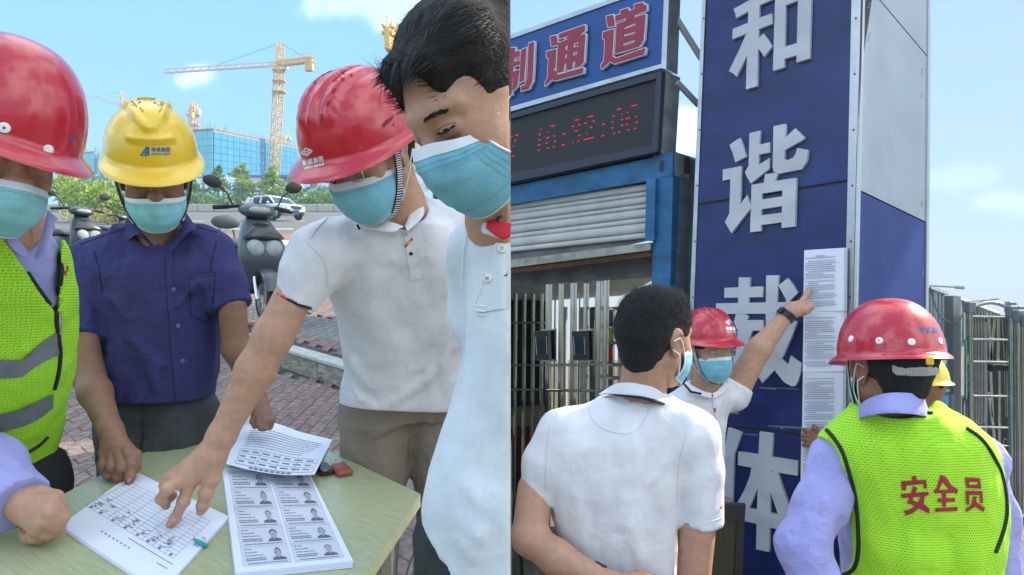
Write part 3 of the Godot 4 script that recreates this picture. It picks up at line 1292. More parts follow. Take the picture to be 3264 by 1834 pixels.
func lattice(mb: MB, a: Vector3, b: Vector3, w: float, n: int, th: float, sides := 4) -> void:
	var z := (b - a).normalized()
	var x := z.cross(Vector3.UP if absf(z.y) < 0.9 else Vector3(0.8, 0, 0.6)).normalized()
	var y := x.cross(z)
	var cs := [x + y, x - y, -x - y, -x + y] if sides == 4 else [y * 1.1, -y + x, -y - x]
	var m := cs.size()
	for k in m:
		mb.bar(a + cs[k] * w * 0.5, b + cs[k] * w * 0.5, th, th)
	for i in n:
		var p := a.lerp(b, float(i) / n)
		var q := a.lerp(b, float(i + 1) / n)
		for k in m:
			var c0: Vector3 = cs[k] * w * 0.5
			var c1: Vector3 = cs[(k + 1) % m] * w * 0.5
			mb.bar(p + c0, p + c1, th * 0.6, th * 0.6)
			if (i + k) % 2 == 0:
				mb.bar(p + c0, q + c1, th * 0.6, th * 0.6)
			else:
				mb.bar(p + c1, q + c0, th * 0.6, th * 0.6)

func crane(label: String, d: float, base: Vector2, head: Vector2, apex: Vector2, tip: Vector2, tail: Vector2, w: float, tip_d: float, tail_d: float) -> Node3D:
	var b := P(base.x, base.y, d)
	var h := P(head.x, head.y, d)
	var a := P(apex.x, apex.y, d)
	var t := P(tip.x, tip.y, tip_d)
	var e := P(tail.x, tail.y, tail_d)
	var c := thing("tower_crane", label, "crane", b, "tower cranes over the building site")
	var mb := MB.new()
	lattice(mb, b, h, w, int(b.distance_to(h) / w / 0.9), w * 0.13)
	obj("tower", mb, M.crane_yellow, c)
	var am := MB.new()
	lattice(am, h, a, w * 0.7, 4, w * 0.12)
	obj("tower_head", am, M.crane_yellow, c)
	var bm := MB.new()
	lattice(bm, h, t, w * 0.55, int(h.distance_to(t) / w / 0.8), w * 0.11, 3)
	obj("boom", bm, M.crane_pale, c)
	var cj := MB.new()
	lattice(cj, h, e, w * 0.6, 6, w * 0.16)
	cj.bar(h + Vector3(0, -w * 0.2, 0), e + Vector3(0, -w * 0.2, 0), w * 0.8, w * 0.15)
	for k in 5:
		var q := h.lerp(e, 0.35 + k * 0.16)
		cj.bar(q, q + Vector3(0, w * 0.95, 0), w * 0.05, w * 0.05)
	cj.bar(h.lerp(e, 0.35) + Vector3(0, w * 0.95, 0), e + Vector3(0, w * 0.95, 0), w * 0.06, w * 0.06)
	obj("counter_jib", cj, M.crane_yellow, c)
	var cw := MB.new()
	var dirv := (e - h).normalized()
	for k in 3:
		cw.box(e - dirv * (w * (0.35 + k * 0.45)) - Vector3(0, w * 0.75, 0), Vector3(w * 0.4, w * 1.5, w * 0.8), Basis.IDENTITY, w * 0.04)
	obj("counterweight", cw, M.crane_yellow, c)
	var ro := MB.new()
	ro.tube(PackedVector3Array([a, h.lerp(t, 0.6)]), w * 0.035, 4)
	ro.tube(PackedVector3Array([a, e.lerp(h, 0.1)]), w * 0.035, 4)
	obj("stay_rope", ro, M.cable, c)
	var cab := MB.new()
	cab.box(h + Vector3(w * 0.9, -w * 0.5, w * 0.4), Vector3(w * 0.8, w * 1.1, w * 0.8), Basis.IDENTITY, w * 0.1)
	obj("cab", cab, M.site_white, c)
	for k in 3:
		var pl := MB.new()
		pl.box(h - Vector3(0, w * (1.0 + k * 1.5), 0), Vector3(w * 1.7, w * 0.1, w * 1.7))
		obj("platform", pl, M.crane_yellow, c)
	return c

func leaf(mb: MB, at: Vector3, s: float, shade: float) -> void:
	var a := Vector3(rng.randfn(), rng.randfn(), rng.randfn()).normalized()
	var b := a.cross(Vector3(rng.randfn(), rng.randfn(), rng.randfn())).normalized()
	mb.col = Color(shade, shade, shade)
	mb.tri(at - a * s, at + b * s * 0.5, at - b * s * 0.5, b.cross(a))
	mb.tri(at + a * s, at + b * s * 0.5, at - b * s * 0.5, b.cross(a))

func foliage(mb: MB, c: Vector3, r: Vector3, n: int, s: float) -> void:
	mb.has_col = true
	for k in n:
		var q := Vector3(rng.randfn(), rng.randfn(), rng.randfn()).normalized() * pow(rng.randf(), 0.45)
		leaf(mb, c + q * r, s * rng.randf_range(0.6, 1.3), rng.randf_range(0.65, 1.25))

func young_tree(label: String, x: float, ytop: float, ybase: float, d: float, wpx: float, m: String) -> void:
	var base := P(x, ybase, d)
	var top := P(x, ytop, d)
	var k := d / FPX
	var t := thing("young_tree", label, "tree", base, "young trees along the far pavement")
	var tr := MB.new()
	var hh := top.y - base.y
	tr.tube(PackedVector3Array([base, base + Vector3(0.05, hh * 0.4, 0), base + Vector3(-0.03, hh * 0.85, 0)]), 0.11, 7, 0.04)
	for j in 6:
		var y := hh * (0.35 + j * 0.09)
		var o := Vector3(rng.randfn() * 0.5, 0.5, rng.randfn() * 0.5) * wpx * k * 0.4
		tr.tube(PackedVector3Array([base + Vector3(0, y, 0), base + Vector3(0, y, 0) + o]), 0.035, 5, 0.015)
	obj("trunk", tr, M.bark, t)
	var cr := MB.new()
	for j in 15:
		var u := j / 14.0
		var w := wpx * k * (0.5 - 0.30 * absf(u - 0.35) - 0.16 * u)
		var c := base + Vector3(rng.randfn() * w * 0.5, hh * (0.34 + 0.64 * u), rng.randfn() * w * 0.5)
		foliage(cr, c, Vector3(w, hh * 0.11, w) * rng.randf_range(0.55, 0.95), 150, 0.17)
	obj("crown", cr, M[m], t)

func shrubs(label: String, boxes: Array, m: String, s: float, n: int) -> void:
	var mb := MB.new()
	for b in boxes:
		var at := P(b[0], b[1], b[2])
		var k: float = b[2] / FPX
		foliage(mb, at, Vector3(b[3] * k, b[4] * k, maxf(b[3], b[4]) * k), int(n * b[3] * b[4] / 900.0), s)
		# upright stems and blades breaking the outline
		for j in int(b[3] * 0.5):
			var p := at + Vector3(rng.randf_range(-1, 1) * b[3] * k, b[4] * k * rng.randf_range(0.3, 0.9), rng.randfn() * 0.4)
			mb.col = Color(1.1, 1.1, 0.9) * rng.randf_range(0.7, 1.2)
			mb.tri(p, p + Vector3(0.05, 0, 0), p + Vector3(rng.randfn() * 0.18, s * rng.randf_range(2.0, 5.0), 0), Vector3.BACK)
	mb.has_col = true
	var o := obj("roadside_shrubs", mb, M[m])
	tag(o, label, "shrubs")
	stuff(o)

func build_left_background() -> void:
	sheet_block("sheeted_building", "blue sheeted building under construction between yellow hat and red hat", [[603, 424, 153.0], [679, 419, 150.0], [950, 473, 196.0]], [556, 556, 572], 6, [5, 16], [M.sheet_lit, M.sheet_shaded])
	sheet_block("sheeted_building", "blue sheeted building glimpsed right of the striped chin strap", [[1268, 470, 170.0], [1318, 452, 160.0], [1420, 470, 185.0]], [560, 560, 570], 6, [3, 6], [M.sheet_lit, M.sheet_shaded])
	sheet_block("sheeted_building", "distant low blue sheeted building behind the yellow hard hat's left side", [[262, 492, 215.0], [300, 489, 212.0], [352, 491, 225.0]], [572, 572, 574], 4, [3, 5], [M.sheet_lit, M.sheet_shaded])
	# the scaffold tower pipes and site huts at the foot of the big block
	var hut := thing("site_hut", "white site hut with blue roof below the sheeted building", "hut", P(830, 600, 120))
	var hm := MB.new()
	hm.box(P(828, 590, 120), Vector3(4.6, 2.2, 3.0), Basis.IDENTITY, 0.05)
	obj("wall", hm, M.site_white, hut)
	var hr := MB.new()
	hr.box(P(828, 566, 120), Vector3(5.0, 0.4, 3.4), Basis.IDENTITY, 0.05)
	obj("roof", hr, M.site_blue, hut)
	var hut2 := thing("site_hut", "white site hut with blue roof left of the red hard hat brim", "hut", P(925, 600, 120))
	var h2 := MB.new()
	h2.box(P(925, 588, 120), Vector3(3.4, 2.4, 3.0), Basis.IDENTITY, 0.05)
	obj("wall", h2, M.site_white, hut2)
	var h3 := MB.new()
	h3.box(P(922, 566, 119), Vector3(3.8, 0.45, 3.4), Basis.IDENTITY, 0.05)
	obj("roof", h3, M.site_blue, hut2)

	crane("tall yellow tower crane with its long boom to the left", 175.0, Vector2(874, 560), Vector2(890, 203), Vector2(894, 137), Vector2(522, 227), Vector2(998, 190), 1.75, 190.0, 168.0)
	crane("yellow tower crane half hidden behind the black haired man", 120.0, Vector2(1298, 540), Vector2(1318, 140), Vector2(1338, 40), Vector2(1700, 150), Vector2(1232, 92), 2.0, 150.0, 104.0)
	crane("small distant crane over the left red hard hat's right side", 330.0, Vector2(392, 400), Vector2(392, 336), Vector2(388, 292), Vector2(230, 293), Vector2(416, 340), 1.9, 330.0, 320.0)
	crane("slim orange crane mast above the near end of the blue building", 230.0, Vector2(614, 470), Vector2(616, 350), Vector2(617, 326), Vector2(622, 346), Vector2(611, 347), 2.0, 300.0, 224.0)
	crane("tiny far crane mast behind the right end of blue parapet", 330.0, Vector2(916, 500), Vector2(914, 436), Vector2(913, 422), Vector2(934, 458), Vector2(906, 440), 1.5, 330.0, 320.0)

	young_tree("leafy young tree in front of the blue building's corner", 695, 533, 640, 92.0, 62, "leaf_mid")
	young_tree("bright lime young tree left of the tall crane's foot", 772, 524, 640, 90.0, 74, "leaf_lime")
	young_tree("lime young tree directly below the tall crane", 868, 534, 650, 90.0, 78, "leaf_lime")
	young_tree("young tree touching the red hard hat's brim", 944, 534, 650, 88.0, 56, "leaf_lime")
	young_tree("young tree just right of the yellow hard hat", 612, 560, 640, 92.0, 46, "leaf_mid")
	shrubs("tall lime grass and weeds between the two left men", [[255, 628, 46, 70, 62], [330, 640, 44, 70, 66], [390, 660, 40, 46, 48], [200, 600, 50, 50, 50], [440, 640, 60, 50, 40]], "leaf_lime", 0.14, 260)
	shrubs("straw coloured weeds at the foot of the tall grass", [[300, 690, 42, 110, 22], [370, 700, 40, 60, 20]], "leaf_straw", 0.10, 260)
	shrubs("low green hedge beyond the road behind the navy shirt man", [[620, 640, 90, 46, 30], [690, 645, 90, 50, 26], [760, 640, 90, 50, 30], [580, 648, 90, 46, 26], [540, 640, 90, 60, 40]], "leaf_mid", 0.22, 300)
	shrubs("green hedge behind the white car", [[840, 640, 92, 60, 30], [920, 640, 90, 50, 34], [990, 642, 88, 60, 40], [1060, 640, 90, 60, 44]], "leaf_mid", 0.22, 300)
	shrubs("dark bushes in the dip below the sheeted building", [[640, 612, 110, 60, 30], [760, 608, 112, 60, 26], [900, 610, 112, 70, 26], [1010, 612, 112, 60, 26], [1290, 570, 112, 60, 40], [480, 610, 118, 90, 36], [300, 600, 120, 120, 36]], "leaf_deep", 0.3, 160)

# ---------------------------------------------------------------- street things
func wheel(parent: Node3D, at: Vector3, r: float, w: float, ax: Vector3, spokes := 5) -> void:
	var up := Vector3.UP
	var fw := ax.cross(up).normalized()
	var rings := []
	for k in 24:
		var a := TAU * k / 24
		var rd := up * cos(a) + fw * sin(a)
		var ring := PackedVector3Array()
		for j in 8:
			var b := TAU * j / 8
			ring.append(at + rd * (r - w * 0.5 + cos(b) * w * 0.5) + ax * sin(b) * w * 0.5)
		rings.append(ring)
	rings.append(rings[0])
	var ty := MB.new()
	ty.loft(rings, false, false)
	var t := loc("wheel", ty, M.tyre, parent)
	var rm := MB.new()
	rm.tube(PackedVector3Array([at - ax * w * 0.35, at + ax * w * 0.35]), r * 0.2, 12)
	for k in spokes:
		var a := TAU * k / spokes
		var rd := up * cos(a) + fw * sin(a)
		rm.bar(at, at + rd * (r - w * 0.8), w * 0.4, r * 0.14, ax)
	var rr := []
	for k in 25:
		var a := TAU * k / 24
		var rd := up * cos(a) + fw * sin(a)
		var ring := PackedVector3Array()
		for j in [[-1, 0], [1, 0], [1, 1], [-1, 1]]:
			ring.append(at + rd * (r - w * 0.8 - 0.015 * j[1]) + ax * w * 0.4 * j[0])
		rr.append(ring)
	rm.loft(rr, false, false)
	loc("rim", rm, M.rim, t)

func scooter(label: String, at: Vector3, yaw: float, body: StandardMaterial3D, s: float) -> Node3D:
	var o := thing("scooter", label, "scooter", at, "electric scooters parked by the pavement")
	o.rotation.y = yaw
	o.scale = Vector3(s, s, s)
	var X := Vector3.RIGHT
	wheel(o, Vector3(0, 0.21, 0.62), 0.21, 0.085, X)
	wheel(o, Vector3(0, 0.21, -0.58), 0.21, 0.095, X)
	var el := func(c: Vector3, w: float, d: float, ex: float, tilt: float) -> PackedVector3Array:
		var r := PackedVector3Array()
		for k in 20:
			var a := TAU * k / 20
			var x := signf(cos(a)) * pow(absf(cos(a)), ex) * w
			var z := signf(sin(a)) * pow(absf(sin(a)), ex) * d
			r.append(c + Vector3(x, -z * tilt, z))
		return r
	var sh := MB.new()
	sh.loft([el.call(Vector3(0, 0.30, 0.42), 0.10, 0.05, 0.7, 0.1), el.call(Vector3(0, 0.42, 0.48), 0.16, 0.09, 0.7, 0.1), el.call(Vector3(0, 0.56, 0.52), 0.205, 0.12, 0.7, 0.2), el.call(Vector3(0, 0.72, 0.49), 0.20, 0.12, 0.7, 0.3), el.call(Vector3(0, 0.86, 0.42), 0.15, 0.10, 0.7, 0.4), el.call(Vector3(0, 0.95, 0.37), 0.10, 0.07, 0.8, 0.4)])
	loc("front_shield", sh, body, o)
	var nose := MB.new()
	nose.loft([el.call(Vector3(0, 0.76, 0.56), 0.19, 0.03, 0.8, 0.6), el.call(Vector3(0, 0.80, 0.57), 0.15, 0.045, 0.8, 0.6), el.call(Vector3(0, 0.87, 0.52), 0.08, 0.04, 0.8, 0.6)])
	loc("nose_panel", nose, M.scooter_black, o)
	for sx in [-1, 1]:
		var hl := MB.new()
		hl.ball(Vector3(sx * 0.075, 0.665, 0.60), Vector3(0.085, 0.075, 0.035), Basis(Vector3.BACK, sx * 0.5) * Basis(Vector3.RIGHT, -0.25))
		loc("headlight", hl, M.lamp_clear, o)
	var fd := MB.new()
	var fr := []
	for k in 9:
		var a := lerpf(-1.2, 1.3, k / 8.0)
		var ring := PackedVector3Array()
		for j in 7:
			var b := lerpf(-1.4, 1.4, j / 6.0)
			var rr := 0.245 + 0.03 * cos(b)
			ring.append(Vector3(sin(b) * 0.075, 0.21 + cos(a) * rr, 0.62 + sin(a) * rr))
		fr.append(ring)
	fd.loft(fr, false, false, false)
	loc("mudguard", fd, body, o)
	var fk := MB.new()
	for sx in [-1, 1]:
		fk.tube(PackedVector3Array([Vector3(sx * 0.07, 0.21, 0.62), Vector3(sx * 0.08, 0.55, 0.5)]), 0.02, 8)
	loc("fork", fk, M.chrome, o)
	var hd := MB.new()
	hd.ball(Vector3(0, 1.02, 0.36), Vector3(0.17, 0.07, 0.12), Basis(Vector3.RIGHT, 0.35))
	loc("headset", hd, body, o)
	var up := MB.new()
	up.ball(Vector3(0, 1.015, 0.45), Vector3(0.10, 0.035, 0.045), Basis(Vector3.RIGHT, 0.4))
	loc("headlight", up, M.lamp_clear, o)
	var hb := MB.new()
	hb.tube(PackedVector3Array([Vector3(-0.34, 1.04, 0.26), Vector3(-0.12, 1.06, 0.34), Vector3(0.12, 1.06, 0.34), Vector3(0.34, 1.04, 0.26)]), 0.016, 8)
	for sx in [-1, 1]:
		hb.tube(PackedVector3Array([Vector3(sx * 0.36, 1.04, 0.25), Vector3(sx * 0.23, 1.05, 0.30)]), 0.022, 8)
		hb.tube(PackedVector3Array([Vector3(sx * 0.32, 1.045, 0.31), Vector3(sx * 0.17, 1.06, 0.39)]), 0.007, 6)
	loc("handlebar", hb, M.trim_black, o)
	for sx in [-1, 1]:
		var mi := MB.new()
		mi.tube(PackedVector3Array([Vector3(sx * 0.2, 1.06, 0.31), Vector3(sx * 0.25, 1.17, 0.30), Vector3(sx * 0.33, 1.24, 0.29)]), 0.008, 6)
		mi.ball(Vector3(sx * 0.37, 1.27, 0.28), Vector3(0.085, 0.055, 0.02), Basis(Vector3.BACK, sx * 0.25))
		loc("mirror", mi, M.trim_black, o)
	var fl := MB.new()
	fl.box(Vector3(0, 0.30, 0.13), Vector3(0.30, 0.09, 0.62), Basis.IDENTITY, 0.03)
	loc("footboard", fl, M.trim_black, o)
	var rb := MB.new()
	var er := func(c: Vector3, w: float, h: float) -> PackedVector3Array:
		var r := PackedVector3Array()
		for k in 18:
			var a := TAU * k / 18
			r.append(c + Vector3(signf(cos(a)) * pow(absf(cos(a)), 0.7) * w, signf(sin(a)) * pow(absf(sin(a)), 0.7) * h, 0))
		return r
	rb.loft([er.call(Vector3(0, 0.50, -0.02), 0.12, 0.18), er.call(Vector3(0, 0.50, -0.15), 0.155, 0.22), er.call(Vector3(0, 0.55, -0.4), 0.17, 0.17), er.call(Vector3(0, 0.62, -0.65), 0.13, 0.10), er.call(Vector3(0, 0.68, -0.82), 0.06, 0.04)])
	loc("rear_body", rb, body, o)
	var st := MB.new()
	st.loft([er.call(Vector3(0, 0.72, 0.0), 0.08, 0.02), er.call(Vector3(0, 0.745, -0.12), 0.13, 0.05), er.call(Vector3(0, 0.75, -0.4), 0.15, 0.06), er.call(Vector3(0, 0.78, -0.62), 0.13, 0.05), er.call(Vector3(0, 0.78, -0.7), 0.08, 0.03)])
	loc("seat", st, M.seat_grey, o)
	var bk := MB.new()
	for sx in [-1, 1]:
		bk.tube(PackedVector3Array([Vector3(sx * 0.08, 0.75, -0.66), Vector3(sx * 0.07, 0.92, -0.74)]), 0.011, 6)
	loc("rear_rack", bk, M.trim_black, o)
	var bp := MB.new()
	bp.ball(Vector3(0, 1.0, -0.76), Vector3(0.15, 0.075, 0.05))
	loc("backrest", bp, M.seat_grey, o)
	return o

func build_street() -> void:
	# grey scooter right of the navy shirt man, black one to his left, a third hidden further back
	var f := func(x: float, d: float) -> Vector3: return on_street((x - 1632.0) / FPX * d, d)
	scooter("grey electric scooter with backrest beside the navy shirt man", f.call(784, 7.9), 0.62, M.scooter_grey, 1.15)
	scooter("black electric scooter behind the lime vest man", f.call(222, 11.6), 0.95, M.scooter_black, 1.1)
	scooter("dark scooter behind the navy shirt man's shoulder", f.call(352, 17.0), 1.3, M.scooter_black, 0.9)

	var at: Vector3 = f.call(876, 47.0)
	var car := thing("parked_car", "white sport utility car on the road beyond the scooter", "car", at)
	car.rotation.y = PI * 0.5 - 0.60
	car.rotation.z = 0.0
	var ring := func(z: float, w: float, y0: float, y1: float, ex: float) -> PackedVector3Array:
		var r := PackedVector3Array()
		for k in 24:
			var a := TAU * k / 24
			r.append(Vector3(signf(cos(a)) * pow(absf(cos(a)), ex) * w, (y0 + y1) * 0.5 + signf(sin(a)) * pow(absf(sin(a)), ex) * (y1 - y0) * 0.5, z))
		return r
	var body := MB.new()
	body.loft([ring.call(-2.12, 0.70, 0.50, 0.95, 0.5), ring.call(-2.05, 0.84, 0.40, 1.08, 0.4), ring.call(-1.4, 0.92, 0.34, 1.14, 0.32), ring.call(0.0, 0.93, 0.32, 1.06, 0.3), ring.call(1.0, 0.93, 0.32, 1.04, 0.32), ring.call(1.7, 0.90, 0.36, 0.98, 0.36), ring.call(2.05, 0.80, 0.42, 0.88, 0.42), ring.call(2.14, 0.66, 0.48, 0.80, 0.5)])
	loc("body", body, M.car_white, car)
	var cab := MB.new()
	cab.loft([ring.call(-2.0, 0.66, 0.95, 1.10, 0.5), ring.call(-1.7, 0.76, 0.9, 1.50, 0.4), ring.call(-1.2, 0.77, 0.9, 1.60, 0.4), ring.call(0.0, 0.77, 0.9, 1.60, 0.4), ring.call(0.45, 0.75, 0.9, 1.48, 0.45), ring.call(1.15, 0.72, 0.9, 1.06, 0.5)])
	loc("window_band", cab, M.car_glass, car)
	var roof := MB.new()
	roof.loft([ring.call(-1.85, 0.66, 1.44, 1.52, 0.5), ring.call(-1.2, 0.72, 1.50, 1.645, 0.5), ring.call(0.0, 0.72, 1.50, 1.64, 0.5), ring.call(0.42, 0.68, 1.42, 1.53, 0.5)])
	loc("roof", roof, M.car_white, car)
	for sx in [-1, 1]:
		for q in [[Vector3(sx * 0.86, 1.03, 1.05), Vector3(sx * 0.72, 1.52, 0.38), 0.07, 0.06], [Vector3(sx * 0.90, 1.06, -0.35), Vector3(sx * 0.75, 1.56, -0.35), 0.07, 0.09], [Vector3(sx * 0.84, 1.06, -1.86), Vector3(sx * 0.70, 1.54, -1.62), 0.12, 0.34], [Vector3(sx * 0.88, 1.08, -1.35), Vector3(sx * 0.72, 1.56, -1.25), 0.08, 0.16]]:
			var pil := MB.new()
			pil.bar(q[0], q[1], q[2], q[3])
			loc("pillar", pil, M.car_white, car)
		for z in [1.32, -1.36]:
			wheel(car, Vector3(sx * 0.84, 0.35, z), 0.36, 0.22, Vector3.RIGHT, 7)
			var arch := MB.new()
			var rr := []
			for k in 11:
				var a := lerpf(-1.7, 1.7, k / 10.0)
				var q := PackedVector3Array()
				for j in [[0.38, 0.945], [0.45, 0.945], [0.45, 0.75], [0.38, 0.75]]:
					q.append(Vector3(sx * j[1], 0.35 + cos(a) * j[0], z + sin(a) * j[0]))
				rr.append(q)
			arch.loft(rr)
			loc("wheel_arch", arch, M.trim_black, car)
		var hl := MB.new()
		hl.box(Vector3(sx * 0.62, 0.80, 2.03), Vector3(0.34, 0.10, 0.12), Basis(Vector3.UP, sx * 0.35), 0.02)
		loc("headlight", hl, M.lamp_clear, car)
		var mr := MB.new()
		mr.ball(Vector3(sx * 1.0, 1.08, 0.62), Vector3(0.12, 0.08, 0.07))
		loc("mirror", mr, M.car_white, car)
	var gr := MB.new()
	gr.box(Vector3(0, 0.73, 2.12), Vector3(0.86, 0.20, 0.08), Basis.IDENTITY, 0.02)
	gr.box(Vector3(0, 0.42, 2.10), Vector3(1.3, 0.14, 0.12), Basis.IDENTITY, 0.02)
	loc("grille", gr, M.trim_black, car)
	var np := MB.new()
	np.box(Vector3(0, 0.56, 2.17), Vector3(0.44, 0.13, 0.02))
	loc("number_plate", np, M.plate_blue, car)

# ---------------------------------------------------------------- gate: pillar, sign, container
var front: Plane
var side: Plane
var signp: Plane

func letters(called: String, src: String, ox: float, oy: float, k: float, pl: Plane, m: String, off0: float, off1: float, parent: Node3D, rim := "", rim_px := 0.0) -> void:
	var mb := MB.new()
	var rb := MB.new()
	var j := 0
	for s in src.split("|", false):
		var poly := zpts(s, ox, oy, k)
		if Geometry2D.triangulate_polygon(poly).is_empty():
			continue
		prism(mb, poly, pl, off0, off1 + j * 0.00025)
		if rim:
			for q in Geometry2D.offset_polygon(poly, rim_px, Geometry2D.JOIN_ROUND):
				prism(rb, q, pl, off0 - 0.02, off0 + j * 0.00025)
		j += 1
	var o := obj(called, mb, M[m], parent)
	if rim:
		obj("outline", rb, M[rim], o)

func quad_px(mb: MB, c: Array, pl: Plane, off0: float, off1: float) -> void:
	var q := []
	for off in [off0, off1]:
		for p in c:
			q.append(onp(p[0], p[1], pl) + pl.normal * off)
	mb.hexa(q)

func build_gate() -> void:
	var A := P(2228, 654, 3.92)
	var C := P(2704, 579, 3.40)
	front = plane(A, C)
	var K := P(2731, 579, 3.365)
	side = plane(K, P(2955, 700, 4.18))
	signp = plane(P(2127, 216, 4.10), P(1632, 355, 4.83))
	var xl := func(y: float) -> float: return 2252.0 - 0.0385 * y
	var xt := func(y: float) -> float: return 2241.0 - 0.0405 * y
	var xr := func(y: float) -> float: return 2717.0 - 0.0213 * y
	var xc := func(y: float) -> float: return 2744.0 - 0.0229 * y
	var xs := func(y: float) -> float: return 2961.0 - 0.0085 * y

	# ---- pillar
	var pil := thing("gate_pillar", "tall blue square gate pillar with big white characters", "pillar", Vector3(1.7, SR * 3.9, -3.9))
	var core := MB.new()
	var q := []
	for y in [2150.0, -1150.0]:
		var a := onp(xt.call(y), y, front, -0.004)
		var c := onp(xc.call(y), y, front, -0.004)
		var d := onp(xs.call(y), y, side, -0.004)
		q.append_array([a, c, d, a + d - c])
	core.hexa(q)
	obj("frame", core, M.seam_dark, pil)
	var seam := [-1140.0, -120.0, 615.0, 1375.0, 2140.0]
	for k in 4:
		var mb := MB.new()
		var y0: float = seam[k]
		var y1: float = seam[k + 1]
		var s0 := 0.158 - (y0 - 615.0) * 0.000358
		var s1 := 0.158 - (y1 - 615.0) * 0.000358
		var g := 5.0
		quad_px(mb, [[xl.call(y0), y0 + 246 * s0 + g], [xr.call(y0), y0 - 236 * s0 + g], [xr.call(y1), y1 - 236 * s1 - g], [xl.call(y1), y1 + 246 * s1 - g]], front, -0.003, 0.004)
		obj("front_panel", mb, M.pillar_blue, pil)
	var sseam := [-1140.0, 52.0, 655.0, 2150.0]
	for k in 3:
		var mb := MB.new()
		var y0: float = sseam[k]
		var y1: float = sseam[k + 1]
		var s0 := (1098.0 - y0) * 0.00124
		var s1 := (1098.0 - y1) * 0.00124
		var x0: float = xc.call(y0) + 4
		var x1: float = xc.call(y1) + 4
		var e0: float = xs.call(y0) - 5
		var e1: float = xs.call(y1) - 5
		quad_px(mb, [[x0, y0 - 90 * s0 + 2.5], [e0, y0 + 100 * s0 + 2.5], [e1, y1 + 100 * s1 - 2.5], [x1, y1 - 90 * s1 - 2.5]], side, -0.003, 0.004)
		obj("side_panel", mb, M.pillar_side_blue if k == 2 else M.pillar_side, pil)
	# aluminium corner strips with their rivets
	for f in [[xt, xl, front, 0.0], [xr, xc, front, 0.0]]:
		var mb := MB.new()
		quad_px(mb, [[f[0].call(-1140.0), -1140.0], [f[1].call(-1140.0), -1140.0], [f[1].call(2140.0), 2140.0], [f[0].call(2140.0), 2140.0]], f[2], -0.002, 0.010)
		var strip := obj("corner_strip", mb, M.aluminium, pil)
		for k in 9:
			var y := -120.0 + k * 178.0
			var x: float = lerpf(f[0].call(y), f[1].call(y), 0.5)
			var rv := MB.new()
			rv.ball(onp(x, y, f[2], 0.010), Vector3(0.006, 0.006, 0.004), Basis.IDENTITY, 8, 6)
			obj("rivet", rv, M.cable, strip)
	var s2 := MB.new()
	quad_px(s2, [[xc.call(-1140.0) - 1, -1140.0], [xc.call(-1140.0) + 6, -1140.0], [xc.call(2140.0) + 6, 2140.0], [xc.call(2140.0) - 1, 2140.0]], side, 0.001, 0.012)
	obj("corner_strip", s2, M.aluminium, pil)
	var s3 := MB.new()
	quad_px(s3, [[xs.call(-1140.0) - 7, -1140.0], [xs.call(-1140.0) + 1, -1140.0], [xs.call(2140.0) + 1, 2140.0], [xs.call(2140.0) - 7, 2140.0]], side, 0.0, 0.012)
	obj("corner_strip", s3, M.aluminium, pil)
	# dents in the sheet: shallow lips of creased metal
	for e in [[2768, 22, 20, 0.9], [2772, 118, 16, 1.0], [2940, 232, 16, 1.4], [2938, 305, 9, 1.0], [2940, 650, 10, 1.4], [2942, 870, 16, 1.3]]:
		var dm := MB.new()
		var c := onp(e[0], e[1], side, 0.005)
		var u := side.normal.cross(Vector3.UP).normalized()
		var k: float = e[2] * 0.0016
		var path := PackedVector3Array()
		for j in 7:
			var t := (j / 6.0 - 0.5) * 2.0
			path.append(c + (u * cos(e[3]) - Vector3.UP * sin(e[3])) * t * k + side.normal * (0.002 * sin(j * 2.3)) + u * sin(j * 1.9) * 0.004)
		dm.tube(path, 0.0022, 5)
		obj("dent", dm, M.pillar_side, pil)
	# scrapes and paint chips near the lower seam
	var sc := MB.new()
	for e in [[2318, 1312, 40, 7], [2450, 1356, 110, 6], [2486, 1360, 12, 9], [2330, 1380, 90, 4], [2420, 1234, 60, 6], [2480, 1236, 70, 3]]:
		quad_px(sc, [[e[0], e[1]], [e[0] + e[2], e[1] + e[2] * 0.05], [e[0] + e[2] * 0.93, e[1] + e[3] + e[2] * 0.05], [e[0] + 3, e[1] + e[3] * 0.7]], front, 0.0041, 0.0046)
	stuff(obj("scrapes", sc, M.fence_post, pil))

	letters("character", "218,160 246,230 258,300 450,195 620,100 850,0 860,-60 640,-60 500,0 380,70|207,465 445,370 610,297 810,225 820,385 603,468 415,540 200,622|450,100 620,40 580,1340 410,1390|415,540 600,560 420,885 340,1050 262,1195 220,1150 150,1110 300,800|597,615 677,535 750,630 815,735 690,890 650,830 595,765|860,-60 1025,-60 1000,1055 825,1110|1210,-60 1415,-60 1385,920 1185,980|870,-60 1400,-60 1400,-10 1200,38 1020,105 870,160|990,745 1195,683 1190,868 990,930", 2300, 0, 0.2073, front, "letter_white", 0.004, 0.026, pil)
	letters("character", "165,293 230,245 297,203 335,300 378,437 237,505 210,400|84,597 315,553 308,690 180,715 82,733|180,650 315,600 300,1030 295,1190 165,1145|108,1245 165,1145 300,1030 385,912 425,1020 435,1075 300,1240 190,1388|415,145 550,113 545,160 535,285 530,540 520,680 430,772 358,632 405,550|530,290 668,258 670,385 530,412|420,640 530,540 668,452 660,590 430,772|715,60 860,30 868,40 850,480 840,640 770,650 720,630 703,570|850,215 985,86 1100,200 1085,225 850,360|720,500 855,475 900,478 960,450 990,400 1010,330 1147,355 1125,500 1060,595 770,650 715,620|610,655 735,640 770,655 735,742 590,800|443,787 590,762 572,890 560,1360 425,1375|443,787 590,762 995,700 990,830 440,915|830,725 998,700 980,1305 815,1322|550,972 840,928 840,1048 550,1092|550,1167 840,1130 830,1250 550,1287", 2290, 390, 0.2558, front, "letter_white", 0.004, 0.026, pil)
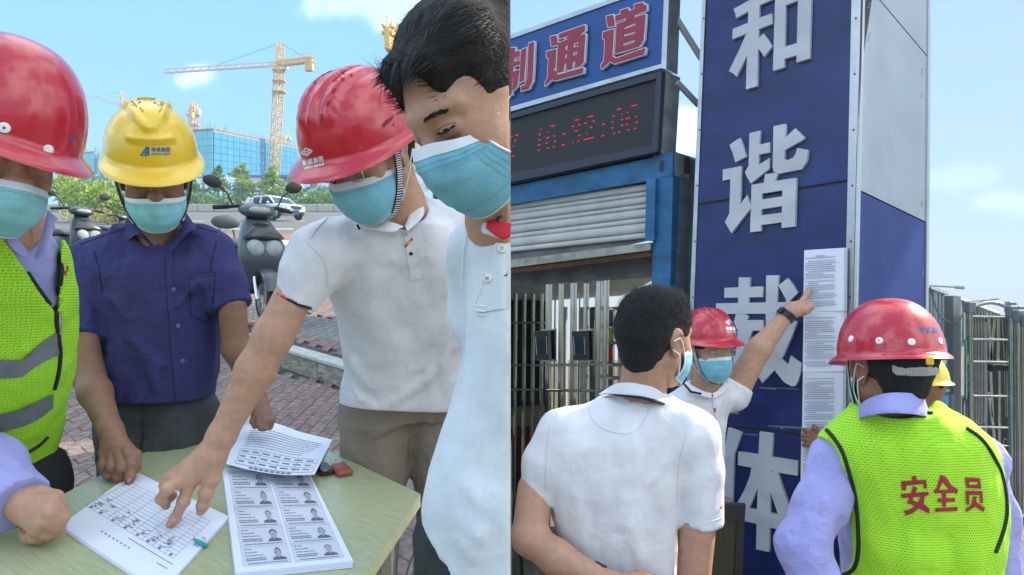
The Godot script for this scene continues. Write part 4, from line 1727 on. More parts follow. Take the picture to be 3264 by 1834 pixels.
	letters("character", "96,210 540,193 537,316 94,325|262,88 390,92 385,130 375,400 250,400|0,388 860,372 850,470 700,505 0,512|577,68 720,65 700,420 640,700 610,1000 580,860 570,500|860,580 935,600 900,690 770,990 670,1155 530,1302 490,1235 420,1190 520,1110 620,980 690,780|575,500 700,450 620,850 720,1000 820,1088 832,1090 858,990 920,1040 985,1078 975,1180 945,1280 910,1335 870,1340 780,1290 680,1165 600,960|717,185 822,100 890,180 942,270 850,355 855,420 800,420 805,345 760,260|230,512 340,512 375,540 355,580 545,580 545,700 250,705 205,600|250,690 420,700 300,1000 230,1000|200,1000 518,985 500,1118 200,1125|250,900 380,850 370,1285 245,1280", 2290, 860, 0.2765, front, "letter_white", 0.004, 0.026, pil)
	letters("character", "160,72 298,125 220,355 198,872 80,868 76,390 130,240|265,325 475,355 890,425 885,572 680,540 405,488 260,462|488,115 625,135 628,160 612,400 585,1370 450,1340 475,400|405,470 490,480 465,712 378,910 320,930 243,878 330,720 390,570|600,530 680,540 720,680 810,925 760,1060 690,1000 600,740|330,905 460,930 595,965 680,980 790,1000 700,1140 455,1075 325,1045", 2280, 1340, 0.304, front, "letter_white", 0.004, 0.026, pil)
	for s in [[2128, 14, 2238, 190, 0.030], [2158, 262, 2228, 336, 0.028]]:
		var mb := MB.new()
		mb.bar(onp(s[0], s[1], signp, -0.06), onp(s[2], s[3], front, -0.25), s[4], s[4], Vector3.UP, 0.003)
		obj("strut", mb, M.lamp_grey, pil)

	# ---- sign board
	var sb := thing("gate_sign", "long blue sign board with red characters over the gate", "sign", onp(1900, 300, signp) + Vector3(0, -0.2, 0))
	var board := MB.new()
	quad_px(board, [[1400, 205], [2130, -52], [2118, 210], [1400, 415]], signp, -0.10, 0.02)
	obj("board", board, M.sign_blue, sb)
	for e in [[[1400, 197], [2134, -62], [2134, -48], [1400, 211]], [[1400, 410], [2118, 207], [2118, 220], [1400, 426]]]:
		var mb := MB.new()
		quad_px(mb, e, signp, -0.11, 0.03)
		obj("edge_strip", mb, M.aluminium, sb)
	var es := MB.new()
	quad_px(es, [[2127, -62], [2143, -66], [2132, 224], [2116, 221]], signp, -0.11, 0.032)
	obj("edge_strip", es, M.aluminium, sb)
	letters("character", "1285,215 1350,195 1340,155 1430,125 1450,170 1515,130 1505,85 1610,60 1620,95 1652,85 1650,150 1500,210 1410,235 1285,278|1175,225 1255,205 1275,330 1195,345|1300,315 1395,280 1370,635 1280,660|1530,232 1640,200 1615,500 1570,575 1510,592|1370,290 1560,222 1560,288 1370,355|1370,385 1560,318 1550,390 1360,442|1360,470 1540,425 1540,490 1360,542|1350,582 1530,528 1570,575 1350,642|1420,225 1520,200 1490,260 1400,300|1140,410 1265,375 1250,640 1160,690 1160,490 1135,485|1160,620 1250,640 1245,700 1270,780 1215,755 1120,840 1115,800 1150,750|1240,690 1290,722 1640,600 1625,670 1270,780", 1632, 0, 0.2675, signp, "letter_red", 0.046, 0.052, sb, "letter_rim", 3.4)
	letters("character", "508,465 580,445 600,550 525,570|615,430 920,325 920,385 860,440 780,430 615,480|605,540 680,520 690,600 665,870 588,890|850,470 925,430 905,760 870,800 800,830 830,700|605,540 700,500 925,430 920,490 605,600|600,650 910,560 905,612 600,695|600,745 690,715 900,655 890,735 600,795|725,540 790,520 770,845 700,850|780,430 860,440 760,510 690,480|470,640 580,610 570,830 485,880 495,710 468,705|485,830 570,860 600,915 560,980 530,960 450,1040 455,1005 485,940|575,870 600,915 905,830 900,890 560,980", 1632, 0, 0.2675, signp, "letter_red", 0.046, 0.052, sb, "letter_rim", 3.4)
	letters("character", "255,540 315,520 300,900 290,1000 235,1000|235,950 290,980 250,1075 165,1100 165,1045 215,1030|165,620 225,595 195,975 145,1000|25,600 90,590 45,1150 -20,1170|-60,690 145,625 145,690 -60,765|-80,805 145,740 145,790 -80,855|-60,930 140,850 137,905 -60,980|80,880 140,850 120,1040 60,1100 70,1000|-60,950 -5,930 -20,1080 -70,1100|-60,620 -10,600 -40,700 -90,720", 1632, 0, 0.2675, signp, "letter_red", 0.046, 0.052, sb, "letter_rim", 3.4)

	# ---- LED display
	var led := thing("led_display", "black LED text display showing red dotted time below the sign", "display", onp(1880, 470, signp))
	var fr := MB.new()
	quad_px(fr, [[1400, 432], [2127, 232], [2112, 490], [1400, 640]], signp, -0.14, 0.035)
	obj("case", fr, M.led_frame, led)
	var fb := MB.new()
	for e in [[[1400, 436], [2126, 234], [2106, 258], [1400, 452]], [[2108, 250], [2125, 236], [2112, 486], [2094, 470]], [[1400, 606], [2094, 468], [2112, 488], [1400, 636]]]:
		quad_px(fb, e, signp, 0.03, 0.06)
	obj("frame", fb, M.led_frame, led)
	var fs := MB.new()
	quad_px(fs, [[1400, 448], [2108, 252], [2096, 472], [1400, 612]], signp, 0.034, 0.042)
	obj("screen", fs, M.led_face, led)
	var sd := MB.new()
	var sa := onp(2127, 231, signp)
	var sbm := onp(2112, 492, signp)
	var bk := Vector3(0.70, 0, -0.71)
	sd.hexa([sa + bk * 0.012, sa + bk * 0.14, sa + bk * 0.14 + signp.normal * 0.03, sa + bk * 0.012 + signp.normal * 0.03, sbm + bk * 0.012, sbm + bk * 0.14, sbm + bk * 0.14 + signp.normal * 0.03, sbm + bk * 0.012 + signp.normal * 0.03])
	obj("side_plate", sd, M.container_steel, led)
	var lit := MB.new()
	var dots := "55,668,2 140,648,3 112,732,2 88,812,1 10,835,1 40,902,3 80,968,2 508,555,1 690,508,4 490,640,2 608,607,1 487,720,2 615,688,3 715,664,2 482,800,2 595,770,2 725,743,2 475,880,2 618,848,2 705,828,2 860,630,3 848,797,3 1060,418,4 1270,365,5 1003,513,2 1098,490,2 1190,467,2 1315,437,2 1055,583,3 1278,530,2 1100,655,2 1215,628,1 1080,743,2 997,763,1 1240,705,9 1467,487,3 1458,660,3 1703,255,4 1935,200,5 1625,362,2 1752,328,1 1838,308,1 1605,452,2 1755,415,2 1840,395,4 1965,367,2 1600,540,2 1752,503,2 1822,488,2 1978,455,2 1630,620,2 1713,600,2 1850,570,2 1955,547,2"
	for s in dots.split(" "):
		var k := s.split(",")
		var n := int(k[2])
		for j in n:
			var x := 1632.0 + (float(k[0]) + (j - (n - 1) * 0.5) * 17.0) * 0.2073
			var y := 300.0 + (float(k[1]) - (j - (n - 1) * 0.5) * 4.2) * 0.2073
			quad_px(lit, [[x - 1.2, y - 1.1], [x + 1.2, y - 1.4], [x + 1.2, y + 1.1], [x - 1.2, y + 1.4]], signp, 0.042, 0.045)
	stuff(obj("lit_dots", lit, M.led_lit, led))

	build_container()

func build_container() -> void:
	var ct := thing("gate_container", "blue container gatehouse with half open roller shutter", "container", onp(1900, 1900, signp, -0.1))
	var hd := MB.new()
	quad_px(hd, [[1400, 640], [2146, 490], [2146, 562], [1400, 692]], signp, -0.35, 0.0)
	obj("header_beam", hd, M.container_blue, ct)
	var cb := MB.new()
	quad_px(cb, [[2082, 498], [2147, 486], [2144, 560], [2081, 572]], signp, -0.18, 0.006)
	var blk := obj("corner_casting", cb, M.container_blue, ct)
	var hole := MB.new()
	var hp := zpts("1118,1225 1130,1212 1145,1212 1153,1225 1153,1285 1140,1300 1125,1302 1115,1292", 1632, 0, 0.423)
	prism(hole, hp, signp, 0.0, 0.0075)
	obj("slot", hole, M.opening_dark, blk)
	# side of the container seen edge on
	var bk := Vector3(0.70, 0, -0.71)
	var strip := func(called: String, m: String, t: Array, a: float, b: float, parent: Node3D) -> MeshInstance3D:
		var mb := MB.new()
		var p0 := onp(t[0], t[1], signp)
		var p1 := onp(t[2], t[3], signp)
		var n := signp.normal * -0.06
		mb.hexa([p1 + bk * a, p1 + bk * b, p1 + bk * b + n, p1 + bk * a + n, p0 + bk * a, p0 + bk * b, p0 + bk * b + n, p0 + bk * a + n])
		return obj(called, mb, M[m], parent)
	strip.call("side_casting", "container_steel", [2147, 486, 2145, 560], 0.012, 0.13, ct)
	strip.call("side_wall", "container_side", [2142, 560, 2112, 2000], 0.012, 0.20, ct)
	strip.call("side_wall", "container_steel", [2142, 575, 2112, 2000], 0.202, 0.36, ct)
	var sh := MB.new()
	prism(sh, zpts("1245,1205 1265,1185 1285,1190 1296,1215 1292,1320 1262,1318 1245,1300", 1632, 0, 0.423), plane(onp(2147, 500, signp), onp(2147, 500, signp) + bk), 0.04, 0.044)
	obj("slot", sh, M.rust, ct)
	# posts
	for e in [["post", [[2097, 562], [2146, 562], [2112, 1960], [2062, 1960]], -0.2, 0.002, "container_blue"], ["shutter_guide", [[2070, 572], [2099, 572], [2094, 768], [2065, 768]], -0.05, 0.035, "container_blue"], ["guide_lip", [[2076, 768], [2099, 768], [2086, 1200], [2064, 1200]], -0.12, -0.02, "container_blue"]]:
		var mb := MB.new()
		quad_px(mb, e[1], signp, e[2], e[3])
		obj(e[0], mb, M[e[4]], ct)
	# roller shutter: slats, bottom bar, rusty lip
	var shut := thing("roller_shutter", "pale grey roller shutter pulled half up under blue beam", "shutter", onp(1800, 830, signp))
	var yl := [642.0, 679.0, 716.0, 757.0, 799.0]
	var yr := [578.0, 619.0, 659.0, 705.0, 756.0]
	for k in 4:
		for j in 2:
			var mb := MB.new()
			var t0: float = j * 0.62
			var t1: float = 0.60 if j == 0 else 0.98
			var l0 := lerpf(yl[k], yl[k + 1], t0)
			var l1 := lerpf(yl[k], yl[k + 1], t1)
			var r0 := lerpf(yr[k], yr[k + 1], t0)
			var r1 := lerpf(yr[k], yr[k + 1], t1)
			var dl: float = (yl[k] - yr[k]) / 436.0 * 232.0
			var rings := []
			for s in 2:
				var ring := PackedVector3Array()
				for i in 7:
					var u := i / 6.0
					var p := onp(1400.0, lerpf(l0, l1, u) + dl, signp) if s == 0 else onp(2076.0, lerpf(r0, r1, u), signp)
					ring.append(p + signp.normal * (-0.05 + 0.012 * pow(sin(u * PI), 0.4) * (1.0 if j == 0 else 0.7)))
				ring.append(ring[6] - signp.normal * 0.02)
				ring.append(ring[0] - signp.normal * 0.02)
				rings.append(ring)
			mb.loft(rings)
			obj("slat", mb, M.shutter, shut)
	for e in [["backing", [[1400, 740], [2078, 560], [2070, 760], [1400, 910]], -0.085, -0.075, "lintel_grey"], ["bottom_bar", [[1400, 858], [2074, 773], [2072, 798], [1400, 882]], -0.06, 0.0, "shutter_bar"], ["rusty_lip", [[1400, 882], [2072, 799], [2071, 818], [1400, 900]], -0.07, -0.02, "rust"]]:
		var mb := MB.new()
		quad_px(mb, e[1], signp, e[2], e[3])
		obj(e[0], mb, M[e[4]], shut)
	# lintel behind, ceiling, back wall, side walls of the inside
	var lt := MB.new()
	quad_px(lt, [[1400, 880], [2080, 800], [2076, 876], [1400, 925]], signp, -0.34, -0.26)
	obj("lintel", lt, M.lintel_grey, ct)
	var n := -signp.normal
	var a := onp(1480, 905, signp) + n * 0.35
	var b := onp(2076, 850, signp) + n * 0.35
	var al := onp(1480, 1960, signp) + n * 0.3
	var bl := onp(2070, 1960, signp) + n * 0.3
	var dp := Vector3(0, -0.2, -2.3)
	var slab := func(called: String, m: String, q: Array, thick: Vector3) -> void:
		var mb := MB.new()
		mb.hexa([q[0], q[1], q[2], q[3], q[0] + thick, q[1] + thick, q[2] + thick, q[3] + thick])
		obj(called, mb, M[m], ct)
	slab.call("ceiling", "inner_white", [a, b, b + dp, a + dp], Vector3(0, 0.05, 0))
	slab.call("back_wall", "inner_white", [a + dp, (a + dp).lerp(b + dp, 0.42), (al + dp).lerp(bl + dp, 0.42), al + dp], n * 0.05)
	slab.call("inner_wall", "inner_white", [b.lerp(bl, 0.45), (b + dp).lerp(bl + dp, 0.45), bl + dp, bl], Vector3(0.05, 0, 0))
	slab.call("inner_wall", "inner_white", [a, a + dp, al + dp, al], Vector3(-0.05, 0, 0))
	slab.call("floor", "tile_pale", [al, bl, bl + dp, al + dp], Vector3(0, -0.05, 0))
	slab.call("roof", "container_blue", [onp(1480, 640, signp, -0.36), onp(2140, 500, signp, -0.36), onp(2140, 500, signp, -0.36) + n * 2.2, onp(1480, 640, signp, -0.36) + n * 2.2], Vector3(0, 0.04, 0))
	var bp := Plane(signp.normal, onp(1632, 1100, signp, -1.9))
	for e in [["green_board", [[1560, 950], [1752, 960], [1752, 1290], [1560, 1300]], "inner_dark"], ["green_board", [[1660, 1015], [1722, 1012], [1722, 1240], [1660, 1240]], "inner_green"], ["brown_cabinet", [[1560, 1362], [1712, 1358], [1700, 1700], [1560, 1700]], "inner_brown"], ["poster", [[1946, 892], [2004, 884], [2004, 918], [1946, 924]], "shutter_bar"]]:
		var mb := MB.new()
		quad_px(mb, e[1], bp, 0.0, 0.03)
		obj(e[0], mb, M[e[2]], ct)
	for k in 9:
		var mb := MB.new()
		var x := 1800.0 + k * 30.0
		quad_px(mb, [[x, 980], [x + 15, 978], [x + 15, 1330], [x, 1332]], bp, 0.03, 0.06)
		obj("wall_batten", mb, M.lintel_grey if k % 2 else M.letter_rim, ct)
	var red := MB.new()
	quad_px(red, [[1936, 1052], [1962, 1048], [1962, 1098], [1936, 1098]], bp, 0.07, 0.08)
	obj("poster", red, M.poster_yellow, ct)
	var red2 := MB.new()
	prism(red2, pts("1936,1110 1966,1108 1966,1135 1951,1155 1936,1138"), bp, 0.07, 0.08)
	obj("poster", red2, M.poster_red, ct)
	# blue sill in the near corner and sunlit tiles behind it
	var sl := MB.new()
	quad_px(sl, [[1480, 1770], [1640, 1798], [1760, 1850], [1480, 1850]], signp, 0.25, 0.33)
	obj("sill", sl, M.container_blue, ct)

	# ---- stainless turnstile cage
	var cage := thing("turnstile_cage", "stainless steel turnstile cage of upright bars in the gateway", "turnstile", onp(1830, 1900, signp, -0.35))
	var cp := Plane(signp.normal, onp(1632, 1100, signp, -0.30))
	var up := func(x: float, y0: float, x1: float, y1: float, w: float, off: float, called: String) -> void:
		var mb := MB.new()
		mb.bar(onp(x, y0, cp, off), onp(x1, y1, cp, off), w, w, signp.normal, 0.004)
		obj(called, mb, M.stainless, cage)
	for e in [[1750, 898, 1742, 1930, 0.036], [1789, 902, 1781, 1930, 0.028], [1829, 898, 1820, 1930, 0.036], [1869, 902, 1859, 1930, 0.030], [1912, 892, 1901, 1930, 0.038], [1934, 880, 1921, 1930, 0.030]]:
		up.call(e[0], e[1], e[2], e[3], e[4], 0.0, "upright")
	for e in [[1744, 899, 1922, 888, 0.036], [1744, 1165, 1925, 1162, 0.018], [1742, 1245, 1920, 1246, 0.018]]:
		up.call(e[0], e[1], e[2], e[3], e[4], 0.012, "rail")
	for k in 7:
		var x := 1560.0 + k * 28.0
		up.call(x, 935.0, x - 8, 1930.0, 0.024, -0.35, "upright")
	for y in [1029.0, 1165.0, 1242.0]:
		up.call(1540.0, y + 1, 1745.0, y, 0.014, -0.33, "rail")
	for y in [985.0, 1046.0, 1094.0, 1164.0, 1206.0]:
		up.call(1930.0, y, 2040.0, y - 3.0, 0.024, -0.12, "turnstile_arm")
	for k in 6:
		var x := 1770.0 + k * 26.0
		up.call(x, 930.0, x - 8, 1600.0, 0.012, -0.55, "upright")
	for e in [[1702, 1756, 1056, 1150], [1822, 1878, 1056, 1154]]:
		var pm := MB.new()
		quad_px(pm, [[e[0] + 30, 1050], [e[0] + 76, 1048], [e[0] + 76, 1152], [e[0] + 30, 1154]], cp, 0.015, 0.03)
		obj("mounting_plate", pm, M.stainless, cage)
	for e in [[1702, 1056, "left"], [1823, 1057, "right"]]:
		var x: float = e[0]
		var y: float = e[1]
		var t := thing("face_terminal", "black face recognition terminal on the turnstile, %s one of two" % e[2], "terminal", onp(x + 25, y + 90, cp, 0.06), "face terminals on the turnstile")
		var pm := MB.new()
		var tp := Plane((signp.normal + Vector3(-0.35, 0, 0.1)).normalized(), onp(x + 25, y + 45, cp, 0.07))
		quad_px(pm, [[x, y], [x + 44, y - 2], [x + 47, y + 93], [x + 6, y + 93]], tp, -0.03, 0.0)
		obj("housing", pm, M.terminal_side, t)
		var fm := MB.new()
		quad_px(fm, [[x + 1, y + 1], [x + 43, y - 1], [x + 46, y + 91], [x + 7, y + 91]], tp, 0.0005, 0.004)
		obj("face_plate", fm, M.terminal_black, t)
		var sm := MB.new()
		quad_px(sm, [[x + 7, y + 22], [x + 38, y + 20], [x + 41, y + 70], [x + 11, y + 72]], tp, 0.0045, 0.006)
		obj("screen", sm, M.screen_dark, t)
		for s in [[5.0, 9.0], [39.0, 42.0]]:
			var rm := MB.new()
			rm.bar(onp(x + s[0], y + 18, tp, 0.006), onp(x + s[1], y + 74, tp, 0.006), 0.004, 0.003)
			obj("light_strip", rm, M.inner_white, t)

	# ---- notice sheets on the pillar
	var rows := [[798.0, 790.0, 994.0, 991.0, 2564.0, 2692.0], [986.0, 984.0, 1186.0, 1184.0, 2562.0, 2690.0], [1178.0, 1176.0, 1372.0, 1352.0, 2560.0, 2688.0], [1362.0, 1350.0, 1568.0, 1560.0, 2555.0, 2684.0]]
	for k in 4:
		var r: Array = rows[k]
		var nt := thing("notice_sheet", ["top printed notice sheet taped to the blue pillar, under the pointing finger", "second printed notice sheet from the top on the pillar", "third printed notice sheet, just left of the red hard hat's brim", "lowest printed notice sheet, under the hand of the vest man"][k], "notice", onp(r[4] + 60, r[2], front, 0.03), "printed notices pasted down the pillar")
		var off := 0.028 + 0.004 * (3 - k)
		var mb := MB.new()
		var grid := []
		for j in 7:
			var ring := PackedVector3Array()
			var v := j / 6.0
			for i in 7:
				var u := i / 6.0
				var x := lerpf(r[4] - v * 3.0, r[5] - v * 2.0, u)
				var y := lerpf(lerpf(r[0], r[1], u), lerpf(r[2], r[3], u), v)
				ring.append(onp(x, y, front, off + 0.006 * sin(v * 5.0 + k) * (1.0 - u) + 0.004 * v * v))
			grid.append(ring)
		mb.loft(grid, false, false, false)
		obj("sheet", mb, M.paper, nt)
		for s in 2:
			var m2 := MB.new()
			var g2 := []
			for ring in grid:
				var q := PackedVector3Array()
				for i in 7:
					q.append(ring[i] - front.normal * (0.004 + 0.004 * s) + front.normal.cross(Vector3.UP) * -0.006 * (s + 1))
				g2.append(q)
			m2.loft(g2, false, false, false)
			obj("under_sheet", m2, M.paper_side, nt)
		var tx := MB.new()
		var lines := 24
		var yy: float = r[0] + 26.0
		if k == 0:
			quad_px(tx, [[2612, 816], [2640, 814], [2640, 817], [2612, 819]], front, off + 0.0075, off + 0.008)
		for j in lines:
			if yy > r[2] - 16.0:
				break
			var x: float = r[4] + (24.0 if j % 5 == 1 else 16.0) - (yy - r[0]) * 0.012
			var xe: float = r[5] - 22.0 - (rng.randf() * 60.0 if j % 4 == 3 else rng.randf() * 3.0)
			while x < xe:
				var w := rng.randf_range(3.5, 9.0)
				var slp: float = (r[1] - r[0]) / 128.0 * (x - r[4])
				quad_px(tx, [[x, yy + slp], [x + w, yy + slp - 0.3], [x + w, yy + slp + 2.6], [x, yy + slp + 2.9]], front, off + 0.0075, off + 0.0080)
				x += w + rng.randf_range(0.9, 1.6)
			yy += 6.6 if j % 9 else 11.0
		stuff(obj("printed_text", tx, M.ink_soft, nt))

	# ---- chair
	var ch := thing("chair", "dark brown office chair with olive mesh back beside the pillar", "chair", Vector3(1.0, SR * 3.1, -3.1))
	var chp := Plane(Vector3(-0.2, 0.0, 1.0).normalized(), P(2330, 1650, 3.05))
	var cm := MB.new()
	quad_px(cm, [[2255, 1604], [2378, 1612], [2374, 1664], [2255, 1662]], chp, -0.035, 0.0)
	quad_px(cm, [[2350, 1662], [2374, 1664], [2362, 1990], [2336, 1990]], chp, -0.035, -0.001)
	quad_px(cm, [[2255, 1662], [2262, 1662], [2258, 1990], [2250, 1990]], chp, -0.035, -0.001)
	obj("back_frame", cm, M.chair_brown, ch)
	var c2 := MB.new()
	quad_px(c2, [[2262, 1664], [2349, 1664], [2335, 1990], [2258, 1990]], chp, -0.02, -0.006)
	obj("back_mesh", c2, M.chair_mesh, ch)
	var c3 := MB.new()
	c3.box(P(2300, 2080, 2.9), Vector3(0.45, 0.07, 0.45), Basis.IDENTITY, 0.02)
	obj("seat", c3, M.chair_brown, ch)
	for sx in [-1, 1]:
		for sz in [-1, 1]:
			var lg := MB.new()
			var t := P(2300, 2100, 2.9) + Vector3(sx * 0.19, 0, sz * 0.19)
			lg.bar(t, Vector3(t.x, SR * 2.9, t.z), 0.03, 0.03)
			obj("leg", lg, M.chair_brown, ch)

	# ---- added boards, out of view, that shade the group at the table
	var az := deg_to_rad(60.0)
	var f := Vector3(sin(az), 0, -cos(az))
	var r := Vector3(cos(az), 0, sin(az))
	var bb := thing("billboard", "grey boards on two posts, added out of view to shade the table group", "billboard", f * 14.0 + r * -2.0 + Vector3(0, -1.2, 0))
	var at := func(v: float, h: float) -> Vector3: return f * 14.0 - r * 0.0 + r * v + Vector3(0, 1.5 + h + 13.7 * tan(deg_to_rad(36.0)), 0)
	for e in [[-8.0, -5.15, -0.80, 2.2], [-5.14, -4.31, -0.42, 2.2], [-4.3, -0.72, -0.80, 2.2], [-8.0, -5.15, -2.3, -0.82], [-4.3, -2.1, -2.3, -0.82], [-5.14, -4.31, -2.3, -0.95]]:  # a gap is left so a patch of sun reaches the pavers
		var mb := MB.new()
		var p0: Vector3 = at.call(e[0], e[2])
		var p1: Vector3 = at.call(e[1], e[3])
		mb.box((p0 + p1) * 0.5, Vector3(e[1] - e[0], e[3] - e[2], 0.2), Basis(r, Vector3.UP, r.cross(Vector3.UP)), 0.02)
		obj("board", mb, M.shade_board_grey, bb)
	for v in [-4.2, -6.0]:
		var mb := MB.new()
		var p: Vector3 = at.call(v, -0.8)
		mb.tube(PackedVector3Array([Vector3(p.x, -1.4, p.z) + f * 0.25, p + f * 0.25]), 0.22, 12)
		obj("post", mb, M.fence_post, bb)

# ---------------------------------------------------------------- fence and folding gate on the right
func glyph_strokes(mb: MB, src: String, o: Vector2, s: float, w: float, pl: Plane, off: float) -> void:
	for st in src.split("|", false):
		var p := pts(st)
		for k in p.size() - 1:
			var a := o + p[k] * s
			var b := o + p[k + 1] * s
			var n := (b - a).orthogonal().normalized() * w * 0.5
			quad_px(mb, [[a.x + n.x, a.y + n.y], [b.x + n.x, b.y + n.y], [b.x - n.x, b.y - n.y], [a.x - n.x, a.y - n.y]], pl, off, off + 0.004)

func build_fence() -> void:
	var fp := plane(P(2956, 917, 7.0), P(3082, 963, 8.8))
	var fe := thing("site_fence", "grey corrugated site fence with teal and white notice boards", "fence", P(3020, 1600, 7.6))
	var ft := func(x: float) -> float: return 917.0 + (x - 2956.0) * 0.365
	var fbm := func(x: float) -> float: return 1628.0 - (x - 2956.0) * 0.86
	for e in [[2900, 2978], [2979, 3012], [3039, 3084], [3085, 3130], [3131, 3180]]:
		var mb := MB.new()
		var n := int((e[1] - e[0]) / 5)
		for k in n:
			var x0: float = lerpf(e[0], e[1], float(k) / n)
			var x1: float = lerpf(e[0], e[1], (k + 0.8) / n)
			quad_px(mb, [[x0, ft.call(x0)], [x1, ft.call(x1)], [x1, fbm.call(x1)], [x0, fbm.call(x0)]], fp, -0.04, 0.0 if k % 2 else 0.015)
		obj("panel", mb, M.fence_panel, fe)
		var cp := MB.new()
		quad_px(cp, [[e[0], ft.call(e[0]) - 5], [e[1], ft.call(e[1]) - 5], [e[1], ft.call(e[1]) + 4], [e[0], ft.call(e[0]) + 4]], fp, -0.06, 0.04)
		obj("rail", cp, M.letter_rim, fe)
	var po := MB.new()
	quad_px(po, [[3012, 944], [3038, 945], [3038, 1560], [3014, 1580]], fp, -0.08, 0.08)
	obj("post", po, M.fence_post, fe)
	# boards hung on the fence
	var tb := thing("notice_board", "teal notice board with white characters on the fence", "sign", onp(2990, 1290, fp, 0.05))
	var t1 := MB.new()
	quad_px(t1, [[2940, 1078], [3013, 1075], [3013, 1276], [2940, 1284]], fp, 0.02, 0.04)
	obj("board", t1, M.fence_teal, tb)
	var ci := MB.new()
	var circ := PackedVector2Array()
	for k in 20:
		circ.append(Vector2(2994 + cos(TAU * k / 20) * 10, 1148 + sin(TAU * k / 20) * 17))
	prism(ci, circ, fp, 0.04, 0.044)
	obj("emblem", ci, M.print_white, tb)
	var g := {"chu": "20,0 20,9|80,9 80,45 20,45 20,9|10,55 10,95 90,95 90,55|50,0 50,95", "ban": "20,30 75,30 70,95 55,85|45,0 40,60 15,98|10,50 5,75|90,50 96,70", "gong": "35,5 10,45|65,5 92,45|45,45 25,85 80,85|65,62 88,95", "qu": "90,8 10,8 10,92 95,92|30,25 78,80|75,22 28,80", "hao": "30,5 12,60 42,95|45,35 8,35|38,30 10,95|55,12 92,12 72,35|72,35 72,95 58,88|50,55 98,55", "fang": "12,5 12,98|12,8 38,8 22,45 38,70|65,2 70,18|48,25 98,25|66,25 48,95|64,50 90,50 84,95 72,88", "hu": "22,5 22,95 10,88|6,30 38,30|6,65 38,52|70,2 74,14|52,22 92,22 92,48 52,48|52,22 52,60 42,98", "kou": "15,15 85,15 85,90 15,90 15,15", "ti": "30,2 8,50|20,35 20,98|40,28 98,28|68,4 68,98|66,30 40,78|70,30 98,78|52,75 84,75", "wen": "12,10 20,20|8,38 18,48|6,95 22,65|42,8 88,8 88,45 42,45 42,8|42,26 88,26|38,58 92,58 92,92|30,94 98,94|55,58 55,92|74,58 74,92", "jian": "20,2 20,98|4,30 36,30|20,32 4,70|68,2 40,38|68,2 98,38|55,42 82,42|50,58 56,78|70,55 72,78|90,55 82,82|42,92 98,92", "ce": "10,10 18,20|6,95 20,65|32,10 60,10 60,70|32,10 32,70|46,25 46,65 32,95|48,72 60,95|76,15 76,75|94,4 94,95 84,88"}
	var wr := MB.new()
	for e in [["chu", 2975, 1186], ["ban", 2987, 1185], ["gong", 2998, 1185], ["qu", 3006, 1184], ["hao", 2977, 1212], ["fang", 2987, 1211], ["hu", 2997, 1211], ["kou", 3006, 1211], ["ti", 2977, 1241], ["wen", 2987, 1240], ["jian", 2997, 1240], ["ce", 3006, 1240]]:
		glyph_strokes(wr, g[e[0]], Vector2(e[1], e[2]), 0.088, 1.3, fp, 0.041)
	stuff(obj("writing", wr, M.print_white, tb))
	for e in [[3041, 3062, "nearer"], [3066, 3090, "farther"]]:
		var nb := thing("notice_board", "pale notice board in teal frame on the fence, %s of the pair" % e[2], "sign", onp(e[0] + 10, 1270, fp, 0.05), "pale notice boards on the fence")
		var b1 := MB.new()
		quad_px(b1, [[e[0], 1084], [e[1], 1090], [e[1], 1268], [e[0], 1274]], fp, 0.02, 0.04)
		obj("frame", b1, M.fence_teal, nb)
		var b2 := MB.new()
		quad_px(b2, [[e[0] + 2, 1102], [e[1] - 2, 1106], [e[1] - 2, 1258], [e[0] + 2, 1264]], fp, 0.041, 0.045)
		obj("sheet", b2, M.notice_pale, nb)
		var b3 := MB.new()
		for k in 18:
			quad_px(b3, [[e[0] + 4, 1112 + k * 8], [e[1] - 4 - rng.randf() * 4, 1114 + k * 8], [e[1] - 4, 1116 + k * 8], [e[0] + 4, 1114 + k * 8]], fp, 0.0455, 0.046)
		stuff(obj("printed_text", b3, M.lamp_grey, nb))
	var bd := thing("blue_door", "pale blue panel standing behind the vest man's collar", "panel", onp(2970, 1560, fp, 0.3))
	var bm := MB.new()
	quad_px(bm, [[2930, 1258], [2975, 1256], [2975, 1560], [2930, 1570]], fp, 0.1, 0.14)
	obj("panel", bm, M.fence_blue, bd)
	var bm2 := MB.new()
	quad_px(bm2, [[2976, 1254], [2988, 1254], [2988, 1560], [2976, 1562]], fp, 0.09, 0.16)
	obj("frame", bm2, M.fence_post, bd)
	# two lamp arms with a sagging cable
	for e in [[[2956, 910], [3041, 917], "nearer lamp arm, over the fence by the pillar"], [[3082, 962], [3155, 954], "farther lamp arm, over the fence by the folding gate"]]:
		var p0 := onp(e[0][0], e[0][1], fp, 0.0)
		var k: float = -p0.z / FPX
		var l := thing("fence_lamp", e[2] + ", thin and grey", "lamp", p0, "lamp arms along the fence top")
		var mb := MB.new()
		var p1 := p0 + Vector3((e[1][0] - e[0][0]) * k, -(e[1][1] - e[0][1]) * k, 0.15)
		mb.tube(PackedVector3Array([p0, p1]), 0.009, 7)
		obj("arm", mb, M.lamp_grey, l)
		var hm := MB.new()
		var dv := (p1 - p0).normalized()
		hm.tube(PackedVector3Array([p1 - dv * 0.07, p1 + dv * 0.01]), 0.018, 10)
		obj("lamp_head", hm, M.lamp_grey, l)
	var cab := MB.new()
	var cpts := PackedVector3Array()
	for q in resample(pts("2965,912 2985,985 3010,1018 3040,1030 3058,1026 3070,1000 3083,966"), 8.0):
		cpts.append(onp(q.x, q.y, fp, 0.12))
	cab.tube(cpts, 0.006, 6)
	var co := obj("hanging_cable", cab, M.cable)
	tag(co, "dark cable sagging between the two fence lamp arms", "cable")

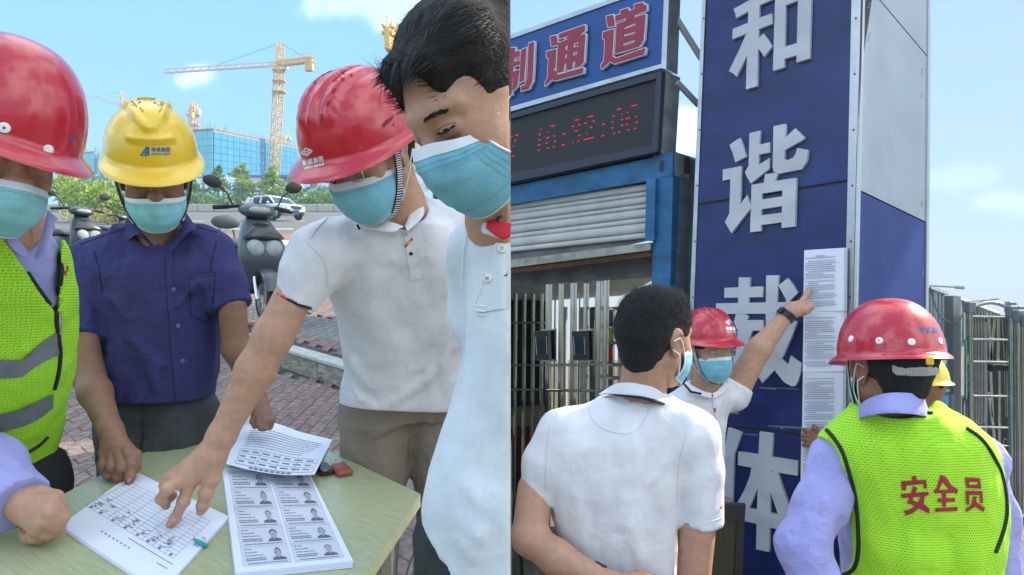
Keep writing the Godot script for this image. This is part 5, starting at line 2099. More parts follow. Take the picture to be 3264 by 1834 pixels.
	# folding gate: a row of tubular steel frames under curved hoods
	var fg := thing("folding_gate", "stainless folding gate with arched hoods at the yard's right edge", "gate", P(3180, 1605, 7.2))
	var dk := func(x: float) -> float: return 7.3 - (x - 3100.0) * 0.004
	for b in 4:
		var x0 := 3093.0 + b * 124.0 if b < 2 else 3220.0 + (b - 1) * 30.0
		var x1 := 3222.0 if b == 0 else (3250.0 if b == 1 else x0 + 26.0)
		if b == 1:
			x0 = 3226.0
		var d: float = dk.call(x0)
		var top := 972.0 + b * 14.0
		var bot := 1606.0 + b * 16.0
		for xx in [x0, x1]:
			var mb := MB.new()
			mb.tube(PackedVector3Array([P(xx, top + 12, d), P(xx + 3, bot, d)]), 0.030, 10)
			obj("upright", mb, M.stainless, fg)
			var kn := MB.new()
			kn.box(P(xx, top + 8, d), Vector3(0.085, 0.12, 0.085), Basis.IDENTITY, 0.012)
			obj("cap", kn, M.fence_post, fg)
		if b == 0:
			for dd in [0.0, 0.25, 0.5]:
				var ar := MB.new()
				var pa := PackedVector3Array()
				for k in 13:
					var u := k / 12.0
					pa.append(P(lerpf(x0, x1, u), top + 12 - sin(u * PI) * 20.0, d + dd))
				ar.tube(pa, 0.022, 8)
				obj("hood_arch", ar, M.stainless, fg)
			var ho := MB.new()
			var g2 := []
			for dd in [0.0, 0.5]:
				var pa := PackedVector3Array()
				for k in 13:
					var u := k / 12.0
					pa.append(P(lerpf(x0, x1, u), top + 10 - sin(u * PI) * 20.0, d + dd) + Vector3(0, 0.012, 0))
				g2.append(pa)
			ho.loft(g2, false, false, false)
			obj("hood", ho, M.inner_white, fg)
			for y in [1009.0, 1082.0, 1153.0, 1262.0, 1362.0, 1420.0]:
				var rl := MB.new()
				rl.tube(PackedVector3Array([P(x0 + 6, y, d), P(x1 - 4, y + 2, d)]), 0.016, 8)
				obj("rail", rl, M.stainless, fg)
			for k in 5:
				var up := MB.new()
				var xx := x0 + 8 + k * 9.0
				up.tube(PackedVector3Array([P(xx, 985, d + 0.1), P(xx + 2, 1590, d + 0.1)]), 0.010, 6)
				obj("bar", up, M.stainless, fg)
			var shp := MB.new()
			shp.box(P(x0 + 28, 1280, d + 0.35), Vector3(0.17, 1.7, 0.02))
			obj("infill_plate", shp, M.pillar_side, fg)
			for e in [[3152, 1010, 3160, 1150], [3158, 1150, 3172, 1010], [3184, 1000, 3182, 1160], [3198, 1010, 3206, 1148], [3158, 1185, 3164, 1330], [3188, 1180, 3186, 1430], [3206, 1180, 3210, 1330], [3152, 1250, 3190, 1560], [3206, 1400, 3160, 1590], [3188, 1420, 3196, 1590]]:
				var sc := MB.new()
				sc.bar(P(e[0], e[1], d + 0.06), P(e[2], e[3], d + 0.06), 0.030, 0.014, Vector3.BACK, 0.003)
				obj("scissor_bar", sc, M.stainless, fg)
			var rp := MB.new()  # dark sheet added behind the bars to darken the gaps
			rp.box(P(3180, 1300, d + 0.9), Vector3(0.62, 2.1, 0.03), Basis.IDENTITY, 0.005)
			obj("dark_backing", rp, M.trim_black, fg)
			var bx := MB.new()
			bx.box(P(3186, 1172, d + 0.1), Vector3(0.2, 0.07, 0.1), Basis.IDENTITY, 0.01)
			obj("motor_box", bx, M.trim_black, fg)
	for k in 12:
		var up := MB.new()
		var xx := 3226.0 + k * 5.0
		up.tube(PackedVector3Array([P(xx, 1000 + k * 2.0, 7.0 + k * 0.14), P(xx + 3, 1612, 7.0 + k * 0.14)]), 0.014, 6)
		obj("bar", up, M.stainless, fg)

# ---------------------------------------------------------------- table and papers
var tablep: Plane

func bil(q: Array, u: float, v: float) -> Vector2:
	var a: Vector2 = q[0].lerp(q[1], u)
	var b: Vector2 = q[3].lerp(q[2], u)
	return a.lerp(b, v)

func flat(mb: MB, poly: PackedVector2Array, off: float) -> void:
	var ix := Geometry2D.triangulate_polygon(poly)
	for k in range(0, ix.size(), 3):
		var t := []
		for j in 3:
			var p := poly[ix[k + j]]
			t.append(onp(p.x, p.y, tablep, 0.0) + tablep.normal * off)
		mb.tri(t[0], t[1], t[2], tablep.normal)

func stroke_px(mb: MB, a: Vector2, b: Vector2, w: float, off: float) -> void:
	var n := (b - a).orthogonal().normalized() * w * 0.5
	flat(mb, PackedVector2Array([a + n, b + n, b - n, a - n]), off)

func dashes(mb: MB, q: Array, u0: float, u1: float, v: float, h: float, lo: float, hi: float, gap: float, off: float) -> void:
	var u := u0
	while u < u1:
		var w := rng.randf_range(lo, hi)
		flat(mb, PackedVector2Array([bil(q, u, v), bil(q, minf(u + w, u1), v), bil(q, minf(u + w, u1), v + h), bil(q, u, v + h)]), off)
		u += w + gap

func scribble(mb: MB, q: Array, u: float, v: float, w: float, h: float, off: float) -> void:
	# a handwritten entry
	var last := bil(q, u, v + h * rng.randf())
	for k in 5:
		var p := bil(q, u + w * (k + rng.randf()) / 5.0, v + h * rng.randf())
		stroke_px(mb, last, p, 1.3, off)
		last = p

func sheet_px(mb: MB, c: Array, off0: float, off1: float) -> void:
	var q := []
	for off in [off0, off1]:
		for p in c:
			q.append(onp(p.x, p.y, tablep) + tablep.normal * off)
	mb.hexa(q)

func build_table() -> void:
	tablep = Plane(Vector3(0, 1, SL).normalized(), Vector3(0, 0.78, 0))
	var on := func(x: float, d: float) -> Vector3: return Vector3(x, 0.78 + SL * d, -d)
	var tb := thing("table", "pale green wood grained table the men stand around", "table", Vector3(-0.7, SL * 1.7, -1.7))
	var F: Vector3 = on.call(-0.970, 2.50)
	var R: Vector3 = on.call(-0.225, 1.756)
	var B: Vector3 = on.call(-0.352, 0.93)
	var L: Vector3 = on.call(-1.245, 0.93)
	var n := tablep.normal
	var mb := MB.new()
	mb.has_uv = true
	var g := 1.0
	var gu := Vector2(0.55, 0.83)
	for t in [[F, R, B], [F, B, L]]:
		var uvs := []
		for p in t:
			var q := Vector2(p.x, p.z)
			uvs.append(Vector2(q.dot(Vector2(0.80, 0.60)), q.dot(Vector2(-0.60, 0.80))) * 1.4)
		mb.tri(t[0], t[1], t[2], n, uvs[0], uvs[1], uvs[2])
	obj("top", mb, M.table_top, tb)
	var eb := MB.new()
	eb.hexa([F - n * 0.032, R - n * 0.032, B - n * 0.032, L - n * 0.032, F - n * 0.0015, R - n * 0.0015, B - n * 0.0015, L - n * 0.0015])
	obj("edge_band", eb, M.table_edge, tb)
	for p in [F.lerp(B, 0.07), R.lerp(L, 0.07), B.lerp(F, 0.07), L.lerp(R, 0.07)]:
		var lg := MB.new()
		lg.bar(p - n * 0.034, Vector3(p.x, SL * -p.z, p.z), 0.03, 0.03, Vector3.BACK, 0.003)
		obj("leg", lg, M.table_leg, tb)

	# --- the form the men point at
	var form := thing("form_sheet", "white gridded form with handwriting, under the pointing fingers", "paper", onp(440, 1700, tablep))
	var c := [Vector2(192, 1681), Vector2(431, 1508), Vector2(730, 1653), Vector2(512, 1896)]
	for k in 3:
		var s := MB.new()
		var o := Vector2(1.5 * k, 4.0 * k - 2.0 * (k % 2))
		var cc := []
		for p in c:
			cc.append(p + Vector2(-2, 7) * (2 - k) * 0.5)
		sheet_px(s, cc, 0.001 + 0.0012 * k, 0.0018 + 0.0012 * k)
		obj("sheet", s, M.paper if k == 2 else M.paper_side, form)
	var off := 0.0046
	var grid := [Vector2(273, 1618), Vector2(412, 1543), Vector2(670, 1668), Vector2(552, 1788)]
	var ln := MB.new()
	for k in 13:
		var u := k / 12.0
		stroke_px(ln, bil(grid, u, 0), bil(grid, u, 1), 0.9, off)
	for v in [0.0, 0.09, 0.24, 0.36, 0.52, 0.64, 0.76, 0.90, 1.0]:
		stroke_px(ln, bil(grid, 0, v), bil(grid, 1, v), 0.9, off)
	stuff(obj("ruled_lines", ln, M.ink_grey, form))
	var tx := MB.new()
	# title and headings run along the lower left edge of the page
	var tq := [Vector2(270, 1622), Vector2(258, 1630), Vector2(540, 1796), Vector2(554, 1790)]
	for e in [[0.28, 0.62, 2.9, 3.8], [0.52, 1.0, 0.9, 1.6]]:
		var u: float = e[0]
		while u < e[1]:
			var a: Vector2 = Vector2(270, 1624).lerp(Vector2(556, 1796), u) + Vector2(-9, 9) * e[2]
			flat(tx, PackedVector2Array([a, a + Vector2(5, 3.2), a + Vector2(0.5, 6.8), a + Vector2(-4.5, 3.6)]) if e[2] > 2.0 else PackedVector2Array([a, a + Vector2(4, 2.5), a + Vector2(1.5, 5), a + Vector2(-2.5, 2.5)]), off)
			u += 0.043 if e[2] > 2.0 else 0.019
	for k in 5:
		var a := Vector2(502 + k * 7, 1800 + k * 4)
		flat(tx, PackedVector2Array([a, a + Vector2(4, 2.5), a + Vector2(0.5, 6.4), a + Vector2(-3.5, 3.9)]), off)
	for k in 8:
		var v: float = [0.03, 0.14, 0.28, 0.42, 0.56, 0.68, 0.81, 0.94][k]
		dashes(tx, grid, 0.01, 0.07, v, 0.03, 0.012, 0.02, 0.004, off)
	stuff(obj("printed_text", tx, M.ink_grey, form))
	var hw := MB.new()
	for k in 4:
		for j in 7:
			if rng.randf() < 0.8 - k * 0.12:
				scribble(hw, grid, 0.095 + k * 0.083, [0.02, 0.12, 0.27, 0.40, 0.55, 0.67, 0.80][j], 0.06, 0.09, off + 0.0003)
	stuff(obj("handwriting", hw, M.ink, form))

	# --- green binder clip on its corner
	var cl := thing("binder_clip", "teal green binder clip on the form's right edge", "clip", onp(648, 1738, tablep))
	var cm := MB.new()
	var pr := []
	var a0 := onp(634, 1730, tablep)
	var a1 := onp(664, 1746, tablep)
	for p in [a0, a1]:
		var ring := PackedVector3Array()
		for k in [[0.000, 0.001], [0.013, 0.006], [0.015, 0.012], [0.013, 0.014], [0.000, 0.0075]]:
			ring.append(p + Vector3(0.5, 0, -0.85) * -k[0] + n * k[1])
		pr.append(ring)
	cm.loft(pr)
	obj("spring", cm, M.clip_green, cl)
	for s in [-1.0, 1.0]:
		var w := MB.new()
		var m: Vector3 = a0.lerp(a1, 0.5) + n * (0.008 + s * 0.003)
		var e := (a1 - a0).normalized()
		var f := Vector3(0.75, 0.1, -0.62) * -1.0 if s < 0 else Vector3(0.35, 0.5, 0.7)
		w.tube(PackedVector3Array([m - e * 0.006, m - e * 0.005 + f * 0.018, m + e * 0.005 + f * 0.018, m + e * 0.006]), 0.0009, 6)
		obj("handle", w, M.clip_green if s < 0 else M.chrome, cl)

	# --- the stack of photocopied cards
	var ids := thing("copied_card_sheets", "stack of photocopied identity card sheets in the table's middle", "papers", onp(900, 1700, tablep))
	var ic := [Vector2(709, 1499), Vector2(983, 1508), Vector2(1127, 1799), Vector2(752, 1838)]
	for k in 5:
		var s := MB.new()
		var cc := []
		var o := Vector2((k % 2) * 3.0 - 1.0, (4 - k) * 3.4)
		for p in ic:
			cc.append(p + o * (1.0 if p.y > 1600 else 0.1) + Vector2(-0.6 * (4 - k), 0))
		sheet_px(s, cc, 0.001 + 0.0012 * k, 0.0018 + 0.0012 * k)
		obj("sheet", s, M.paper if k == 4 else M.paper_side, ids)
	var io := 0.0074
	var bgm := MB.new()
	var soft := MB.new()
	var inkm := MB.new()
	var dark := MB.new()
	var qi := [Vector2(724, 1508), Vector2(985, 1516), Vector2(1105, 1792), Vector2(774, 1822)]
	for r in 5:
		for cidx in 2:
			var u0 := 0.01 + cidx * 0.50
			var v0 := 0.005 + r * 0.198
			var q := [bil(qi, u0, v0), bil(qi, u0 + 0.47, v0), bil(qi, u0 + 0.47, v0 + 0.188), bil(qi, u0, v0 + 0.188)]
			flat(bgm, PackedVector2Array(q), io - 0.0006)
			for e in [[0, 1], [1, 2], [2, 3], [3, 0]]:
				stroke_px(soft, q[e[0]], q[e[1]], 0.8, io - 0.0003)
			for k in 3:
				dashes(inkm, q, 0.07, 0.22 + 0.12 * k, 0.10 + k * 0.17, 0.055, 0.02, 0.05, 0.02, io)
			for k in 2:
				dashes(inkm, q, 0.07, 0.50, 0.60 + k * 0.1, 0.06, 0.02, 0.05, 0.012, io)
			dashes(inkm, q, 0.10, 0.92, 0.88, 0.05, 0.012, 0.03, 0.008, io)
			# portrait: shoulders, face, hair
			var pc := Vector2(0.76, 0.40)
			var fw := rng.randf_range(0.84, 1.12)
			var hv := rng.randf_range(0.85, 1.3)
			var lg := rng.randf() < 0.3
			var blob := func(m: MB, cx: float, cy: float, rx: float, ry: float, a0_: float, a1_: float, off_: float) -> void:
				var poly := PackedVector2Array()
				for k in 15:
					var a := lerpf(a0_, a1_, k / 14.0)
					poly.append(bil(q, cx + cos(a) * rx, cy + sin(a) * ry))
				flat(m, poly, off_)
			flat(dark, PackedVector2Array([bil(q, 0.62, 0.80), bil(q, 0.64, 0.68), bil(q, 0.72, 0.60), bil(q, 0.80, 0.60), bil(q, 0.90, 0.68), bil(q, 0.92, 0.80)]), io)
			blob.call(inkm if rng.randf() < 0.45 else dark, pc.x, pc.y + (0.06 if lg else -0.06), 0.080 * fw, (0.32 if lg else 0.21) * hv, PI, TAU * (1.0 if not lg else 0.999), io + 0.0002)
			blob.call(soft, pc.x, pc.y + 0.02, 0.062 * fw, 0.19 + 0.02 * hv, 0.0, TAU * 0.99, io + 0.0004)
			blob.call(inkm, pc.x - 0.025, pc.y, 0.012, 0.018, 0.0, TAU * 0.99, io + 0.0006)
			blob.call(inkm, pc.x + 0.025, pc.y, 0.012, 0.018, 0.0, TAU * 0.99, io + 0.0006)
			flat(soft, PackedVector2Array([bil(q, 0.735, 0.62), bil(q, 0.785, 0.62), bil(q, 0.76, 0.72)]), io + 0.0004)
	stuff(obj("card_grounds", bgm, M.card_grey, ids))
	stuff(obj("card_shading", soft, M.ink_soft, ids))
	stuff(obj("card_text", inkm, M.ink_grey, ids))
	stuff(obj("card_portraits", dark, M.ink, ids))

	# --- the sheet being lifted at the back of the stack
	var lf := thing("lifted_page", "printed page curled up over the card sheets by a hand", "paper", onp(880, 1450, tablep))
	var lc := [Vector2(758, 1372), Vector2(862, 1350), Vector2(1059, 1402), Vector2(1003, 1513), Vector2(717, 1482)]
	var rows := []
	var top := [Vector2(768, 1358), Vector2(862, 1347), Vector2(960, 1378), Vector2(1059, 1402)]
	var bot := [Vector2(716, 1478), Vector2(800, 1500), Vector2(905, 1515), Vector2(1002, 1514)]
	var hgt := func(u: float, v: float) -> float: return 0.004 + 0.035 * smoothstep(0.35, 1.0, v) * (0.7 + 0.3 * u) + 0.02 * (1.0 - v) * smoothstep(0.4, 0.0, u)
	var lift_pt := func(u: float, v: float, e: float) -> Vector3:
		var uu := clampf(u, 0.0, 1.0) * 3.0
		var k := mini(int(uu), 2)
		var f := uu - k
		var a: Vector2 = top[k].cubic_interpolate(top[k + 1], top[maxi(k - 1, 0)], top[mini(k + 2, 3)], f)
		var b: Vector2 = bot[k].cubic_interpolate(bot[k + 1], bot[maxi(k - 1, 0)], bot[mini(k + 2, 3)], f)
		var p := a.lerp(b, v)
		return onp(p.x, p.y, tablep, hgt.call(u, v) + e)
	for e in [0.0, -0.0006]:
		var g2 := []
		for j in 11:
			var ring := PackedVector3Array()
			for i in 17:
				ring.append(lift_pt.call(i / 16.0, j / 10.0, e))
			g2.append(ring)
		var s := MB.new()
		s.loft(g2, false, false, false)
		if s.n[40].y < 0.0:
			s.flip()
		obj("sheet", s, M.paper if e == 0.0 else M.paper_side, lf)
	var lt := MB.new()
	var piece := func(u0: float, u1: float, v0: float, v1: float) -> void:
		lt.quad(lift_pt.call(u0, v0, 0.0008), lift_pt.call(u1, v0, 0.0008), lift_pt.call(u1, v1, 0.0008), lift_pt.call(u0, v1, 0.0008), n)
	for k in 8:
		var u := 0.16
		while u < 0.9 - 0.02 * k:
			var w := rng.randf_range(0.01, 0.03)
			piece.call(u, u + w, 0.16 + k * 0.05, 0.175 + k * 0.05)
			u += w + 0.006
	for v in [0.58, 0.68, 0.80, 0.92]:
		for k in 16:
			piece.call(0.14 + k * 0.05, 0.19 + k * 0.05, v, v + 0.008)
	for u in [0.14, 0.36, 0.56, 0.74, 0.94]:
		for k in 4:
			piece.call(u, u + 0.004, 0.58 + k * 0.085, 0.665 + k * 0.085)
	for r in 3:
		for k in 7:
			piece.call(0.16 + k * 0.11, 0.22 + k * 0.11 + rng.randf() * 0.02, 0.62 + r * 0.11, 0.65 + r * 0.11)
	for k in 8:
		piece.call(0.30 + k * 0.055, 0.34 + k * 0.055, 0.94, 0.975)
	stuff(obj("printed_text", lt, M.ink_grey, lf))

	# --- rolled paper by the far corner
	var rl := MB.new()
	rl.tube(PackedVector3Array([onp(742, 1374, tablep, 0.016), onp(772, 1352, tablep, 0.016)]), 0.0155, 16, -1.0, true)
	var ro := obj("paper_roll", rl, M.paper)
	tag(ro, "short white roll of paper lying behind the pointing forearm", "paper roll")

	# --- keys
	var kx := thing("car_key", "black car key fob with red button beside the brown case", "key", onp(1037, 1495, tablep))
	var kb := MB.new()
	var kd := (onp(1056, 1526, tablep) - onp(1016, 1468, tablep)).normalized()
	var ks := kd.cross(n).normalized()
	var kbas := Basis(ks, n, ks.cross(n))
	kb.box(onp(1034, 1497, tablep, 0.008), Vector3(0.036, 0.015, 0.066), kbas, 0.005)
	obj("fob", kb, M.key_black, kx)
	var kr := MB.new()
	kr.ball(onp(1036, 1500, tablep, 0.016), Vector3(0.009, 0.002, 0.010), kbas, 12, 6)
	obj("button", kr, M.key_red, kx)
	var kg := MB.new()
	var ring := PackedVector3Array()
	for k in 17:
		ring.append(onp(1022, 1465, tablep, 0.006) + (ks * cos(TAU * k / 16) + kd * sin(TAU * k / 16)) * 0.010)
	kg.tube(ring, 0.0014, 6)
	obj("key_ring", kg, M.chrome, kx)
	var lk := thing("key_case", "brown leather key case lying near the table corner", "key case", onp(1088, 1497, tablep))
	var lb := MB.new()
	var ld := (onp(1112, 1522, tablep) - onp(1068, 1474, tablep)).normalized()
	var lsd := ld.cross(n).normalized()
	var lbas := Basis(lsd, n, lsd.cross(n))
	lb.box(onp(1089, 1497, tablep, 0.009), Vector3(0.043, 0.017, 0.074), lbas, 0.006)
	obj("case", lb, M.key_leather, lk)
	var ls := MB.new()
	ls.box(onp(1091, 1495, tablep, 0.0175), Vector3(0.041, 0.0012, 0.0016), lbas)
	obj("stitch", ls, M.chair_brown, lk)
	var lr := MB.new()
	var r2 := PackedVector3Array()
	for k in 17:
		r2.append(onp(1062, 1468, tablep, 0.006) + (lsd * cos(TAU * k / 16) + ld * sin(TAU * k / 16)) * 0.009)
	lr.tube(r2, 0.0013, 6)
	obj("key_ring", lr, M.chrome, lk)

# ---------------------------------------------------------------- people
var head_mb: MB
var wr: FastNoiseLite
var wk: FastNoiseLite

func sec(y: float, xl: float, xr: float, d: float, dep: float, yaw := 0.0) -> Array:
	return [P((xl + xr) * 0.5, y, d), (xr - xl) * 0.5 * d / FPX, dep, yaw]

func head_basis(yaw: float, pitch: float, roll: float) -> Basis:
	return Basis(Vector3.UP, deg_to_rad(yaw)) * Basis(Vector3.RIGHT, deg_to_rad(pitch)) * Basis(Vector3.BACK, deg_to_rad(roll))

func make_head(cut_at := Vector3.ZERO, cut_n := Vector3.ZERO) -> MB:
	var f := Field.new(Vector3(-0.105, -0.135, -0.125), Vector3(0.105, 0.13, 0.14), 0.0033)
	var v := func(x: float, y: float, z: float) -> Vector3: return Vector3(x, y, z)
	f.cap(v.call(0, 0.035, -0.045), v.call(0, 0.04, 0.018), 0.078, 0.075, 0.02, Vector3.RIGHT, 0.95)
	f.cap(v.call(0, 0.0, 0.03), v.call(0, -0.065, 0.042), 0.062, 0.046, 0.03)
	f.cap(v.call(0, -0.04, -0.028), v.call(0, -0.062, -0.032), 0.054, 0.050, 0.03)
	f.cap(v.call(0, -0.1, 0.068), v.call(0, -0.104, 0.07), 0.019, 0.019, 0.03)
	for s in [-1.0, 1.0]:
		f.cap(v.call(s * 0.05, -0.05, 0.005), v.call(s * 0.022, -0.096, 0.058), 0.022, 0.018, 0.03)
		f.cap(v.call(s * 0.040, -0.022, 0.058), v.call(s * 0.036, -0.03, 0.066), 0.026, 0.022, 0.03)
		f.cap(v.call(s * 0.034, 0.012, 0.106), v.call(s * 0.037, 0.010, 0.104), 0.016, 0.016, 0.014, Vector3.ZERO, 1.0, 1)
		f.cap(v.call(s * 0.028, 0.009, 0.083), v.call(s * 0.038, 0.008, 0.080), 0.0135, 0.0125, 0.004)
		# closed lid line and crease
		f.cap(v.call(s * 0.020, 0.0030, 0.099), v.call(s * 0.046, 0.0035, 0.092), 0.0016, 0.0016, 0.003, Vector3.ZERO, 1.0, 1)
		f.cap(v.call(s * 0.012, 0.030, 0.092), v.call(s * 0.05, 0.032, 0.074), 0.011, 0.008, 0.016)
		f.cap(v.call(s * 0.012, -0.028, 0.100), v.call(s * 0.011, -0.027, 0.106), 0.009, 0.008, 0.006)
		# ear: shell with rim and hollow
		f.cap(v.call(s * 0.0785, 0.020, -0.018), v.call(s * 0.076, -0.024, -0.006), 0.023, 0.013, 0.008, Vector3(1, 0, -0.35 * s), 0.42)
		f.cap(v.call(s * 0.090, 0.014, -0.012), v.call(s * 0.087, -0.008, -0.004), 0.011, 0.007, 0.006, Vector3(1, 0, 0), 0.7, 1)
		f.cap(v.call(s * 0.081, 0.002, 0.006), v.call(s * 0.080, -0.008, 0.006), 0.005, 0.005, 0.005)
	f.cap(v.call(0, 0.020, 0.092), v.call(0, -0.020, 0.110), 0.0085, 0.0125, 0.014)
	f.cap(v.call(0, -0.024, 0.112), v.call(0, -0.025, 0.112), 0.0125, 0.0125, 0.008)
	f.cap(v.call(-0.018, -0.060, 0.086), v.call(0.018, -0.060, 0.086), 0.009, 0.009, 0.012)
	f.cap(v.call(-0.022, -0.062, 0.098), v.call(0.022, -0.062, 0.098), 0.002, 0.002, 0.003, Vector3.ZERO, 1.0, 1)
	if cut_n != Vector3.ZERO:
		f.cut(cut_at, cut_n, 0.003)
	var out := MB.new()
	f.mesh(out)
	return out

func finger(f: Field, p: Array, r0: float, r1: float, k := 0.006) -> void:
	for j in p.size() - 1:
		var a := lerpf(r0, r1, float(j) / (p.size() - 1))
		var b := lerpf(r0, r1, float(j + 1) / (p.size() - 1))
		f.cap(p[j], p[j + 1], a, b, k)
		if j > 0:
			f.cap(p[j], p[j], a * 1.08, a * 1.08, k)

func limb_field(p: Array, pad: float, cell: float) -> Field:
	var lo: Vector3 = p[0]
	var hi: Vector3 = p[0]
	for q in p:
		lo = lo.min(q)
		hi = hi.max(q)
	var e := Vector3(pad, pad, pad)
	return Field.new(lo - e, hi + e, cell)

func nail(parent: Node3D, at: Vector3, dirv: Vector3, up: Vector3, r: float) -> void:
	var z := dirv.normalized()
	var y := (up - z * up.dot(z)).normalized()
	var mb := MB.new()
	mb.ball(at, Vector3(r * 0.72, r * 0.25, r), Basis(y.cross(z), y, z), 10, 6)
	obj("nail", mb, M.nail, parent)

# hat: shell with brim, in head space; returns mesh
func hat_shell(t: Transform3D, w: float, l: float, h: float, peak: float, style: String) -> MB:
	var mb := MB.new()
	var na := 72
	var nr := 26
	var rings := []
	for k in nr + 1:
		var th := PI * 0.5 * (1.0 - float(k) / nr)
		th = maxf(th, 0.0)
		var ring := PackedVector3Array()
		for j in na:
			var a := TAU * j / na
			var r := pow(maxf(cos(th), 0.0), 0.86)
			var p := Vector3(sin(a) * w * r, h * pow(sin(th), 1.0), cos(a) * l * r)
			var nn := Vector3(p.x / (w * w), p.y / (h * h) + 1e-4, p.z / (l * l)).normalized()
			var up := sin(th)
			var b := 0.0
			if style == "vee":
				var wide := 0.052 * clampf((up - 0.60) / 0.40, 0.0, 1.0) if p.z > 0.0 else 0.052
				if p.z > -0.03 and up > 0.60:
					b = 0.012 * smoothstep(wide + 0.007, wide - 0.004, absf(p.x)) * smoothstep(0.60, 0.72, up)
					b -= 0.007 * smoothstep(wide - 0.006, wide * 0.4 - 0.008, absf(p.x)) * smoothstep(0.7, 0.9, up)
				elif up > 0.5:
					b = 0.010 * smoothstep(0.058, 0.046, absf(p.x)) * smoothstep(-0.10, -0.05, p.z)
			elif style == "ridged":
				for c in [-0.036, 0.0, 0.036]:
					b = maxf(b, 0.007 * smoothstep(0.0155, 0.0095, absf(p.x - c * (0.7 + 0.3 * up))))
				b *= smoothstep(0.42, 0.60, up)
			ring.append(t * (p + nn * b))
		rings.append(ring)
	# brim: out, lip, back under
	for q in [[0.30, -0.004, 0.0], [0.75, -0.007, 0.0], [1.0, -0.010, 0.0], [1.0, -0.014, 0.0], [0.6, -0.013, 0.0], [0.0, -0.012, -0.004], [-0.02, 0.0, -0.007], [-0.05, 0.04, -0.009]]:
		var ring := PackedVector3Array()
		for j in na:
			var a := TAU * j / na
			var fr := pow(maxf(cos(a), 0.0), 1.4)
			var bk := pow(maxf(-cos(a), 0.0), 3.0)
			var e: float = (0.009 + peak * fr + 0.012 * bk) * q[0] + q[2]
			var dr: float = -maxf(q[0], 0.0) * (0.010 * fr + 0.003)
			var n2 := Vector2(sin(a) / w, cos(a) / l).normalized()
			ring.append(t * Vector3(sin(a) * w + n2.x * e, q[1] + dr, cos(a) * l + n2.y * e))
		rings.append(ring)
	mb.loft(rings, false, false)
	# the lip and underside turn the normals inwards; recompute from faces
	for j in mb.n.size():
		mb.n[j] = Vector3.ZERO
	for j in range(0, mb.i.size(), 3):
		var nn := -(mb.v[mb.i[j + 1]] - mb.v[mb.i[j]]).cross(mb.v[mb.i[j + 2]] - mb.v[mb.i[j]])
		for m in 3:
			mb.n[mb.i[j + m]] += nn
	for j in mb.n.size():
		mb.n[j] = mb.n[j].normalized()
	return mb

func mask_shell(t: Transform3D, lo := -0.128, puff := 0.0, drop := 0.0, wide := 1.22) -> Array:
	var up := MB.new()
	var rows := []
	var band := []
	var nu := 33
	var nv := 18
	for j in nv + 1:
		var v := float(j) / nv
		var ring := PackedVector3Array()
		for i in nu:
			var u := i / float(nu - 1) * 2.0 - 1.0
			var au := absf(u)
			var yt := -0.016 - drop + 0.010 * (1.0 - au) - 0.008 * au * au
			var yb := lo + 0.030 * au * au
			var y := lerpf(yt, yb, v)
			var phi := u * lerpf(wide, 1.22, v)
			var bulge := sin(PI * clampf(v * 0.95 + 0.05, 0.0, 1.0))
			var bz := 0.111 + 0.014 * bulge + puff * bulge - 0.022 * v * v
			var ax := 0.079 + 0.005 * bulge - 0.014 * v * v
			var nose := 0.012 * exp(-(u / 0.16) ** 2) * smoothstep(0.62, 0.15, v) * (1.0 if drop < 0.02 else 0.3)
			var pleat := 0.0022 * fposmod(v * 4.0, 1.0) * (1.0 - au ** 4)
			var z := -0.012 + (bz + 0.012 + nose) * cos(phi) + pleat
			z -= 0.006 * smoothstep(0.6, 1.0, au)
			ring.append(t * Vector3(ax * signf(phi) * pow(absf(sin(phi)), 0.86), y, z))
		rows.append(ring)
	up.loft(rows, false, false, false)
	var inner := []
	for r in rows:
		var q := PackedVector3Array()
		for p in r:
			q.append(p + (t.origin - p).normalized() * 0.0015)
		inner.append(q)
	var fw := t.basis.z
	if up.n[up.n.size() / 2].dot(fw) < 0.0:
		up.flip()
	# white binding along the top edge and the sides
	for e in [[0, 0.0], [nv, 0.0]]:
		pass
	var bm := MB.new()
	var top := []
	for j in 2:
		var q := PackedVector3Array()
		for i in nu:
			q.append(rows[j * 2][i] + (rows[j * 2][i] - t * Vector3(0, -0.05, 0)).normalized() * 0.0009)
		top.append(q)
	bm.loft(top, false, false, false)
	if bm.n[nu / 2].dot(fw) < 0.0:
		bm.flip()
	for e in [0, nv]:
		bm.tube(rows[e], 0.0010, 5)
	for i in [0, nu - 1]:
		var q := PackedVector3Array()
		for j in nv + 1:
			q.append(rows[j][i])
		bm.tube(q, 0.0018, 5)
	return [up, bm, rows]

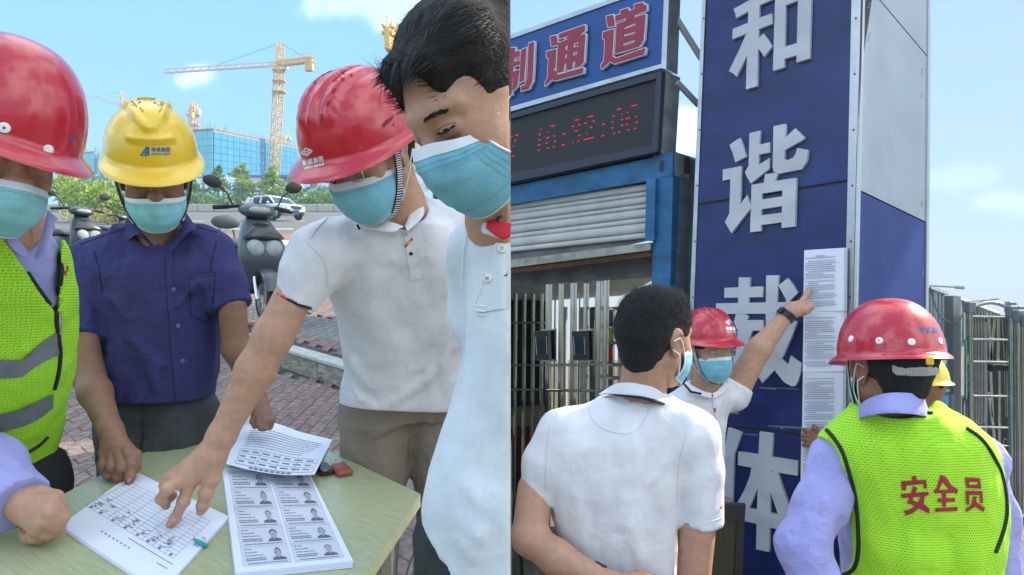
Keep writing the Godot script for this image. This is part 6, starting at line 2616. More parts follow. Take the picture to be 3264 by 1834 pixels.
func add_mask(p: Node3D, t: Transform3D, m: String, loops: Array, lo := -0.128, puff := 0.0, drop := 0.0) -> MB:
	var r := mask_shell(t, lo, puff, drop)
	var o := obj("face_mask", r[0], M[m], p)
	obj("binding", r[1], M.mask_white, o)
	var st := MB.new()
	for v in [3, 15]:
		var row: PackedVector3Array = r[2][v]
		for i in range(1, 31):
			var a := row[i].lerp(row[i + 1], 0.2) + t.basis.z.normalized() * 0.0012
			var b := row[i].lerp(row[i + 1], 0.7) + t.basis.z.normalized() * 0.0012
			st.bar(a, b, 0.0008, 0.0008)
	stuff(obj("stitching", st, M.mask_stitch, o))
	for s in loops:
		var i := 0 if s < 0 else 32
		for e in [[1, 0.018], [16, -0.024]]:
			var lp := MB.new()
			var a: Vector3 = r[2][e[0]][i]
			var b: Vector3 = t * Vector3(s * 0.088, e[1], -0.012)
			var c: Vector3 = t * Vector3(s * 0.084, e[1] * 0.5, -0.034)
			var mid: Vector3 = a.lerp(b, 0.55) + t.basis.x.normalized() * s * 0.006
			var path := PackedVector3Array()
			for k in 9:
				var u := k / 8.0
				path.append(a.lerp(mid, u).lerp(mid.lerp(b, u), u))
			path.append(c)
			lp.tube(path, 0.0017, 6)
			obj("ear_loop", lp, M.elastic, o)
	return r[0]

func strap(p: Node3D, t: Transform3D, s: float, striped: bool) -> void:
	var path := PackedVector3Array()
	var ctl := [Vector3(s * 0.094, 0.05, 0.018), Vector3(s * 0.090, 0.0, 0.026), Vector3(s * 0.079, -0.055, 0.036), Vector3(s * 0.052, -0.112, 0.052), Vector3(0, -0.138, 0.060)]
	for k in 4:
		for j in 6:
			path.append(t * ctl[k].cubic_interpolate(ctl[k + 1], ctl[maxi(k - 1, 0)], ctl[mini(k + 2, 4)], j / 6.0))
	path.append(t * ctl[4])
	var mb := MB.new()
	var wb := MB.new()
	for k in path.size() - 1:
		var a := path[k]
		var b := path[k + 1]
		var out := (a - t * Vector3(0, -0.04, 0.0)).normalized()
		mb.bar(a, b + (b - a) * 0.08, 0.016, 0.003, out)
		if striped:
			var sd := out.cross((b - a).normalized()).normalized()
			for c in 2:
				var m := a.lerp(b, 0.25 + 0.5 * c)
				wb.bar(m - sd * 0.0065 + out * 0.0022, m + sd * 0.0065 + out * 0.0022, 0.0022, 0.0008, out)
	var o := obj("chin_strap", mb, M.strap_black, p)
	if striped:
		stuff(obj("strap_stripes", wb, M.elastic, o))

func glyph_on(mb: MB, s: Hits, src: String, o: Vector2, ux: Vector2, uy: Vector2, w: float, lift: float) -> void:
	for st in src.split("|", false):
		var p := pts(st)
		for k in p.size() - 1:
			var a := o + ux * p[k].x * 0.01 + uy * p[k].y * 0.01
			var b := o + ux * p[k + 1].x * 0.01 + uy * p[k + 1].y * 0.01
			var dv := (b - a).normalized()
			var n := dv.orthogonal() * w * 0.5
			a -= dv * w * 0.3
			b += dv * w * 0.3
			patch_on(mb, s, PackedVector2Array([a + n, b + n, b - n, a - n]), lift, 24.0)

func text_on(mb: MB, s: Hits, txt: String, o: Vector2, ux: Vector2, uy: Vector2, lift: float) -> void:
	var tm := TextMesh.new()
	tm.text = txt
	tm.font_size = 16
	tm.depth = 0.0
	tm.pixel_size = 1.0
	tm.curve_step = 2.0
	tm.horizontal_alignment = HORIZONTAL_ALIGNMENT_LEFT
	var fn := SystemFont.new()
	fn.font_names = PackedStringArray(["Droid Sans"])
	fn.font_weight = 700
	tm.font = fn
	var arr := tm.get_mesh_arrays()
	var vs: PackedVector3Array = arr[Mesh.ARRAY_VERTEX]
	var ix: PackedInt32Array = arr[Mesh.ARRAY_INDEX]
	if vs.is_empty():
		return
	var lo := vs[0]
	var hi := vs[0]
	for q in vs:
		lo = lo.min(q)
		hi = hi.max(q)
	for k in range(0, ix.size(), 3):
		var pp := []
		for j in 3:
			var q := vs[ix[k + j]]
			var u := (q.x - lo.x) / (hi.x - lo.x)
			var v := 1.0 - (q.y - lo.y) / (hi.y - lo.y)
			var px := o + ux * u + uy * v
			pp.append(s.hit(px.x, px.y, FPX))
		if pp[0] and pp[1] and pp[2]:
			mb.tri(pp[0][0] + pp[0][1] * lift, pp[1][0] + pp[1][1] * lift, pp[2][0] + pp[2][1] * lift, pp[0][1])

func dot_on(mb: MB, s: Hits, x: float, y: float, r: float, lift := 0.001) -> void:
	var h := s.hit(x, y, FPX)
	if h:
		var n: Vector3 = h[1]
		var u := n.cross(Vector3.UP).normalized()
		mb.tube(PackedVector3Array([h[0] - n * 0.002, h[0] + n * lift]), r, 14)
		mb.ball(h[0] + n * lift, Vector3(r, 0.0012, r), Basis(u, n, u.cross(n)), 14, 6)

# a strip of cloth between two edges given as [x, y, distance]
func strip_cloth(mb: MB, top: Array, bot: Array, thick := 0.002) -> void:
	var rings := []
	var n := top.size()
	for e in [0.0, 1.0]:
		pass
	var A := []
	var B := []
	for k in n:
		A.append(P(top[k][0], top[k][1], top[k][2]))
		B.append(P(bot[k][0], bot[k][1], bot[k][2]))
	var ctr := Vector3.ZERO
	for q in A:
		ctr += q
	ctr /= n
	for k in n - 1:
		for j in 6:
			var t := j / 6.0
			var a: Vector3 = A[k].cubic_interpolate(A[k + 1], A[maxi(k - 1, 0)], A[mini(k + 2, n - 1)], t)
			var b: Vector3 = B[k].cubic_interpolate(B[k + 1], B[maxi(k - 1, 0)], B[mini(k + 2, n - 1)], t)
			rings.append(cloth_ring(a, b, thick))
	rings.append(cloth_ring(A[n - 1], B[n - 1], thick))
	mb.loft(rings)

func cloth_ring(a: Vector3, b: Vector3, th: float) -> PackedVector3Array:
	var n := (cam_at - a).normalized() * th
	var m := a.lerp(b, 0.5)
	return PackedVector3Array([a, a.lerp(b, 0.25) + n, m + n * 1.4, a.lerp(b, 0.8) + n * 1.2, b + n * 0.4, b - n, m - n, a - n * 0.6])

func strip_pts(t: Array, dt: float) -> Array:
	var o := []
	for q in t:
		o.append([q[0], q[1], q[2] + dt])
	return o

func legs(p: Node3D, m: String, hip: Vector3, feet: Array, r0: float, shoe: bool) -> void:
	var f := limb_field([hip + Vector3(-0.16, 0.06, 0), hip + Vector3(0.16, 0.06, 0), feet[0], feet[1]], 0.14, 0.016)
	f.cap(hip + Vector3(-0.06, 0, 0), hip + Vector3(0.06, 0, 0), 0.125, 0.125, 0.04, Vector3.BACK, 0.85)
	for k in 2:
		var h: Vector3 = hip + Vector3(-0.085 if k == 0 else 0.085, -0.03, 0)
		var kn: Vector3 = h.lerp(feet[k], 0.5) + Vector3(0, 0, 0.015)
		f.cap(h, kn, r0, r0 * 0.78, 0.03)
		f.cap(kn, feet[k] + Vector3(0, 0.05, 0), r0 * 0.78, r0 * 0.66, 0.03)
	f.folds(wr, 0.012, Basis.from_scale(Vector3(1.2, 0.5, 1.2)))
	f.cut(hip + Vector3(0, 0.08, 0), Vector3.UP)
	var mb := MB.new()
	f.mesh(mb)
	obj("trousers", mb, M[m], p)
	if shoe:
		for k in 2:
			var sm := MB.new()
			sm.ball(feet[k] + Vector3(0, 0.03, 0.05), Vector3(0.045, 0.05, 0.13))
			obj("shoe", sm, M.trim_black, p)

func person(label: String, at: Vector3) -> Node3D:
	return thing("person", label, "person", at)

const GLYPH := {"xin": "25,2 25,14|6,18 46,18|14,22 18,36|38,22 32,36|4,42 48,42|6,60 46,60|26,42 26,98|24,64 8,90|28,64 44,84|90,6 58,14|58,14 58,60 50,96|58,44 98,44|82,44 82,98", "ju": "14,8 88,8 88,30 14,30|14,8 14,60 4,96|28,48 96,48|60,34 60,66|32,66 90,66 90,94 32,94 32,66", "ji": "30,2 10,28|24,18 24,60|26,16 88,16|26,30 84,30|26,44 84,44|24,58 92,58|56,16 56,58|4,72 96,72|50,60 50,98|48,74 12,96|52,74 90,96", "tuan": "8,8 92,8 92,94 8,94 8,8|22,34 80,34|58,18 58,82 46,78|56,38 24,70", "hai": "10,8 20,18|6,36 16,44|4,94 20,62|46,2 32,26|42,14 96,14|42,30 36,92|40,32 88,32 84,92|30,60 98,60|36,88 88,88|60,38 66,50", "tong": "12,6 22,18|6,38 22,38 18,80|6,92 22,80 50,92 98,92|40,8 86,8 64,22|44,28 88,28 88,80 80,78|44,28 44,80|44,44 88,44|44,60 88,60|66,28 66,80", "an": "50,0 52,14|8,36 8,18 94,18 92,36|50,28 32,68 74,98|4,52 98,52|72,54 58,82 20,98"}

func build_people() -> void:
	wr = FastNoiseLite.new()
	wr.seed = 17
	wr.frequency = 7.0
	wr.fractal_octaves = 4
	wr.fractal_gain = 0.55
	wk = FastNoiseLite.new()
	wk.seed = 29
	wk.frequency = 4.2
	wk.fractal_type = FastNoiseLite.FRACTAL_RIDGED
	wk.fractal_octaves = 3
	head_mb = make_head()
	navy_man()
	white_man()
	lime_man()
	dark_haired_man()
	build_right_people()

func hat_logo(S: Hits, o: Vector2, ux: Vector2, uy: Vector2, parent: Node3D, txt: String, keys: Array, m: String, emblem: String) -> void:
	# two lines: four characters, then the latin line; an emblem above or beside
	var mb := MB.new()
	for k in 4:
		glyph_on(mb, S, GLYPH[keys[k]], o + ux * (k * 0.255), ux * 0.225, uy * 0.55, 2.3, 0.0012)
	text_on(mb, S, txt, o + uy * 0.72, ux, uy * 0.30, 0.0012)
	if emblem == "diamond":
		var c := o + ux * 0.28 - uy * 0.62
		for q in [["0,-50 40,-18 0,14 -40,-18 0,-50", 2.6], ["-44,-6 0,30 44,-6", 2.6], ["-10,-34 -10,-2", 2.0], ["10,-34 10,-2", 2.0], ["-24,-18 24,-18", 2.0]]:
			glyph_on(mb, S, q[0], c, ux * 0.62, uy * 0.95, q[1], 0.0012)
	else:
		for q in ["-96,100 -40,10 -40,100 -96,100", "-34,0 -4,0", "-22,0 -22,100", "-4,0 -4,100", "-66,66 -44,66"]:
			glyph_on(mb, S, q, o - ux * 0.12, ux * 0.46, uy * 1.05, 4.2, 0.0012)
	stuff(obj("printed_logo", mb, M[m], parent))

# ---- the man in the navy shirt
func navy_man() -> void:
	var me := person("man in navy short sleeved shirt and yellow hard hat", Vector3(-1.05, SL * 2.25, -2.25))
	var t := Transform3D(head_basis(28, 22, 5).scaled(Vector3.ONE * 1.04), P(490, 566, 2.0))
	# skin: head, neck, arms
	var body := MB.new()
	body.add(head_mb, t)
	var nf := limb_field([P(505, 640, 2.0), P(505, 840, 2.15)], 0.09, 0.006)
	nf.cap(t * Vector3(0, -0.05, -0.02), P(512, 800, 2.11), 0.056, 0.064, 0.02)
	nf.cap(P(512, 800, 2.11), P(505, 900, 2.12), 0.07, 0.09, 0.03)
	nf.mesh(body)
	var a := [P(262, 1020, 2.03), P(278, 1190, 2.01), P(352, 1375, 1.88)]
	var hand := [P(380, 1455, 1.85)]
	var f := limb_field([a[0], a[1], a[2], P(440, 1545, 1.8), P(315, 1545, 1.83)], 0.06, 0.0042)
	f.cap(a[0], a[1], 0.038, 0.041, 0.02)
	f.cap(a[1], a[1].lerp(a[2], 0.35), 0.042, 0.041, 0.02)
	f.cap(a[1].lerp(a[2], 0.35), a[2], 0.041, 0.029, 0.02)
	f.cap(a[2], P(372, 1420, 1.86), 0.029, 0.030, 0.02)
	for e in [[402, 1442], [376, 1448], [352, 1448], [332, 1444]]:
		f.cap(P(362, 1405, 1.865), P(e[0], e[1], 1.845), 0.022, 0.0155, 0.014)
	finger(f, [P(404, 1438, 1.838), P(420, 1484, 1.822), P(414, 1520, 1.81), P(410, 1536, 1.806)], 0.0135, 0.0100)
	finger(f, [P(378, 1446, 1.838), P(386, 1492, 1.815), P(376, 1524, 1.822), P(370, 1520, 1.84)], 0.0135, 0.0105)
	finger(f, [P(354, 1448, 1.84), P(356, 1490, 1.82), P(346, 1516, 1.828), P(342, 1508, 1.845)], 0.013, 0.0100)
	finger(f, [P(334, 1444, 1.845), P(326, 1484, 1.828), P(328, 1506, 1.835)], 0.0122, 0.0095)
	finger(f, [P(396, 1415, 1.86), P(432, 1452, 1.845), P(434, 1488, 1.84), P(424, 1506, 1.838)], 0.0145, 0.0105)
	f.mesh(body)
	var b := [P(738, 960, 2.08), P(752, 1110, 2.1), P(815, 1262, 2.16)]
	var g := limb_field([b[0], b[1], b[2], P(868, 1380, 2.12), P(800, 1370, 2.12)], 0.06, 0.005)
	g.cap(b[0], b[1], 0.040, 0.039, 0.02)
	g.cap(b[1], b[2], 0.039, 0.028, 0.02)
	g.cap(b[2], P(826, 1300, 2.15), 0.027, 0.028, 0.02)
	for e in [[848, 1312, 2.14], [835, 1320, 2.13], [822, 1322, 2.13]]:
		g.cap(P(826, 1290, 2.15), P(e[0], e[1], e[2]), 0.022, 0.016, 0.012)
	finger(g, [P(850, 1308, 2.14), P(864, 1338, 2.13), P(860, 1362, 2.13)], 0.013, 0.010)
	finger(g, [P(836, 1318, 2.13), P(846, 1346, 2.11), P(844, 1366, 2.10)], 0.013, 0.010)
	finger(g, [P(822, 1322, 2.13), P(826, 1348, 2.11), P(832, 1366, 2.10)], 0.013, 0.010)
	finger(g, [P(812, 1320, 2.14), P(808, 1344, 2.12), P(812, 1360, 2.11)], 0.012, 0.009)
	g.mesh(body)
	obj("body", body, M.skin_brown, me)
	nail(me, P(410, 1531, 1.7955), P(410, 1545, 1.80) - P(412, 1525, 1.81), Vector3(0, 0.3, 1), 0.0062)

	# shirt
	var sf := Field.new(P(180, 1330, 1.95) + Vector3(-0.06, 0, -0.36), P(840, 690, 1.95) + Vector3(0.05, 0.05, 0.12), 0.0085)
	sf.stack([sec(1330, 348, 652, 2.16, 0.125), sec(1250, 345, 662, 2.16, 0.125), sec(1150, 322, 684, 2.15, 0.125), sec(1050, 315, 688, 2.14, 0.125), sec(940, 300, 690, 2.13, 0.122), sec(850, 292, 694, 2.12, 0.112), sec(790, 330, 650, 2.12, 0.09), sec(745, 400, 600, 2.11, 0.07)], 0.03, 2.5)
	sf.cap(P(470, 776, 2.11), P(300, 838, 2.12), 0.062, 0.060, 0.05)
	sf.cap(P(560, 764, 2.11), P(660, 800, 2.13), 0.062, 0.060, 0.05)
	sf.cap(P(285, 850, 2.11), P(262, 1000, 2.05), 0.066, 0.059, 0.05)
	sf.cap(P(262, 1000, 2.05), P(256, 1120, 2.01), 0.059, 0.054, 0.02)
	sf.cap(P(668, 812, 2.12), P(706, 900, 2.10), 0.064, 0.062, 0.05)
	sf.cap(P(706, 900, 2.10), P(745, 1020, 2.08), 0.062, 0.062, 0.02)
	sf.folds(wr, 0.013, Basis(Vector3.BACK, 0.25) * Basis.from_scale(Vector3(1.0, 0.45, 1.0)))
	sf.folds(wk, -0.006, Basis(Vector3.BACK, 0.25) * Basis.from_scale(Vector3(1.0, 0.45, 1.0)))
	# pulls from the armpits and the tucked drape over the belly
	for e in [[330, 930, 420, 1010, 0.016, 0.010], [350, 880, 380, 1100, 0.02, -0.010], [430, 880, 400, 1010, 0.016, 0.007], [640, 880, 560, 990, 0.016, 0.009], [620, 1000, 660, 1140, 0.02, -0.009], [400, 1060, 520, 1180, 0.018, 0.009], [380, 1130, 470, 1250, 0.02, -0.008], [470, 1100, 500, 1270, 0.022, 0.009], [600, 1100, 640, 1230, 0.016, 0.008], [230, 940, 300, 1000, 0.012, 0.007], [225, 1010, 300, 1070, 0.012, -0.006], [720, 860, 760, 960, 0.014, 0.008], [300, 870, 335, 1130, 0.014, -0.012], [690, 860, 700, 1000, 0.012, -0.010]]:
		sf.crease(P(e[0], e[1], 2.02), P(e[2], e[3], 2.02), e[4] * 0.8, e[5] * 1.6)
	sf.cut_near(P(256, 1088, 2.02), P(258, 1088, 2.0) - P(262, 1000, 2.05), P(259, 1060, 2.02), P(250, 1180, 1.97), 0.062)
	sf.cut_near(P(732, 984, 2.08), P(750, 1040, 2.07) - P(712, 920, 2.10), P(726, 960, 2.09), P(770, 1090, 2.05), 0.066)
	sf.cut(P(500, 1288, 2.05), Vector3(0, -1, 0), 0.004)
	# open neck
	sf.cap(P(512, 800, 2.11), P(505, 690, 2.06), 0.062, 0.075, 0.006, Vector3.ZERO, 1.0, 1)
	sf.cap(P(528, 800, 1.99), P(520, 740, 1.99), 0.012, 0.050, 0.01, Vector3.ZERO, 1.0, 1)
	var sm := MB.new()
	sf.mesh(sm)
	var shirt := obj("shirt", sm, M.shirt_navy, me)
	var S := hits(sm)
	var pk := MB.new()
	patch_on(pk, S, pts("606,872 686,870 672,1000 650,1026 606,1002"), 0.0022)
	obj("pocket", pk, M.shirt_navy, shirt)
	var pl := MB.new()
	patch_on(pl, S, pts("528,800 552,800 548,900 556,1000 566,1120 584,1284 560,1290 546,1130 536,1000 530,900"), 0.0022)
	obj("placket", pl, M.shirt_navy, shirt)
	var seam := MB.new()
	for l in ["606,874 646,872 686,870", "606,884 646,882 684,880", "606,874 606,1002", "606,1002 650,1026", "650,1026 672,1000 686,872", "300,800 316,860 326,930", "690,770 672,850 668,920", "254,782 330,752 400,728", "690,742 640,728 610,720", "528,806 530,900 536,1000 546,1130 560,1286"]:
		tube_on(seam, S, l, 0.0011, 0.0018, 5)
	stuff(obj("seams", seam, M.trim_navy, shirt))
	for q in [[553, 923], [567, 1039], [581, 1151]]:
		var bm := MB.new()
		dot_on(bm, S, q[0], q[1], 0.0062, 0.0040)
		obj("button", bm, M.button_navy, shirt)
	# collar wings
	var cl := MB.new()
	strip_cloth(cl, [[402, 690, 2.06], [425, 716, 2.03], [470, 760, 2.01], [500, 800, 2.005]], [[388, 758, 2.045], [410, 764, 2.02], [440, 750, 1.995], [492, 800, 1.998]])
	obj("collar", cl, M.shirt_navy, shirt)
	var cr := MB.new()
	strip_cloth(cr, [[592, 676, 2.06], [584, 708, 2.03], [560, 756, 2.01], [536, 800, 2.005]], [[640, 748, 2.05], [626, 730, 2.02], [600, 742, 1.995], [548, 800, 1.998]])
	obj("collar", cr, M.shirt_navy, shirt)
	# trousers
	legs(me, "trousers_grey", P(505, 1330, 2.20), [Vector3(-1.20, SL * 2.25, -2.22), Vector3(-0.93, SL * 2.3, -2.3)], 0.098, true)
	var wb := MB.new()
	var wf := Field.new(P(300, 1480, 2.1) + Vector3(0, 0, -0.3), P(720, 1230, 2.1) + Vector3(0, 0, 0.2), 0.011)
	wf.stack([sec(1480, 318, 690, 2.18, 0.14), sec(1380, 322, 690, 2.19, 0.14), sec(1300, 340, 680, 2.19, 0.13), sec(1240, 352, 660, 2.19, 0.12)], 0.02, 2.4)
	for e in [[400, 1300, 392, 1460, 0.012, 0.014], [445, 1300, 440, 1470, 0.010, -0.014], [560, 1300, 556, 1450, 0.012, -0.016], [610, 1290, 630, 1420, 0.014, 0.012], [650, 1270, 676, 1400, 0.012, -0.010]]:
		wf.crease(P(e[0], e[1], 2.06), P(e[2], e[3], 2.06), e[4] * 0.8, e[5] * 1.6)
	wf.folds(wr, 0.010, Basis.from_scale(Vector3(1.3, 0.4, 1.3)))
	wf.cut(P(500, 1250, 2.2), Vector3.UP)
	wf.mesh(wb)
	obj("trouser_front", wb, M.trousers_grey, me)

	# hat, mask, strap
	var ht := t * Transform3D(Basis(Vector3.RIGHT, 0.12), Vector3(0, 0.068, -0.008))
	var hm := hat_shell(ht, 0.114, 0.130, 0.128, 0.046, "vee")
	var hat := obj("hard_hat", hm, M.hat_yellow, me)
	var H := hits(hm)
	hat_logo(H, Vector2(482, 470), Vector2(60, 0), Vector2(0, 24), hat, "HAITONG GROUP", ["hai", "tong", "ji", "tuan"], "hat_blue", "letters")
	var vm := MB.new()
	for e in [[444, 342, 456, 358], [428, 332, 436, 342], [506, 358, 516, 344], [514, 340, 520, 332]]:
		var n := Vector2(e[2] - e[0], e[3] - e[1]).orthogonal().normalized() * 2.4
		patch_on(vm, H, PackedVector2Array([Vector2(e[0], e[1]) + n, Vector2(e[2], e[3]) + n, Vector2(e[2], e[3]) - n, Vector2(e[0], e[1]) - n]), 0.001, 20.0)
	stuff(obj("vent_slots", vm, M.hat_seam, hat))
	add_mask(me, t, "mask_teal", [-1.0, 1.0], -0.128, 0.0, 0.020)
	strap(me, t, -1.0, false)
	strap(me, t, 1.0, false)

# ---- the man in the white polo who points at the form
func white_man() -> void:
	var me := person("man in white polo, red hard hat and glasses, pointing at the form", Vector3(-0.32, SL * 2.05, -2.05))
	var t := Transform3D(head_basis(-32, 36, -4).scaled(Vector3.ONE * 1.02), P(1180, 486, 1.52))
	var body := MB.new()
	body.add(head_mb, t)
	var nf := limb_field([P(1176, 494, 1.5), P(1300, 760, 1.66)], 0.10, 0.006)
	nf.cap(t * Vector3(0, -0.05, -0.03), P(1262, 660, 1.62), 0.056, 0.064, 0.03)
	nf.cap(P(1262, 660, 1.63), P(1262, 720, 1.68), 0.062, 0.062, 0.03)
	nf.mesh(body)
	var a := [P(952, 915, 1.60), P(872, 1068, 1.575), P(706, 1390, 1.575)]
	var f := limb_field([a[0], a[1], a[2], P(500, 1690, 1.5), P(660, 1640, 1.6)], 0.055, 0.0040)
	f.cap(a[0], a[1], 0.044, 0.041, 0.02)
	f.cap(a[1], a[1].lerp(a[2], 0.35), 0.0415, 0.041, 0.02)
	f.cap(a[1].lerp(a[2], 0.35), a[2], 0.041, 0.0285, 0.02)
	f.cap(a[2], P(676, 1440, 1.572), 0.0285, 0.0275, 0.02)
	# palm fan to the knuckles
	for e in [[606, 1540, 1.555], [582, 1532, 1.545], [556, 1530, 1.55], [540, 1524, 1.56]]:
		f.cap(P(668, 1452, 1.57), P(e[0], e[1], e[2]), 0.0245, 0.0150, 0.014)
	finger(f, [P(604, 1538, 1.553), P(584, 1600, 1.548), P(558, 1652, 1.562), P(542, 1674, 1.566)], 0.0135, 0.0095)
	finger(f, [P(582, 1532, 1.543), P(532, 1558, 1.52), P(514, 1592, 1.535), P(528, 1612, 1.56)], 0.0135, 0.0100)
	finger(f, [P(556, 1528, 1.55), P(530, 1550, 1.55), P(540, 1584, 1.575), P(552, 1580, 1.60)], 0.0125, 0.0095)
	finger(f, [P(542, 1522, 1.562), P(524, 1548, 1.57), P(528, 1568, 1.59)], 0.0115, 0.0088)
	f.cap(P(686, 1450, 1.57), P(676, 1530, 1.565), 0.022, 0.017, 0.02)
	finger(f, [P(676, 1525, 1.565), P(656, 1575, 1.562), P(646, 1612, 1.568), P(640, 1630, 1.575)], 0.0155, 0.0105)
	f.mesh(body)
	obj("body", body, M.skin_tan, me)
	nail(me, P(541, 1670, 1.554), P(530, 1690, 1.565) - P(552, 1660, 1.56), Vector3(0, 0.8, 0.6), 0.0058)
	nail(me, P(641, 1620, 1.562), P(638, 1640, 1.572) - P(648, 1605, 1.566), Vector3(0, 0.4, 1), 0.0068)

	var sf := Field.new(P(840, 1345, 2.05) + Vector3(-0.02, 0, -0.05), P(1580, 590, 1.40) + Vector3(0.16, 0.09, 0), 0.0080)
	sf.stack([sec(1345, 1096, 1470, 2.0, 0.125), sec(1250, 1096, 1480, 1.96, 0.125), sec(1150, 1102, 1490, 1.90, 0.125), sec(1050, 1092, 1500, 1.84, 0.125), sec(950, 1060, 1512, 1.78, 0.125), sec(860, 1036, 1516, 1.73, 0.118), sec(790, 1060, 1500, 1.69, 0.10), sec(720, 1180, 1440, 1.66, 0.08)], 0.03, 2.4)
	sf.cap(P(1240, 740, 1.66), P(1030, 800, 1.62), 0.066, 0.062, 0.05)
	sf.cap(P(1300, 716, 1.67), P(1480, 742, 1.76), 0.068, 0.062, 0.05)
	sf.cap(P(1020, 808, 1.62), P(972, 880, 1.61), 0.062, 0.056, 0.05)
	sf.cap(P(972, 880, 1.61), P(922, 990, 1.595), 0.056, 0.049, 0.02)
	sf.cap(P(1490, 760, 1.78), P(1530, 960, 1.84), 0.064, 0.06, 0.04)
	sf.folds(wr, 0.013, Basis(Vector3.BACK, -0.6) * Basis.from_scale(Vector3(1.0, 0.4, 1.0)))
	sf.folds(wk, -0.006, Basis(Vector3.BACK, -0.6) * Basis.from_scale(Vector3(1.0, 0.4, 1.0)))
	for e in [[1040, 830, 1120, 910, 0.014, -0.010], [1070, 880, 1130, 960, 0.014, 0.009], [1180, 830, 1165, 980, 0.013, 0.009], [1230, 830, 1200, 960, 0.013, -0.008], [1260, 860, 1225, 1020, 0.014, 0.010], [1320, 940, 1260, 1090, 0.016, 0.010], [1340, 960, 1330, 1080, 0.014, -0.009], [1300, 1060, 1180, 1170, 0.018, 0.010], [1150, 1020, 1300, 960, 0.018, -0.008], [1440, 980, 1400, 1200, 0.018, 0.012], [1400, 1180, 1240, 1290, 0.018, 0.010], [1110, 1140, 1180, 1250, 0.014, 0.012], [1120, 1190, 1210, 1290, 0.014, -0.011], [1100, 1220, 1160, 1290, 0.012, 0.010], [940, 860, 1020, 930, 0.012, 0.007], [915, 920, 980, 960, 0.010, -0.006], [1036, 850, 1050, 930, 0.010, -0.012], [1450, 800, 1470, 1000, 0.014, -0.010]]:
		sf.crease(P(e[0], e[1], 1.64 + (e[1] - 830.0) * 0.00045), P(e[2], e[3], 1.64 + (e[3] - 830.0) * 0.00045), e[4] * 0.8, e[5] * 1.6)
	sf.cut_near(P(932, 968, 1.597), P(915, 1005, 1.592) - P(960, 905, 1.605), P(940, 950, 1.6), P(890, 1060, 1.58), 0.066)
	sf.cut(P(1270, 1306, 1.9), Vector3(-0.06, -1, 0.05), 0.004)
	sf.cap(P(1262, 690, 1.63), P(1262, 600, 1.58), 0.064, 0.085, 0.006, Vector3.ZERO, 1.0, 1)
	sf.cap(P(1288, 716, 1.56), P(1280, 690, 1.56), 0.010, 0.03, 0.01, Vector3.ZERO, 1.0, 1)
	var sm := MB.new()
	sf.mesh(sm)
	var shirt := obj("shirt", sm, M.polo_white, me)
	var S := hits(sm)
	for e in [["873,930 888,939 900,946 916,954", "trim_red"], ["914,953 935,963 955,972 990,983", "trim_navy"]]:
		var mb := MB.new()
		tube_on(mb, S, e[0], 0.0032, 0.001)
		obj("cuff_trim", mb, M[e[1]], shirt)
	var pl := MB.new()
	patch_on(pl, S, pts("1286,740 1318,732 1342,866 1346,888 1310,894 1304,850"), 0.0024)
	obj("placket", pl, M.polo_white, shirt)
	var em := MB.new()
	patch_on(em, S, pts("1287,784 1311,757 1316,764 1292,790"), 0.0034)
	obj("emblem", em, M.trim_red, shirt)
	var e2 := MB.new()
	patch_on(e2, S, pts("1296,776 1307,764 1311,770 1300,782"), 0.004)
	obj("emblem", e2, M.trim_gold, shirt)
	for q in [[1309, 808, "button_dark"], [1295, 747, "steel_wire"], [1218, 721, "button_dark"]]:
		var bm := MB.new()
		dot_on(bm, S, q[0], q[1], 0.0042 if q[1] > 800 else 0.003, 0.0045)
		obj("button", bm, M[q[2]], shirt)
	var seam := MB.new()
	for l in ["1046,694 1010,730 990,760", "976,770 1030,830 1042,880 1044,918", "1286,742 1304,850 1310,894", "1318,734 1342,866 1346,888", "1312,882 1345,876"]:
		tube_on(seam, S, l, 0.0010, 0.0016, 5)
	stuff(obj("seams", seam, M.polo_pale, shirt))
	# collar: left wing under the mask, right wing turned up along the neck
	var cl := MB.new()
	strip_cloth(cl, [[1130, 690, 1.575], [1190, 700, 1.555], [1240, 706, 1.55], [1288, 722, 1.555]], [[1140, 734, 1.565], [1172, 732, 1.545], [1226, 740, 1.535], [1252, 742, 1.54]], 0.003)
	obj("collar", cl, M.polo_white, shirt)
	var cr := MB.new()
	strip_cloth(cr, [[1288, 520, 1.70], [1312, 580, 1.66], [1318, 640, 1.60], [1290, 722, 1.55]], [[1372, 590, 1.68], [1352, 640, 1.62], [1348, 690, 1.575], [1300, 738, 1.545]], 0.003)
	obj("collar", cr, M.polo_white, shirt)
	for l in [[[1138, 716, 1.56], [1146, 732, 1.56]], [[1350, 566, 1.665], [1396, 634, 1.66]]]:
		var cm := MB.new()
		cm.tube(PackedVector3Array([P(l[0][0], l[0][1], l[0][2] - 0.01), P(l[1][0], l[1][1], l[1][2] - 0.01)]), 0.0028, 6)
		obj("collar_trim", cm, M.trim_navy, shirt)
	# trousers
	var wf := Field.new(P(1070, 1720, 2.0) + Vector3(-0.03, 0, -0.3), P(1470, 1240, 2.0) + Vector3(0.1, 0, 0.2), 0.011)
	wf.stack([sec(1330, 1098, 1476, 2.06, 0.115), sec(1280, 1100, 1470, 2.05, 0.12), sec(1240, 1104, 1460, 2.04, 0.12)], 0.02, 2.4)
	wf.cap(P(1206, 1340, 2.06), P(1180, 1720, 2.08), 0.107, 0.085, 0.05)
	wf.cap(P(1410, 1340, 2.08), P(1412, 1720, 2.16), 0.098, 0.078, 0.03)
